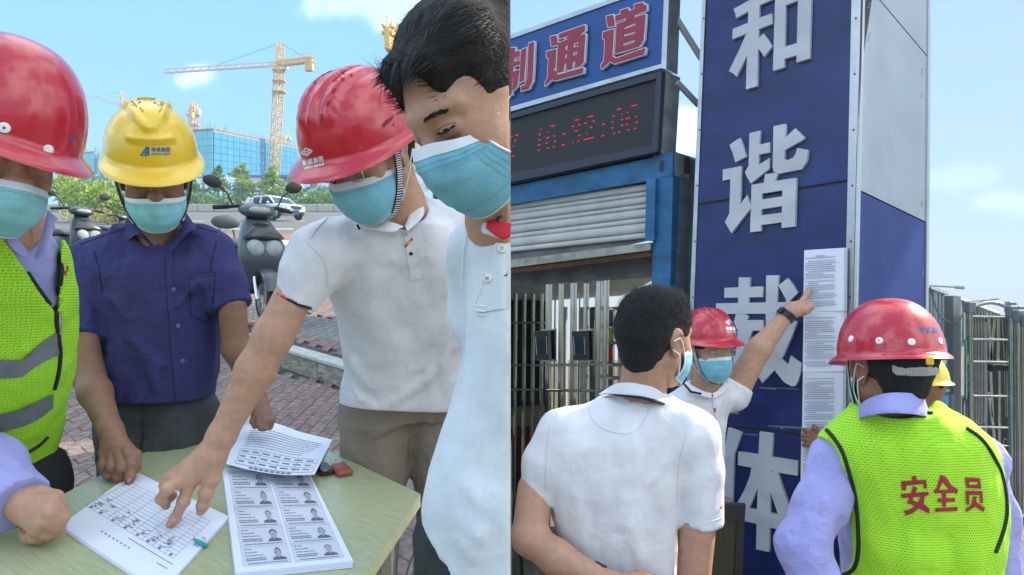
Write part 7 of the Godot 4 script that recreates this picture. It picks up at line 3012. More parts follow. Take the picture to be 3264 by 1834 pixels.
	for e in [[1180, 1400, 1290, 1330, 0.014, 0.010], [1200, 1480, 1300, 1410, 0.012, -0.010], [1210, 1560, 1280, 1460, 0.012, 0.009], [1345, 1330, 1335, 1400, 0.008, -0.010], [1120, 1300, 1110, 1420, 0.010, -0.008]]:
		wf.crease(P(e[0], e[1], 1.95), P(e[2], e[3], 1.95), e[4] * 0.8, e[5] * 1.6)
	wf.folds(wr, 0.010, Basis.from_scale(Vector3(1.2, 0.6, 1.2)))
	wf.cut(P(1270, 1262, 2.05), Vector3.UP)
	wf.cut(P(1270, 1715, 2.05), Vector3.DOWN)
	var wb := MB.new()
	wf.mesh(wb)
	for k in 2:
		var c := P(1180 if k == 0 else 1412, 1712, 2.08 + 0.08 * k)
		wb.tube(PackedVector3Array([c, Vector3(c.x - 0.01, SL * 2.1 + 0.06, c.z)]), 0.085 - 0.007 * k, 14, 0.062)
	obj("trousers", wb, M.trousers_khaki, me)
	for k in 2:
		var smb := MB.new()
		var c := P(1180 if k == 0 else 1412, 1712, 2.08 + 0.08 * k)
		smb.ball(Vector3(c.x - 0.01, SL * 2.1 + 0.04, c.z + 0.05), Vector3(0.045, 0.05, 0.13))
		obj("shoe", smb, M.trim_black, me)

	# hair at the nape and temple
	var hf := Field.new(Vector3(-0.1, -0.1, -0.14), Vector3(0.1, 0.12, 0.06), 0.005)
	hf.cap(Vector3(0, 0.035, -0.045), Vector3(0, 0.04, 0.0), 0.083, 0.080, 0.02, Vector3.RIGHT, 0.96)
	hf.cap(Vector3(0, -0.03, -0.06), Vector3(0, 0, -0.06), 0.052, 0.06, 0.02)
	hf.cut(Vector3(0, 0, 0.02), Vector3(0, -0.25, 1), 0.004)
	hf.cut(Vector3(0, -0.055, 0), Vector3(0, -1, 0.2), 0.004)
	var hb := MB.new()
	hf.mesh(hb)
	var hw := MB.new()
	hw.add(hb, t)
	obj("hair", hw, M.hair_cap, me)
	# hat
	var ht := t * Transform3D(Basis(Vector3.RIGHT, -0.09), Vector3(0, 0.040, 0.010))
	var hm := hat_shell(ht, 0.114, 0.136, 0.132, 0.032, "ridged")
	var hat := obj("hard_hat", hm, M.hat_red, me)
	var H := hits(hm)
	hat_logo(H, Vector2(964, 512), Vector2(66, -16), Vector2(6, 32), hat, "XINJU GROUP", ["xin", "ju", "ji", "tuan"], "hat_white", "diamond")
	var vm := MB.new()
	for e in [[1024, 376, 10, 24, 0.1], [1046, 330, 9, 22, 0.5], [1064, 290, 9, 20, 0.7], [1092, 254, 12, 12, 1.0], [1120, 240, 10, 8, 1.2]]:
		var poly := PackedVector2Array()
		for k in 14:
			poly.append(Vector2(e[0], e[1]) + Vector2(cos(TAU * k / 14) * e[2] * 0.5, sin(TAU * k / 14) * e[3] * 0.5).rotated(e[4]))
		patch_on(vm, H, poly, 0.0008, 12.0)
	for e in ["1216,400 1228,384 1240,378 1256,366 1252,378 1240,392 1228,402 1222,408", "1250,398 1258,390 1256,398 1252,402"]:
		patch_on(vm, H, pts(e), 0.0008, 12.0)
	stuff(obj("vent_slots", vm, M.hat_dark, hat))
	add_mask(me, t, "mask_blue", [1.0, -1.0], -0.124, 0.003)
	strap(me, t, 1.0, true)
	glasses(me, t)

func glasses(me: Node3D, t: Transform3D) -> void:
	var gm := MB.new()
	var lens := MB.new()
	var lenses := []
	for s in [-1.0, 1.0]:
		var ring := PackedVector3Array()
		for k in 25:
			var a := TAU * k / 24
			ring.append(t * Vector3(s * 0.036 + signf(cos(a)) * pow(absf(cos(a)), 0.7) * 0.026, 0.006 + signf(sin(a)) * pow(absf(sin(a)), 0.7) * 0.017, 0.110 - 0.10 * absf(s * 0.036 + cos(a) * 0.02) ** 1.2))
		gm.tube(ring, 0.0013, 6)
		var c := Vector3.ZERO
		for k in 24:
			c += ring[k] / 24.0
		for k in 24:
			lens.tri(c, ring[k], ring[k + 1], t.basis.z)
		lenses.append(lens)
		lens = MB.new()
		gm.tube(PackedVector3Array([t * Vector3(s * 0.062, 0.012, 0.100), t * Vector3(s * 0.078, 0.012, 0.088), t * Vector3(s * 0.084, 0.016, 0.0), t * Vector3(s * 0.082, 0.008, -0.02)]), 0.0013, 6)
		gm.tube(PackedVector3Array([t * Vector3(s * 0.012, 0.002, 0.108), t * Vector3(s * 0.010, -0.006, 0.104)]), 0.0012, 5)
	gm.tube(PackedVector3Array([t * Vector3(-0.011, 0.010, 0.110), t * Vector3(0, 0.013, 0.113), t * Vector3(0.011, 0.010, 0.110)]), 0.0013, 6)
	var o := obj("glasses", gm, M.steel_wire, me)
	for l in lenses:
		obj("lens", l, M.clear_glass, o)

# ---- the man in the lime vest at the left edge
func lime_man() -> void:
	var me := person("man in lime safety vest and glossy red hard hat, leaning on his fist", Vector3(-1.3, SL * 1.85, -1.85))
	var t := Transform3D(head_basis(60, 14, -8).scaled(Vector3.ONE * 1.13), P(-26, 502, 1.34))
	var body := MB.new()
	body.add(head_mb, t)
	var nf := limb_field([t.origin, P(50, 860, 1.5)], 0.1, 0.006)
	nf.cap(t * Vector3(0, -0.05, -0.03), P(40, 730, 1.50), 0.058, 0.056, 0.03)
	nf.cap(P(40, 730, 1.50), P(60, 840, 1.56), 0.056, 0.056, 0.04)
	nf.mesh(body)
	var f := limb_field([P(40, 1580, 1.49), P(205, 1720, 1.5), P(120, 1540, 1.45)], 0.05, 0.0042)
	f.cap(P(40, 1575, 1.50), P(86, 1612, 1.49), 0.036, 0.036, 0.02)
	for e in [[164, 1606, 1.465], [160, 1636, 1.455], [142, 1664, 1.455], [118, 1684, 1.46]]:
		f.cap(P(84, 1610, 1.485), P(e[0], e[1], e[2]), 0.030, 0.0185, 0.016)
	finger(f, [P(168, 1600, 1.462), P(192, 1648, 1.468), P(180, 1690, 1.48), P(150, 1690, 1.50)], 0.0165, 0.013)
	finger(f, [P(162, 1634, 1.452), P(178, 1672, 1.465), P(158, 1702, 1.485), P(130, 1694, 1.505)], 0.0165, 0.0128)
	finger(f, [P(144, 1664, 1.452), P(146, 1696, 1.468), P(124, 1712, 1.49), P(104, 1698, 1.505)], 0.016, 0.0125)
	finger(f, [P(118, 1682, 1.458), P(112, 1708, 1.475), P(92, 1712, 1.492), P(76, 1696, 1.505)], 0.0145, 0.012)
	finger(f, [P(130, 1572, 1.49), P(176, 1588, 1.49), P(196, 1622, 1.495)], 0.017, 0.0125)
	f.mesh(body)
	obj("body", body, M.skin_tan, me)

	# lilac shirt
	var sf := Field.new(P(-190, 1560, 1.95) + Vector3(-0.1, 0, 0), P(290, 590, 1.34) + Vector3(0.02, 0.02, 0.04), 0.0105)
	var trunk := [sec(1560, -190, 118, 1.86, 0.13), sec(1450, -190, 128, 1.84, 0.13), sec(1330, -200, 160, 1.78, 0.13), sec(1180, -210, 182, 1.70, 0.13), sec(1020, -215, 192, 1.62, 0.13), sec(900, -210, 190, 1.56, 0.12), sec(800, -190, 178, 1.52, 0.105), sec(720, -100, 140, 1.48, 0.085), sec(680, -50, 110, 1.46, 0.06)]
	var inner := []
	for s in trunk:
		inner.append([s[0], s[1] - 0.008, s[2] - 0.010, s[3]])
	sf.stack(inner, 0.03, 2.4)
	sf.folds(wr, 0.012, Basis.from_scale(Vector3(1.0, 0.5, 1.0)))
	sf.cap(P(36, 720, 1.43), P(70, 600, 1.36), 0.066, 0.085, 0.006, Vector3.ZERO, 1.0, 1)
	sf.cap(P(100, 790, 1.395), P(80, 700, 1.38), 0.014, 0.045, 0.012, Vector3.ZERO, 1.0, 1)
	var sm := MB.new()
	sf.mesh(sm)
	var shirt := obj("shirt", sm, M.shirt_lilac, me)
	var slf := limb_field([P(-190, 1380, 1.55), P(80, 1620, 1.48)], 0.11, 0.0075)
	slf.cap(P(-190, 1400, 1.58), P(-60, 1505, 1.53), 0.085, 0.078, 0.02)
	slf.cap(P(-60, 1505, 1.53), P(90, 1640, 1.47), 0.078, 0.064, 0.02)
	slf.folds(wr, 0.012, Basis(Vector3.BACK, 0.8) * Basis.from_scale(Vector3(1.3, 0.7, 1.0)))
	slf.cut(P(62, 1606, 1.485), P(90, 1640, 1.47) - P(-10, 1550, 1.51), 0.004)
	var slm := MB.new()
	slf.mesh(slm)
	obj("sleeve", slm, M.shirt_lilac, shirt)
	var col := MB.new()
	strip_cloth(col, [[-40, 640, 1.36], [6, 680, 1.34], [50, 750, 1.36], [96, 812, 1.395]], [[-40, 716, 1.36], [0, 728, 1.335], [34, 790, 1.35], [92, 830, 1.39]])
	strip_cloth(col, [[150, 670, 1.40], [140, 720, 1.385], [126, 770, 1.385], [110, 820, 1.395]], [[176, 690, 1.41], [166, 750, 1.39], [150, 810, 1.385], [120, 850, 1.39]])
	obj("collar", col, M.shirt_lilac, shirt)
	var gc := MB.new()
	for k in 30:
		var u := k / 29.0
		var q := Vector2(96, 694).lerp(Vector2(97, 790), u)
		gc.ball(P(q.x + sin(u * 3.0) * 2.0, q.y, 1.372 + 0.018 * u), Vector3(0.0028, 0.0036, 0.0028), Basis(Vector3.BACK, 0.5 * (k % 2)), 8, 6)
	obj("necklace", gc, M.gold, me)

	# vest: a shell over the trunk, open in a long vee
	var vf := Field.new(P(-190, 1520, 1.95) + Vector3(-0.12, 0, 0), P(290, 640, 1.34) + Vector3(0.04, 0.02, 0.04), 0.0095)
	var vt := []
	for s in trunk:
		vt.append([s[0], s[1] + 0.011, s[2] + 0.011, s[3]])
	vf.stack(vt, 0.03, 2.4)
	vf.folds(wr, 0.012, Basis.from_scale(Vector3(1.0, 0.5, 1.0)))
	for e in [[60, 1100, 150, 1200, 0.02, 0.008], [20, 1240, 120, 1330, 0.02, 0.008], [150, 1020, 120, 1180, 0.018, -0.008]]:
		vf.crease(P(e[0], e[1], 1.56), P(e[2], e[3], 1.56), e[4] * 0.8, e[5] * 1.6)
	# cut the neck opening with a run of shrinking balls along the vee
	for k in 24:
		var u := k / 23.0
		var q := Vector2(84, 668).lerp(Vector2(176, 990), u)
		vf.cap(P(q.x, q.y, 1.25), P(q.x, q.y, 1.62), lerpf(0.064, 0.004, u), lerpf(0.064, 0.004, u), 0.004, Vector3.ZERO, 1.0, 1)
	vf.cut(P(40, 1470, 1.8), Vector3(-0.28, -1, 0.25), 0.004)
	var vm := MB.new()
	vf.mesh(vm)
	var vest := obj("vest", vm, M.vest_lime, me)
	var S := hits(vm)
	for l in ["0,745 40,800 90,878 140,950 172,990", "158,690 176,740 190,790 194,860 186,930 178,985", "176,992 180,1040 186,1090 190,1130 184,1190 172,1240", "36,1468 80,1446 124,1418 150,1392"]:
		var mb := MB.new()
		tube_on(mb, S, l, 0.0052, 0.001)
		obj("piping", mb, M.vest_trim, vest)
	for l in ["-6,1145 30,1146 68,1147 120,1100 160,1070 192,1052 192,1128 150,1146 110,1170 70,1200 30,1204 -6,1206", "-6,1320 50,1308 100,1286 150,1262 168,1256 166,1300 130,1330 80,1356 40,1368 -6,1378"]:
		var mb := MB.new()
		patch_on(mb, S, pts(l), 0.0025)
		obj("reflective_band", mb, M.reflective_tape, vest)
	var zp := MB.new()
	tube_on(zp, S, "182,1000 184,1040 184,1062", 0.003, 0.006)
	obj("zip_pull", zp, M.chrome, vest)
	var pr := MB.new()
	glyph_on(pr, S, GLYPH.an, Vector2(184, 845), Vector2(30, 0), Vector2(4, 34), 4.0, 0.002)
	stuff(obj("printed_character", pr, M.trim_red, vest))
	legs(me, "trousers_black", P(-10, 1530, 1.88), [Vector3(-1.50, SL * 1.85, -1.85), Vector3(-1.28, SL * 2.0, -1.98)], 0.092, true)
	# hat, mask, straps
	var ht := t * Transform3D(Basis(Vector3.RIGHT, 0.10), Vector3(0, 0.050, -0.002))
	var hm := hat_shell(ht, 0.118, 0.138, 0.156, 0.030, "plain")
	var hat := obj("hard_hat", hm, M.hat_red, me)
	var H := hits(hm)
	for q in [[13, 408], [152, 478]]:
		var bm := MB.new()
		dot_on(bm, H, q[0], q[1], 0.0095, 0.002)
		obj("rivet", bm, M.hat_white, hat)
	var mk := MB.new()
	glyph_on(mk, H, GLYPH.an, Vector2(222, 432), Vector2(9, -2), Vector2(2, 22), 2.4, 0.001)
	stuff(obj("worn_print", mk, M.hat_blue, hat))
	add_mask(me, t, "mask_teal", [-1.0, 1.0], -0.118, 0.0, 0.018)
	strap(me, t, -1.0, true)
	var bw := MB.new()
	bw.tube(PackedVector3Array([t * Vector3(-0.05, 0.034, 0.086), t * Vector3(-0.035, 0.040, 0.097), t * Vector3(-0.016, 0.036, 0.103)]), 0.004, 6)
	obj("eyebrow", bw, M.brow, me)

# ---- the black haired man at the photograph's seam
func strands(mb: MB, t: Transform3D, roots: Callable, n: int, w: float) -> void:
	for k in n:
		var r: Array = roots.call()
		var p: Vector3 = r[0]
		var dirv: Vector3 = r[1]
		var l: float = r[2]
		var sd: Vector3 = dirv.cross(r[3]).normalized() * w
		var path := []
		for j in 4:
			path.append(p)
			p += dirv.normalized() * l / 3.0
			dirv += r[4] * 0.33 + Vector3(rng.randfn(), rng.randfn(), rng.randfn()) * 0.05
		for j in 3:
			var w0 := sd * (1.0 - j / 3.0)
			var w1 := sd * (1.0 - (j + 1) / 3.0)
			mb.quad(t * (path[j] - w0), t * (path[j] + w0), t * (path[j + 1] + w1 + sd * 0.05), t * (path[j + 1] - w1), t.basis * r[3])

func dark_haired_man() -> void:
	var me := person("black haired man in white polo, face in profile over the mask", Vector3(-0.12, SL * 1.05, -1.05))
	var t := Transform3D(head_basis(-52, 35, 0).scaled(Vector3.ONE * 0.98), P(1548, 343, 0.90))
	# the picture ends at this man's far side: keep only what lies left of it
	var edge := Vector3(-0.002, 0, 0)
	var body := MB.new()
	var src := MB.new()
	var inv := t.affine_inverse()
	src.add(make_head(inv * Vector3(-0.0035, 1.7, -0.9), t.basis.transposed() * Vector3.RIGHT), t)
	var nf := limb_field([t.origin + Vector3(-0.1, 0.1, 0.1), t.origin + Vector3(0.02, -0.3, -0.1)], 0.05, 0.007)
	nf.cap(t * Vector3(0, -0.05, -0.03), P(1625, 700, 0.98), 0.060, 0.062, 0.03)
	nf.cut(edge, Vector3.RIGHT, 0.004)
	nf.mesh(body)
	body.add(src)
	obj("body", body, M.skin_tan, me)
	# hair: a cap for the bulk, strands for the surface and the fringe
	var hf := Field.new(Vector3(-0.105, -0.06, -0.13), Vector3(0.105, 0.16, 0.15), 0.0045)
	hf.cap(Vector3(0, 0.040, -0.045), Vector3(0, 0.048, 0.018), 0.084, 0.080, 0.02, Vector3.RIGHT, 0.96)
	hf.cap(Vector3(0, 0.085, -0.05), Vector3(0, 0.088, -0.01), 0.060, 0.054, 0.03)
	hf.cap(Vector3(-0.03, 0.098, 0.012), Vector3(0.045, 0.094, 0.018), 0.040, 0.044, 0.03)
	hf.cap(Vector3(-0.035, 0.090, 0.070), Vector3(0.038, 0.086, 0.070), 0.021, 0.019, 0.02)
	hf.cap(Vector3(0.0, 0.0, 0.13), Vector3(0.0, 0.042, 0.115), 0.045, 0.050, 0.01, Vector3.ZERO, 1.0, 1)
	hf.cap(Vector3(0.07, -0.02, 0.10), Vector3(0.072, 0.036, 0.072), 0.036, 0.026, 0.01, Vector3.ZERO, 1.0, 1)
	hf.cap(Vector3(0.088, -0.03, 0.03), Vector3(0.088, -0.03, 0.0), 0.030, 0.030, 0.008, Vector3.ZERO, 1.0, 1)
	hf.folds(wr, 0.004, Basis.from_scale(Vector3(6, 6, 2)))
	hf.cut(inv * Vector3(edge.x, 1.7, -0.9), t.basis.transposed() * Vector3.RIGHT, 0.003)
	var hb := MB.new()
	hf.mesh(hb)
	var hw := MB.new()
	hw.add(hb, t)
	var hair := obj("hair", hw, M.hair_cap, me)
	var root := func() -> Array:
		var k := rng.randi() % (hb.v.size())
		var p := hb.v[k]
		var n := hb.n[k]
		while (t * p).x > edge.x - 0.004 or n.y < -0.3:
			k = rng.randi() % hb.v.size()
			p = hb.v[k]
			n = hb.n[k]
		var fr := smoothstep(0.03, 0.10, p.z) * smoothstep(0.03, 0.09, p.y)
		var low := smoothstep(0.05, 0.0, p.y)
		var flow := Vector3(0.10, 0.10, 0.95).lerp(Vector3(0.05, -0.95, 0.15), low)
		flow = (flow - n * flow.dot(n)).normalized()
		var dirv := flow + n * lerpf(0.13, 0.08, low)
		return [p - n * 0.003, dirv, lerpf(0.024, 0.040, fr) * lerpf(1.0, 0.30, low) * rng.randf_range(0.6, 1.2), n, Vector3(0, -0.30, 0.05) * (0.3 + fr) - n * 0.25]
	var sb := MB.new()
	strands(sb, t, root, 9500, 0.0005)
	stuff(obj("hair_strands", sb, M.hair, hair))
	# brow and lashes
	var eb := MB.new()
	var H := hits(src)
	for k in 120:
		var u := k / 119.0
		var q := Vector2(1352, 387).lerp(Vector2(1424, 356), u) + Vector2(0, 4.0 * sin(u * PI) * -1.5 + rng.randfn() * 3.6 * (1.0 - u * 0.6))
		var h := H.hit(q.x, q.y, FPX)
		if h:
			var a: Vector3 = h[0]
			eb.tube(PackedVector3Array([a + h[1] * 0.0014, a + t.basis * Vector3(0.0050, 0.0016, -0.001) + h[1] * 0.0022]), 0.0007, 4)
	stuff(obj("eyebrow", eb, M.brow, me))
	var lb := MB.new()
	tube_on(lb, H, "1396,426 1408,424 1424,418 1438,408 1450,400", 0.0014, 0.0003)
	obj("eyelashes", lb, M.eye_dark, me)
	var ew := MB.new()
	patch_on(ew, H, pts("1401,424 1412,414 1430,408 1447,403 1440,413 1424,421 1410,426"), 0.0009, 8.0)
	var eye := obj("eye", ew, M.eye_white, me)
	var ir := MB.new()
	patch_on(ir, H, pts("1411,420 1414,413 1421,409 1430,408 1433,412 1428,418 1419,423"), 0.0014, 8.0)
	obj("iris", ir, M.eye_dark, eye)
	var cm := MB.new()
	tube_on(cm, H, "1396,414 1412,402 1432,394 1452,392", 0.0007, -0.0001)
	obj("eyelid_crease", cm, M.skin_brown, me)
	# shirt
	var sf := Field.new(Vector3(-0.36, P(0, 1870, 0.98).y, -1.22), Vector3(0.02, P(0, 640, 0.98).y, -0.78), 0.0085)
	sf.stack([sec(1870, 1392, 1990, 1.02, 0.105), sec(1760, 1366, 1990, 1.02, 0.11), sec(1650, 1352, 1990, 1.02, 0.112), sec(1560, 1354, 1990, 1.02, 0.112), sec(1420, 1392, 1990, 1.02, 0.112), sec(1280, 1440, 1990, 1.02, 0.112), sec(1130, 1476, 1990, 1.02, 0.112), sec(950, 1476, 1990, 1.02, 0.11), sec(800, 1486, 1960, 1.02, 0.095), sec(720, 1560, 1880, 1.01, 0.07)], 0.03, 2.5)
	sf.cap(P(1640, 760, 1.0), P(1540, 800, 1.02), 0.05, 0.045, 0.04)
	sf.cap(P(1530, 800, 1.03), P(1516, 1000, 1.05), 0.044, 0.04, 0.03)
	sf.folds(wr, 0.009, Basis(Vector3.BACK, 0.7) * Basis.from_scale(Vector3(1.2, 0.45, 1.2)))
	sf.folds(wk, -0.0014, Basis(Vector3.BACK, 0.9) * Basis.from_scale(Vector3(1.4, 0.5, 1.4)))
	for e in [[1400, 1480, 1560, 1640, 0.012, 0.006], [1390, 1560, 1520, 1700, 0.012, -0.006], [1420, 1620, 1560, 1740, 0.014, 0.007], [1440, 1400, 1580, 1560, 0.014, -0.006], [1400, 1700, 1540, 1800, 0.012, 0.006], [1500, 860, 1530, 1080, 0.010, -0.006]]:
		sf.crease(P(e[0], e[1], 0.91), P(e[2], e[3], 0.91), e[4] * 0.8, e[5] * 0.75)
	sf.cut(edge, Vector3.RIGHT, 0.003)
	sf.cut(P(1425, 1836, 0.93), Vector3(-1.24, -1, 0), 0.004)
	var sm := MB.new()
	sf.mesh(sm)
	var shirt := obj("shirt", sm, M.polo_pale, me)
	var S := hits(sm)
	var pl := MB.new()
	patch_on(pl, S, pts("1596,700 1632,706 1632,980 1560,992 1518,998 1520,972 1556,870 1574,800"), 0.0022)
	obj("placket", pl, M.polo_pale, shirt)
	for q in [[1601, 796], [1560, 889]]:
		var bm := MB.new()
		dot_on(bm, S, q[0], q[1], 0.0062, 0.0042)
		var bo := obj("button", bm, M.button_white, shirt)
		var hm := MB.new()
		for e in [[-3, -3], [3, -3], [-3, 3], [3, 3]]:
			dot_on(hm, S, q[0] + e[0], q[1] + e[1], 0.0007, 0.0056)
		obj("button_holes", hm, M.ink_grey, bo)
	var seam := MB.new()
	for l in ["1520,974 1552,978", "1518,990 1550,994", "1516,1002 1548,1006", "1556,872 1520,972", "1512,672 1490,760 1480,830 1478,920"]:
		tube_on(seam, S, l, 0.0008, 0.0026, 5)
	stuff(obj("seams", seam, M.mask_white, shirt))
	var cl := MB.new()
	strip_cloth(cl, [[1628, 640, 0.93], [1606, 668, 0.91], [1590, 690, 0.90], [1622, 752, 0.895]], [[1545, 690, 0.94], [1534, 736, 0.92], [1560, 750, 0.905], [1598, 764, 0.895]], 0.002)
	obj("collar", cl, M.polo_pale, shirt)
	var ci := MB.new()
	strip_cloth(ci, [[1552, 706, 0.908], [1574, 700, 0.895], [1600, 706, 0.888], [1630, 712, 0.886]], [[1548, 728, 0.905], [1566, 742, 0.892], [1600, 764, 0.884], [1626, 756, 0.882]], 0.0015)
	obj("collar_lining", ci, M.trim_red, shirt)
	var ct := MB.new()
	ct.tube(PackedVector3Array([P(1620, 650, 0.905), P(1604, 676, 0.892), P(1584, 704, 0.888)]), 0.0022, 6)
	obj("collar_trim", ct, M.trim_navy, shirt)
	# trousers
	var wf := Field.new(Vector3(-0.32, SL * 1.05, -1.2), Vector3(0.02, P(0, 1480, 1.0).y, -0.84), 0.011)
	var gy := SL * 1.05
	wf.cap(P(1530, 1640, 1.03), P(1520, 1720, 1.03), 0.072, 0.074, 0.03)
	wf.cap(P(1450, 1720, 1.04), Vector3(-0.14, gy + 0.1, -1.05), 0.056, 0.052, 0.03)
	wf.cap(P(1560, 1720, 1.0), Vector3(-0.05, gy + 0.1, -1.0), 0.08, 0.055, 0.03)
	wf.folds(wr, 0.010, Basis.from_scale(Vector3(1.2, 0.6, 1.2)))
	wf.cut(edge, Vector3.RIGHT, 0.003)
	var wb := MB.new()
	wf.mesh(wb)
	obj("trousers", wb, M.trousers_green, me)
	# mask with its loop running back to the ear
	var r := mask_shell(t, -0.112, 0.002, -0.012, 0.80)
	for k in 2:
		clip_right(r[k], edge.x)
	var mo := obj("face_mask", r[0], M.mask_blue, me)
	obj("binding", r[1], M.mask_white, mo)
	var st := MB.new()
	for v in [3, 4, 15]:
		var row: PackedVector3Array = r[2][v]
		for i in range(1, 31):
			if row[i + 1].x < edge.x:
				for c in 2:
					var a := row[i].lerp(row[i + 1], 0.1 + 0.5 * c) + t.basis.z.normalized() * 0.0006 + t.basis.x * 0.0006
					st.bar(a, a + (row[i + 1] - row[i]) * 0.28, 0.0006, 0.0006)
	for c in 3:
		for j in range(4, 16):
			var a: Vector3 = r[2][j][30 - c].lerp(r[2][j][31 - c], 0.5) + t.basis.x * 0.0012
			if a.x < edge.x:
				st.bar(a, a + (r[2][j + 1][30 - c] - r[2][j][30 - c]) * 0.5, 0.0007, 0.0007)
	stuff(obj("stitching", st, M.mask_stitch, mo))
	for e in [[1, P(1640, 300, 0.84)], [16, P(1640, 530, 0.86)]]:
		var lp := MB.new()
		var a: Vector3 = r[2][e[0]][32]
		if a.x < edge.x:
			lp.tube(PackedVector3Array([a, a.lerp(e[1], 0.5) + Vector3(-0.002, 0, 0.004), e[1].lerp(a, 0.05)]), 0.0016, 6)
			clip_right(lp, edge.x)
			obj("ear_loop", lp, M.elastic, mo)

func clip_right(mb: MB, x: float) -> void:
	var keep := PackedInt32Array()
	for k in range(0, mb.i.size(), 3):
		var a := mb.i[k]
		var b := mb.i[k + 1]
		var c := mb.i[k + 2]
		if minf(mb.v[a].x, minf(mb.v[b].x, mb.v[c].x)) < x:
			keep.append(a); keep.append(b); keep.append(c)
	mb.i = keep
	for k in mb.v.size():
		if mb.v[k].x > x:
			mb.v[k].x = x

# ---------------------------------------------------------------- people at the gate
func nape_hair(t: Transform3D, low: float, tall: float) -> MB:
	var hf := Field.new(Vector3(-0.105, -0.12, -0.15), Vector3(0.105, 0.16, 0.12), 0.0048)
	hf.cap(Vector3(0, 0.035, -0.045), Vector3(0, 0.042, 0.014), 0.084, 0.081, 0.02, Vector3.RIGHT, 0.96)
	if tall > 0.0:
		hf.cap(Vector3(0, 0.07 + tall, -0.03), Vector3(0, 0.075 + tall, 0.035), 0.070, 0.062, 0.03, Vector3.UP, 0.9)
	hf.cap(Vector3(0, -0.03, -0.055), Vector3(0, low + 0.045, -0.055), 0.056, 0.054, 0.02)
	hf.cap(Vector3(0.0, -0.01, 0.14), Vector3(0.0, 0.05, 0.125), 0.055, 0.055, 0.01, Vector3.ZERO, 1.0, 1)
	for s in [-1.0, 1.0]:
		hf.cap(Vector3(s * 0.075, -0.05, 0.05), Vector3(s * 0.082, 0.0, 0.022), 0.040, 0.022, 0.008, Vector3.ZERO, 1.0, 1)
		hf.cap(Vector3(s * 0.090, -0.03, -0.012), Vector3(s * 0.092, 0.02, -0.014), 0.020, 0.020, 0.006, Vector3.ZERO, 1.0, 1)
	hf.cut(Vector3(0, low, 0), Vector3(0, -1, 0.1), 0.006)
	hf.folds(wr, 0.003, Basis.from_scale(Vector3(5, 5, 5)))
	var hb := MB.new()
	hf.mesh(hb)
	return hb

func build_right_people() -> void:
	polo_back()
	pointing_man()
	vest_back()
	yellow_back()

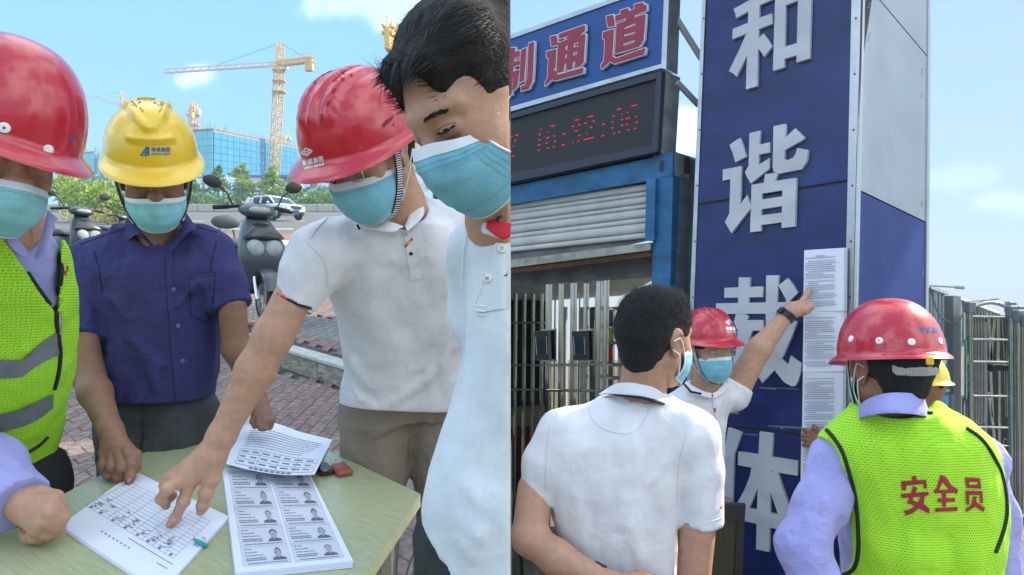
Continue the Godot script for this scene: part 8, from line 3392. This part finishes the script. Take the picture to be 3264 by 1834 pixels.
func polo_back() -> void:
	var me := person("man in white polo seen from behind, hands behind his back", Vector3(0.34, SR * 1.95, -1.95))
	var t := Transform3D(head_basis(131, 2, 3).scaled(Vector3.ONE * 1.02), P(2088, 1088, 1.92))
	var body := MB.new()
	body.add(head_mb, t)
	var nf := limb_field([P(2085, 1100, 1.92), P(2040, 1330, 1.95)], 0.10, 0.006)
	nf.cap(t * Vector3(0, -0.04, -0.03), P(2042, 1290, 1.94), 0.058, 0.066, 0.03)
	nf.mesh(body)
	var f := limb_field([P(1705, 1570, 1.90), P(1670, 1740, 1.84), P(2120, 1880, 1.72)], 0.08, 0.0052)
	f.cap(P(1706, 1560, 1.90), P(1688, 1712, 1.86), 0.047, 0.046, 0.02)
	f.cap(P(1688, 1716, 1.86), P(1775, 1780, 1.80), 0.045, 0.043, 0.02)
	f.cap(P(1775, 1780, 1.80), P(1930, 1862, 1.74), 0.043, 0.031, 0.02)
	f.cap(P(1950, 1868, 1.74), P(2060, 1862, 1.74), 0.030, 0.024, 0.02)
	f.mesh(body)
	var g := limb_field([P(2235, 1640, 1.90), P(2190, 1990, 1.86), P(2050, 1860, 1.76)], 0.07, 0.0055)
	g.cap(P(2226, 1640, 1.90), P(2205, 1930, 1.88), 0.049, 0.042, 0.02)
	g.cap(P(2205, 1930, 1.88), P(2040, 1856, 1.76), 0.042, 0.030, 0.02)
	for k in 4:
		finger(g, [P(2046, 1852, 1.755), P(2020 - k * 10, 1848 + k * 7, 1.735), P(1985 - k * 8, 1852 + k * 8, 1.735)], 0.018, 0.011)
	g.mesh(body)
	obj("body", body, M.skin_fair, me)

	var sf := Field.new(P(1600, 1920, 1.9) + Vector3(-0.03, 0, -0.2), P(2360, 1190, 1.9) + Vector3(0.03, 0, 0.22), 0.0105)
	sf.stack([sec(1920, 1840, 2165, 1.96, 0.115), sec(1800, 1812, 2162, 1.96, 0.12), sec(1690, 1774, 2160, 1.95, 0.125), sec(1580, 1744, 2162, 1.95, 0.13), sec(1480, 1742, 2186, 1.95, 0.13), sec(1400, 1760, 2230, 1.95, 0.12), sec(1340, 1850, 2190, 1.95, 0.10), sec(1285, 1930, 2120, 1.95, 0.075)], 0.03, 2.5)
	sf.cap(P(2000, 1330, 1.94), P(1800, 1390, 1.93), 0.066, 0.064, 0.05)
	sf.cap(P(2080, 1325, 1.94), P(2200, 1382, 1.92), 0.066, 0.064, 0.05)
	sf.cap(P(1800, 1396, 1.92), P(1742, 1480, 1.91), 0.066, 0.064, 0.05)
	sf.cap(P(1742, 1480, 1.91), P(1700, 1640, 1.90), 0.064, 0.044, 0.02)
	sf.cap(P(2204, 1388, 1.92), P(2230, 1500, 1.91), 0.064, 0.060, 0.05)
	sf.cap(P(2230, 1500, 1.91), P(2236, 1730, 1.90), 0.060, 0.056, 0.02)
	sf.folds(wr, 0.006, Basis.from_scale(Vector3(1.1, 0.25, 1.1)))
	sf.folds(wk, -0.0025, Basis(Vector3.BACK, 0.3) * Basis.from_scale(Vector3(1.1, 0.4, 1.1)))
	for e in [[1840, 1560, 1800, 1760, 0.016, 0.010], [1900, 1600, 1860, 1800, 0.014, -0.008], [1990, 1640, 2060, 1830, 0.016, 0.009], [2060, 1560, 2140, 1720, 0.014, -0.008], [2150, 1420, 2090, 1560, 0.014, 0.008], [2186, 1400, 2160, 1640, 0.012, -0.016], [1752, 1420, 1748, 1590, 0.012, -0.014], [2180, 1660, 2290, 1640, 0.010, 0.008], [1690, 1570, 1745, 1580, 0.008, 0.006], [1980, 1490, 1975, 1700, 0.02, 0.007]]:
		sf.crease(P(e[0], e[1], 1.82), P(e[2], e[3], 1.82), e[4], e[5])
	sf.cut_near(P(1703, 1603, 1.90), P(1698, 1640, 1.90) - P(1730, 1500, 1.91), P(1700, 1600, 1.9), P(1684, 1760, 1.89), 0.058)
	sf.cut_near(P(2234, 1682, 1.90), P(2232, 1730, 1.90) - P(2226, 1500, 1.91), P(2234, 1660, 1.9), P(2234, 1820, 1.9), 0.070)
	sf.cap(P(2046, 1290, 1.945), P(2064, 1190, 1.94), 0.062, 0.075, 0.006, Vector3.ZERO, 1.0, 1)
	sf.cut(P(2000, 1900, 1.9), Vector3.DOWN)
	var sm := MB.new()
	sf.mesh(sm)
	var shirt := obj("shirt", sm, M.polo_white, me)
	var S := hits(sm)
	var cl := MB.new()
	strip_cloth(cl, [[1934, 1240, 1.97], [1968, 1222, 1.90], [2030, 1222, 1.865], [2090, 1236, 1.865], [2136, 1262, 1.92]], [[1908, 1258, 1.945], [1965, 1262, 1.875], [2040, 1268, 1.84], [2092, 1280, 1.845], [2138, 1298, 1.905]], 0.003)
	obj("collar", cl, M.polo_white, shirt)
	var ct := MB.new()
	strip_cloth(ct, [[1916, 1254, 1.94], [1966, 1257, 1.87], [2040, 1263, 1.836], [2092, 1275, 1.84], [2132, 1290, 1.90]], [[1930, 1258, 1.94], [1970, 1264, 1.87], [2040, 1273, 1.836], [2092, 1286, 1.84], [2130, 1296, 1.90]], 0.0035)
	obj("collar_trim", ct, M.trim_navy, shirt)
	var seam := MB.new()
	for l in ["1878,1270 1880,1320 1910,1360 1960,1380 2010,1380 2050,1350 2070,1300", "1752,1360 1742,1450 1740,1560", "2188,1390 2164,1480 2158,1620", "1664,1586 1700,1598 1746,1602", "2168,1676 2220,1678 2300,1652"]:
		tube_on(seam, S, l, 0.0009, 0.0008, 5)
	stuff(obj("seams", seam, M.polo_pale, shirt))
	var em := MB.new()
	patch_on(em, S, pts("2294,1618 2301,1612 2300,1622 2294,1622"), 0.002)
	obj("emblem", em, M.trim_red, shirt)
	legs(me, "trousers_grey", P(2000, 1960, 1.98), [Vector3(0.24, SR * 1.98, -1.98), Vector3(0.44, SR * 1.95, -1.95)], 0.095, true)
	var wm := MB.new()
	var wc := P(1898, 1842, 1.765)
	var wd := (P(1930, 1862, 1.74) - P(1775, 1780, 1.80)).normalized()
	wm.tube(PackedVector3Array([wc - wd * 0.013, wc + wd * 0.013]), 0.0375, 20, -1.0, true)
	obj("wristband", wm, M.watch_black, me)
	# hair: bulk and short strands
	var hb := nape_hair(t, -0.075, 0.012)
	var hw := MB.new()
	hw.add(hb, t)
	var hair := obj("hair", hw, M.hair_cap, me)
	var root := func() -> Array:
		var k := rng.randi() % hb.v.size()
		var p := hb.v[k]
		var n := hb.n[k]
		var low := smoothstep(0.06, -0.01, p.y)
		var flow := Vector3(rng.randfn() * 0.25, 0.55, 0.45).lerp(Vector3(0, -1, -0.1), low)
		flow = (flow - n * flow.dot(n)).normalized()
		return [p - n * 0.002, flow + n * lerpf(0.7, 0.12, low), lerpf(0.020, 0.007, low) * rng.randf_range(0.5, 1.3), n, Vector3(rng.randfn(), rng.randfn(), rng.randfn()) * 0.12 * (1.0 - low)]
	var sb := MB.new()
	strands(sb, t, root, 6500, 0.0006)
	stuff(obj("hair_strands", sb, M.hair, hair))
	add_mask(me, t, "mask_blue", [-1.0, 1.0], -0.120, 0.0)

func pointing_man() -> void:
	var me := person("man in red hard hat and glasses pointing at the pillar notice", Vector3(0.98, SR * 3.35, -3.35))
	var t := Transform3D(head_basis(22, 2, 2).scaled(Vector3.ONE * 1.06), P(2258, 1122, 3.3))
	var body := MB.new()
	body.add(head_mb, t)
	var nf := limb_field([t.origin, P(2260, 1330, 3.4)], 0.10, 0.008)
	nf.cap(t * Vector3(0, -0.05, -0.03), P(2255, 1270, 3.36), 0.060, 0.066, 0.03)
	nf.mesh(body)
	var sh := P(2350, 1235, 3.42)
	var el := P(2420, 1112, 3.42)
	var wv := P(2508, 1006, 3.42)
	var f := limb_field([sh, el, wv, P(2592, 918, 3.46)], 0.07, 0.0055)
	f.cap(sh, el, 0.066, 0.056, 0.02)
	f.cap(el, wv, 0.056, 0.033, 0.02)
	f.cap(wv, P(2530, 985, 3.42), 0.033, 0.033, 0.02)
	for e in [[2558, 968, 3.43], [2560, 982, 3.42], [2556, 994, 3.41]]:
		f.cap(P(2524, 990, 3.42), P(e[0], e[1], e[2]), 0.032, 0.022, 0.016)
	finger(f, [P(2556, 966, 3.43), P(2572, 940, 3.44), P(2582, 922, 3.445)], 0.017, 0.011)
	finger(f, [P(2562, 982, 3.42), P(2578, 974, 3.415), P(2574, 984, 3.40)], 0.016, 0.012)
	finger(f, [P(2560, 994, 3.415), P(2576, 990, 3.41), P(2566, 998, 3.395)], 0.016, 0.012)
	finger(f, [P(2540, 1000, 3.41), P(2566, 990, 3.395), P(2586, 978, 3.395), P(2582, 972, 3.40)], 0.018, 0.013)
	f.mesh(body)
	obj("body", body, M.skin_tan, me)
	var wm := MB.new()
	var wd := (wv - el).normalized()
	wm.tube(PackedVector3Array([wv - wd * 0.016, wv + wd * 0.016]), 0.042, 18)
	wm.box(wv + Vector3(-0.034, 0.026, 0.014), Vector3(0.036, 0.014, 0.036), Basis(Vector3.BACK, 0.75), 0.004)
	obj("watch", wm, M.watch_black, me)

	var sf := Field.new(P(2090, 1640, 3.35) + Vector3(-0.02, 0, -0.2), P(2420, 1170, 3.35) + Vector3(0.04, 0, 0.22), 0.0125)
	sf.stack([sec(1640, 2150, 2302, 3.42, 0.12), sec(1500, 2136, 2300, 3.42, 0.125), sec(1400, 2130, 2304, 3.42, 0.13), sec(1320, 2130, 2312, 3.41, 0.125), sec(1265, 2150, 2330, 3.40, 0.11), sec(1225, 2200, 2310, 3.39, 0.08)], 0.04, 2.4)
	sf.cap(P(2230, 1258, 3.39), P(2160, 1300, 3.40), 0.075, 0.07, 0.05)
	sf.cap(P(2270, 1262, 3.39), P(2338, 1252, 3.42), 0.075, 0.075, 0.05)
	sf.cap(P(2330, 1262, 3.42), P(2366, 1200, 3.42), 0.078, 0.072, 0.03)
	sf.folds(wr, 0.010, Basis.from_scale(Vector3(1.3, 0.35, 1.0)))
	sf.folds(wk, -0.006, Basis.from_scale(Vector3(1.3, 0.45, 1.0)))
	for e in [[2300, 1255, 2268, 1380, 0.014, 0.012], [2315, 1262, 2290, 1400, 0.012, -0.012], [2322, 1280, 2300, 1420, 0.010, 0.010], [2240, 1280, 2260, 1400, 0.014, 0.008], [2280, 1400, 2292, 1560, 0.014, -0.010]]:
		sf.crease(P(e[0], e[1], 3.29), P(e[2], e[3], 3.29), e[4], e[5])
	sf.cut_near(P(2352, 1222, 3.42), P(2366, 1200, 3.42) - P(2330, 1262, 3.42), P(2352, 1224, 3.42), P(2380, 1170, 3.42), 0.10)
	sf.cap(P(2256, 1250, 3.37), P(2258, 1180, 3.33), 0.066, 0.09, 0.006, Vector3.ZERO, 1.0, 1)
	var sm := MB.new()
	sf.mesh(sm)
	var shirt := obj("shirt", sm, M.polo_white, me)
	var S := hits(sm)
	var cl := MB.new()
	strip_cloth(cl, [[2188, 1214, 3.33], [2206, 1228, 3.29], [2240, 1246, 3.27], [2270, 1254, 3.265]], [[2176, 1232, 3.32], [2200, 1254, 3.27], [2236, 1264, 3.255], [2266, 1272, 3.26]], 0.004)
	strip_cloth(cl, [[2312, 1216, 3.33], [2300, 1232, 3.30], [2286, 1246, 3.275], [2272, 1254, 3.265]], [[2326, 1230, 3.33], [2312, 1250, 3.29], [2292, 1264, 3.265], [2276, 1272, 3.26]], 0.004)
	obj("collar", cl, M.polo_white, shirt)
	var ct := MB.new()
	ct.tube(PackedVector3Array([P(2182, 1226, 3.31), P(2202, 1249, 3.262), P(2236, 1256, 3.248)]), 0.005, 6)
	obj("collar_trim", ct, M.trim_navy, shirt)
	var pl := MB.new()
	tube_on(pl, S, "2272,1276 2278,1310 2284,1345", 0.004, 0.001)
	obj("placket", pl, M.polo_pale, shirt)
	var em := MB.new()
	tube_on(em, S, "2278,1300 2279,1314", 0.005, 0.001)
	tube_on(em, S, "2281,1332 2286,1362", 0.004, 0.001)
	obj("placket_trim", em, M.trim_red, shirt)
	legs(me, "trousers_khaki", P(2222, 1640, 3.42), [Vector3(0.80, SR * 3.4, -3.4), Vector3(1.02, SR * 3.35, -3.35)], 0.10, true)
	var ht := t * Transform3D(Basis(Vector3.RIGHT, -0.04), Vector3(0, 0.060, -0.002))
	var hm := hat_shell(ht, 0.112, 0.132, 0.128, 0.036, "ridged")
	var hat := obj("hard_hat", hm, M.hat_red, me)
	var H := hits(hm)
	hat_logo(H, Vector2(2314, 1042), Vector2(40, 1), Vector2(1, 20), hat, "XINJU GROUP", ["xin", "ju", "ji", "tuan"], "hat_white", "diamond")
	var vm := MB.new()
	for e in [[2242, 984], [2262, 986], [2278, 994]]:
		var poly := PackedVector2Array()
		for k in 10:
			poly.append(Vector2(e[0], e[1]) + Vector2(cos(TAU * k / 10) * 2.4, sin(TAU * k / 10) * 4.5).rotated(-0.6))
		patch_on(vm, H, poly, 0.001, 12.0)
	stuff(obj("vent_slots", vm, M.hat_dark, hat))
	add_mask(me, t, "mask_blue", [-1.0, 1.0], -0.122, 0.0)
	strap(me, t, -1.0, true)
	glasses(me, t)
	for s in [-1.0, 1.0]:
		var eb := MB.new()
		eb.tube(PackedVector3Array([t * Vector3(s * 0.016, 0.036, 0.106), t * Vector3(s * 0.034, 0.041, 0.100), t * Vector3(s * 0.052, 0.036, 0.086)]), 0.0042, 6)
		obj("eyebrow", eb, M.brow, me)
		var ey := MB.new()
		ey.ball(t * Vector3(s * 0.033, 0.006, 0.096), Vector3(0.011, 0.0042, 0.004) * 1.05, t.basis.orthonormalized(), 12, 8)
		var eo := obj("eye", ey, M.eye_white, me)
		var pu := MB.new()
		pu.ball(t * Vector3(s * 0.034 + 0.002, 0.006, 0.0985), Vector3(0.0045, 0.0042, 0.003), t.basis.orthonormalized(), 10, 6)
		obj("iris", pu, M.eye_dark, eo)
	var hb := nape_hair(t, -0.05, 0.0)
	var hw := MB.new()
	hw.add(hb, t)
	obj("hair", hw, M.hair_cap, me)

func vest_back() -> void:
	var me := person("man in lime vest seen from behind, red hard hat on", Vector3(1.0, SR * 1.85, -1.85))
	var t := Transform3D(head_basis(183, 4, 0).scaled(Vector3.ONE * 1.06), P(2838, 1180, 1.84))
	var body := MB.new()
	body.add(head_mb, t)
	var nf := limb_field([t.origin, P(2850, 1400, 1.85)], 0.11, 0.006)
	nf.cap(t * Vector3(0, -0.02, -0.035), P(2850, 1325, 1.87), 0.066, 0.062, 0.03)
	nf.mesh(body)
	obj("body", body, M.skin_brown, me)
	var trunk := [sec(1930, 2690, 3130, 1.90, 0.14), sec(1800, 2690, 3128, 1.90, 0.145), sec(1720, 2684, 3142, 1.89, 0.15), sec(1640, 2676, 3156, 1.89, 0.15), sec(1560, 2668, 3152, 1.88, 0.15), sec(1470, 2660, 3132, 1.87, 0.145), sec(1400, 2680, 3114, 1.86, 0.13), sec(1350, 2730, 3050, 1.85, 0.105), sec(1315, 2760, 2965, 1.84, 0.085)]
	var sf := Field.new(P(2420, 1950, 1.85) + Vector3(-0.03, 0, -0.22), P(3290, 1235, 1.85) + Vector3(0.03, 0, 0.24), 0.011)
	var inner := []
	for s in trunk:
		inner.append([s[0], s[1] - 0.010, s[2] - 0.014, s[3]])
	sf.stack(inner, 0.03, 2.4)
	sf.cap(P(2740, 1414, 1.86), P(2668, 1462, 1.87), 0.066, 0.066, 0.05)
	sf.cap(P(3000, 1412, 1.86), P(3130, 1462, 1.88), 0.060, 0.058, 0.05)
	sf.cap(P(2676, 1474, 1.86), P(2618, 1610, 1.82), 0.062, 0.060, 0.04)
	sf.cap(P(2618, 1610, 1.82), P(2560, 1738, 1.78), 0.060, 0.060, 0.03)
	sf.cap(P(2560, 1738, 1.78), P(2610, 1930, 1.74), 0.062, 0.060, 0.03)
	sf.cap(P(3130, 1480, 1.90), P(3172, 1640, 1.93), 0.056, 0.056, 0.04)
	sf.cap(P(3172, 1640, 1.93), P(3184, 1930, 1.91), 0.056, 0.052, 0.03)
	sf.folds(wr, 0.013, Basis.from_scale(Vector3(1.2, 0.4, 1.0)))
	sf.folds(wk, -0.006, Basis(Vector3.BACK, 0.5) * Basis.from_scale(Vector3(1.1, 0.5, 1.0)))
	for e in [[2600, 1430, 2560, 1560, 0.012, 0.010], [2640, 1440, 2600, 1560, 0.012, -0.008], [2680, 1500, 2620, 1640, 0.012, 0.010], [2560, 1640, 2640, 1720, 0.014, 0.010], [2510, 1700, 2620, 1770, 0.014, -0.012], [2520, 1760, 2640, 1830, 0.016, 0.010], [2690, 1640, 2690, 1800, 0.016, -0.016]]:
		sf.crease(P(e[0], e[1], 1.76), P(e[2], e[3], 1.74), e[4], e[5])
	sf.cap(P(2850, 1345, 1.84), P(2845, 1240, 1.81), 0.074, 0.09, 0.006, Vector3.ZERO, 1.0, 1)
	var sm := MB.new()
	sf.mesh(sm)
	var shirt := obj("shirt", sm, M.shirt_lilac, me)
	var col := MB.new()
	strip_cloth(col, [[2724, 1322, 1.86], [2752, 1282, 1.79], [2806, 1258, 1.735], [2872, 1252, 1.715], [2938, 1262, 1.745], [2958, 1300, 1.83]], [[2720, 1346, 1.84], [2752, 1330, 1.765], [2806, 1320, 1.70], [2872, 1318, 1.68], [2944, 1326, 1.72], [2966, 1332, 1.81]], 0.004)
	obj("collar", col, M.shirt_lilac, shirt)
	var vf := Field.new(P(2600, 1950, 1.85) + Vector3(-0.02, 0, -0.2), P(3270, 1270, 1.85) + Vector3(0.03, 0, 0.25), 0.0098)
	var vt := []
	for s in trunk:
		vt.append([s[0] + Vector3(0, 0.004, 0.002), s[1] + 0.010, s[2] + 0.014, s[3]])
	vf.stack(vt, 0.03, 2.4)
	vf.cap(P(2740, 1412, 1.85), P(2676, 1456, 1.86), 0.084, 0.076, 0.05)
	vf.cap(P(3000, 1404, 1.85), P(3082, 1448, 1.88), 0.084, 0.066, 0.05)
	vf.folds(wr, 0.013, Basis.from_scale(Vector3(1.2, 0.4, 1.0)))
	vf.folds(wk, -0.005, Basis(Vector3.BACK, 0.5) * Basis.from_scale(Vector3(1.1, 0.5, 1.0)))
	for e in [[2800, 1640, 2790, 1900, 0.022, 0.009], [3000, 1660, 3040, 1900, 0.022, -0.009], [2900, 1680, 2900, 1860, 0.02, 0.008], [3110, 1500, 3150, 1700, 0.016, 0.008], [2900, 1400, 2870, 1520, 0.02, 0.006]]:
		vf.crease(P(e[0], e[1], 1.74), P(e[2], e[3], 1.74), e[4], e[5])
	# armholes
	for k in 12:
		var u := k / 11.0
		var q := Vector2(2590, 1470).lerp(Vector2(2634, 1760), u)
		var r: float = lerpf(0.064, 0.070, sin(u * PI))
		vf.cap(P(q.x, q.y, 1.60), P(q.x, q.y, 2.05), r, r, 0.004, Vector3.ZERO, 1.0, 1)
	vf.cap(P(2856, 1270, 1.70), P(2856, 1270, 2.0), 0.050, 0.05, 0.004, Vector3.RIGHT, 1.9, 1)
	var vm := MB.new()
	vf.mesh(vm)
	var vest := obj("vest", vm, M.vest_lime, me)
	var S := hits(vm)
	for l in ["2636,1372 2660,1400 2686,1442 2708,1510 2724,1570 2734,1640 2738,1730 2732,1790 2716,1820 2690,1834", "3080,1366 3116,1390 3144,1420 3170,1462 3190,1506 3204,1570 3208,1632 3200,1680 3188,1720 3172,1762", "2748,1322 2780,1306 2850,1308 2920,1316 2974,1320"]:
		var mb := MB.new()
		tube_on(mb, S, l, 0.0055, 0.001)
		obj("piping", mb, M.vest_trim, vest)
	var an := "528,225 645,210 665,325 910,325 930,540 850,545 830,435 670,445 400,462 388,585 280,580 255,360 545,335|555,485 678,515 650,632 520,650|258,678 965,625 968,718 870,740 480,775 265,780|520,640 650,632 575,765 560,845 700,890 760,985 620,990 405,915 480,775|750,745 870,738 840,935 720,1050 560,1170 395,1230 325,1110 480,1080 610,990 700,890|600,870 840,935 995,1060 970,1190 740,1055"
	var quan := "1270,190 1405,240 1320,385 1235,560 1145,685 1090,605 1165,530|1270,190 1405,240 1540,450 1720,570 1685,690 1480,565 1330,385|1180,575 1600,560 1600,660 1180,665|1190,795 1635,780 1630,880 1195,890|1300,640 1405,640 1405,1010 1318,1010|1130,1035 1700,1010 1700,1115 1135,1140"
	var yuan := "1895,260 2275,275 2280,375 1900,368|1895,300 1995,300 2010,520 1930,530|2215,300 2280,290 2305,545 2220,530|1930,445 2300,450 2305,548 1935,530|1905,598 2335,605 2340,710 1910,700|1905,620 2000,620 2005,950 1920,945|2270,620 2335,620 2350,915 2280,910|2100,735 2190,740 2180,880 2140,1010 1940,1145 1895,1065 2060,960|2100,900 2190,890 2400,1030 2360,1140 2150,1000"
	for g in [an, quan, yuan]:
		var mb := MB.new()
		var j := 0
		for st in g.split("|"):
			patch_on(mb, S, zpts(st, 2840, 1490, 0.12442), 0.0016 + 0.00012 * j, 14.0)
			j += 1
		obj("printed_character", mb, M.vest_print, vest)
	legs(me, "trousers_black", P(2940, 1960, 1.92), [Vector3(0.90, SR * 1.9, -1.9), Vector3(1.16, SR * 1.88, -1.88)], 0.10, true)
	# hat with its ratchet band
	var ht := t * Transform3D(Basis(Vector3.RIGHT, 0.06), Vector3(0, 0.040, -0.002))
	var hm := hat_shell(ht, 0.116, 0.128, 0.134, 0.024, "plain")
	var hat := obj("hard_hat", hm, M.hat_red, me)
	var H := hits(hm)
	for q in [[2714, 1081], [2804, 1087], [2906, 1091], [2997, 1088]]:
		var bm := MB.new()
		dot_on(bm, H, q[0], q[1], 0.0088, 0.002)
		obj("rivet", bm, M.hat_white, hat)
	var wp := MB.new()
	for k in 3:
		var o := Vector2(2931 + k * 21, 1040 + k * 1.5)
		glyph_on(wp, H, [GLYPH.an, "50,4 10,40|50,4 92,40|26,46 74,46|50,46 50,92|22,68 78,68|10,92 92,92", "24,8 76,8 76,34 24,34 24,8|20,46 20,80|20,46 80,46 80,80|50,54 46,76 16,98|54,76 86,98"][k], o, Vector2(16, 1), Vector2(1, 19), 3.2, 0.001)
	stuff(obj("worn_print", wp, M.hat_blue, hat))
	var rb := MB.new()
	var ring := []
	for k in 15:
		var a := lerpf(PI - 0.62, PI + 0.62, k / 14.0)
		var e := PackedVector3Array()
		var w := 0.017 if absi(k - 7) < 7 else 0.010
		for q in [[0.0, w], [0.008, w * 0.7], [0.008, -w * 0.9], [0.0, -w * 1.1]]:
			e.append(t * Vector3(sin(a) * (0.088 + q[0]), 0.010 + q[1], cos(a) * (0.118 + q[0])))
		ring.append(e)
	rb.loft(ring)
	var band := obj("ratchet_band", rb, M.hat_grey, hat)
	var rib := MB.new()
	for k in 11:
		var a := lerpf(PI - 0.30, PI + 0.15, k / 10.0)
		rib.bar(t * Vector3(sin(a) * 0.098, 0.006, cos(a) * 0.127), t * Vector3(sin(a) * 0.098, -0.008, cos(a) * 0.127), 0.0022, 0.003)
	obj("ratchet_ribs", rib, M.lamp_grey, band)
	var ky := MB.new()
	ky.box(P(2965, 1151, 1.655), Vector3(0.016, 0.020, 0.010), Basis(Vector3.UP, -0.5), 0.003)
	obj("ratchet_knob", ky, M.hat_yellow, band)
	add_mask(me, t, "mask_teal", [1.0, -1.0], -0.124, 0.0)
	strap(me, t, 1.0, true)
	var hb := nape_hair(t, -0.055, 0.0)
	var hw := MB.new()
	hw.add(hb, t)
	obj("hair", hw, M.hair_cap, me)

func yellow_back() -> void:
	var me := person("man in yellow hard hat mostly hidden behind the lime vest man", Vector3(1.70, SR * 3.05, -3.05))
	var t := Transform3D(head_basis(195, 4, 0), P(2925, 1250, 3.0))
	var body := MB.new()
	body.add(head_mb, t)
	var nf := limb_field([t.origin, P(2925, 1420, 3.05), P(2560, 1420, 3.44), P(2680, 1560, 3.2)], 0.12, 0.007)
	nf.cap(t * Vector3(0, -0.04, -0.02), P(2925, 1380, 3.05), 0.06, 0.07, 0.03)
	# the arm that steadies the lowest notice against the pillar
	nf.cap(P(2760, 1500, 3.15), P(2680, 1470, 3.28), 0.05, 0.042, 0.02)
	nf.cap(P(2680, 1470, 3.28), P(2622, 1414, 3.40), 0.042, 0.034, 0.02)
	for e in [[2596, 1386, 2560, 1370], [2598, 1398, 2558, 1388], [2596, 1410, 2558, 1402], [2594, 1420, 2562, 1420]]:
		nf.cap(P(2622, 1414, 3.41), P(e[0], e[1], 3.43), 0.032, 0.016, 0.012)
		finger(nf, [P(e[0], e[1], 3.43), P((e[0] + e[2]) * 0.5, (e[1] + e[3]) * 0.5 - 3, 3.435), P(e[2], e[3], 3.47)], 0.0145, 0.0105)
	finger(nf, [P(2606, 1378, 3.42), P(2598, 1364, 3.42), P(2594, 1358, 3.44)], 0.014, 0.010)
	nf.mesh(body)
	obj("body", body, M.skin_brown, me)
	var sf := limb_field([P(2780, 1480, 3.1), P(3050, 1900, 3.1)], 0.16, 0.014)
	sf.stack([sec(1900, 2830, 3040, 3.08, 0.12), sec(1600, 2820, 3050, 3.08, 0.13), sec(1440, 2830, 3040, 3.07, 0.11), sec(1390, 2880, 2980, 3.06, 0.07)], 0.03, 2.4)
	sf.cap(P(2850, 1450, 3.08), P(2770, 1500, 3.14), 0.07, 0.06, 0.04)
	var sm := MB.new()
	sf.mesh(sm)
	obj("shirt", sm, M.shirt_navy, me)
	legs(me, "trousers_black", P(2935, 1900, 3.1), [Vector3(1.62, SR * 3.1, -3.1), Vector3(1.84, SR * 3.1, -3.1)], 0.095, true)
	var ht := t * Transform3D(Basis(Vector3.RIGHT, 0.05), Vector3(0, 0.045, 0))
	var hm := hat_shell(ht, 0.112, 0.13, 0.128, 0.04, "vee")
	obj("hard_hat", hm, M.hat_yellow, me)
	strap(me, t, -1.0, false)
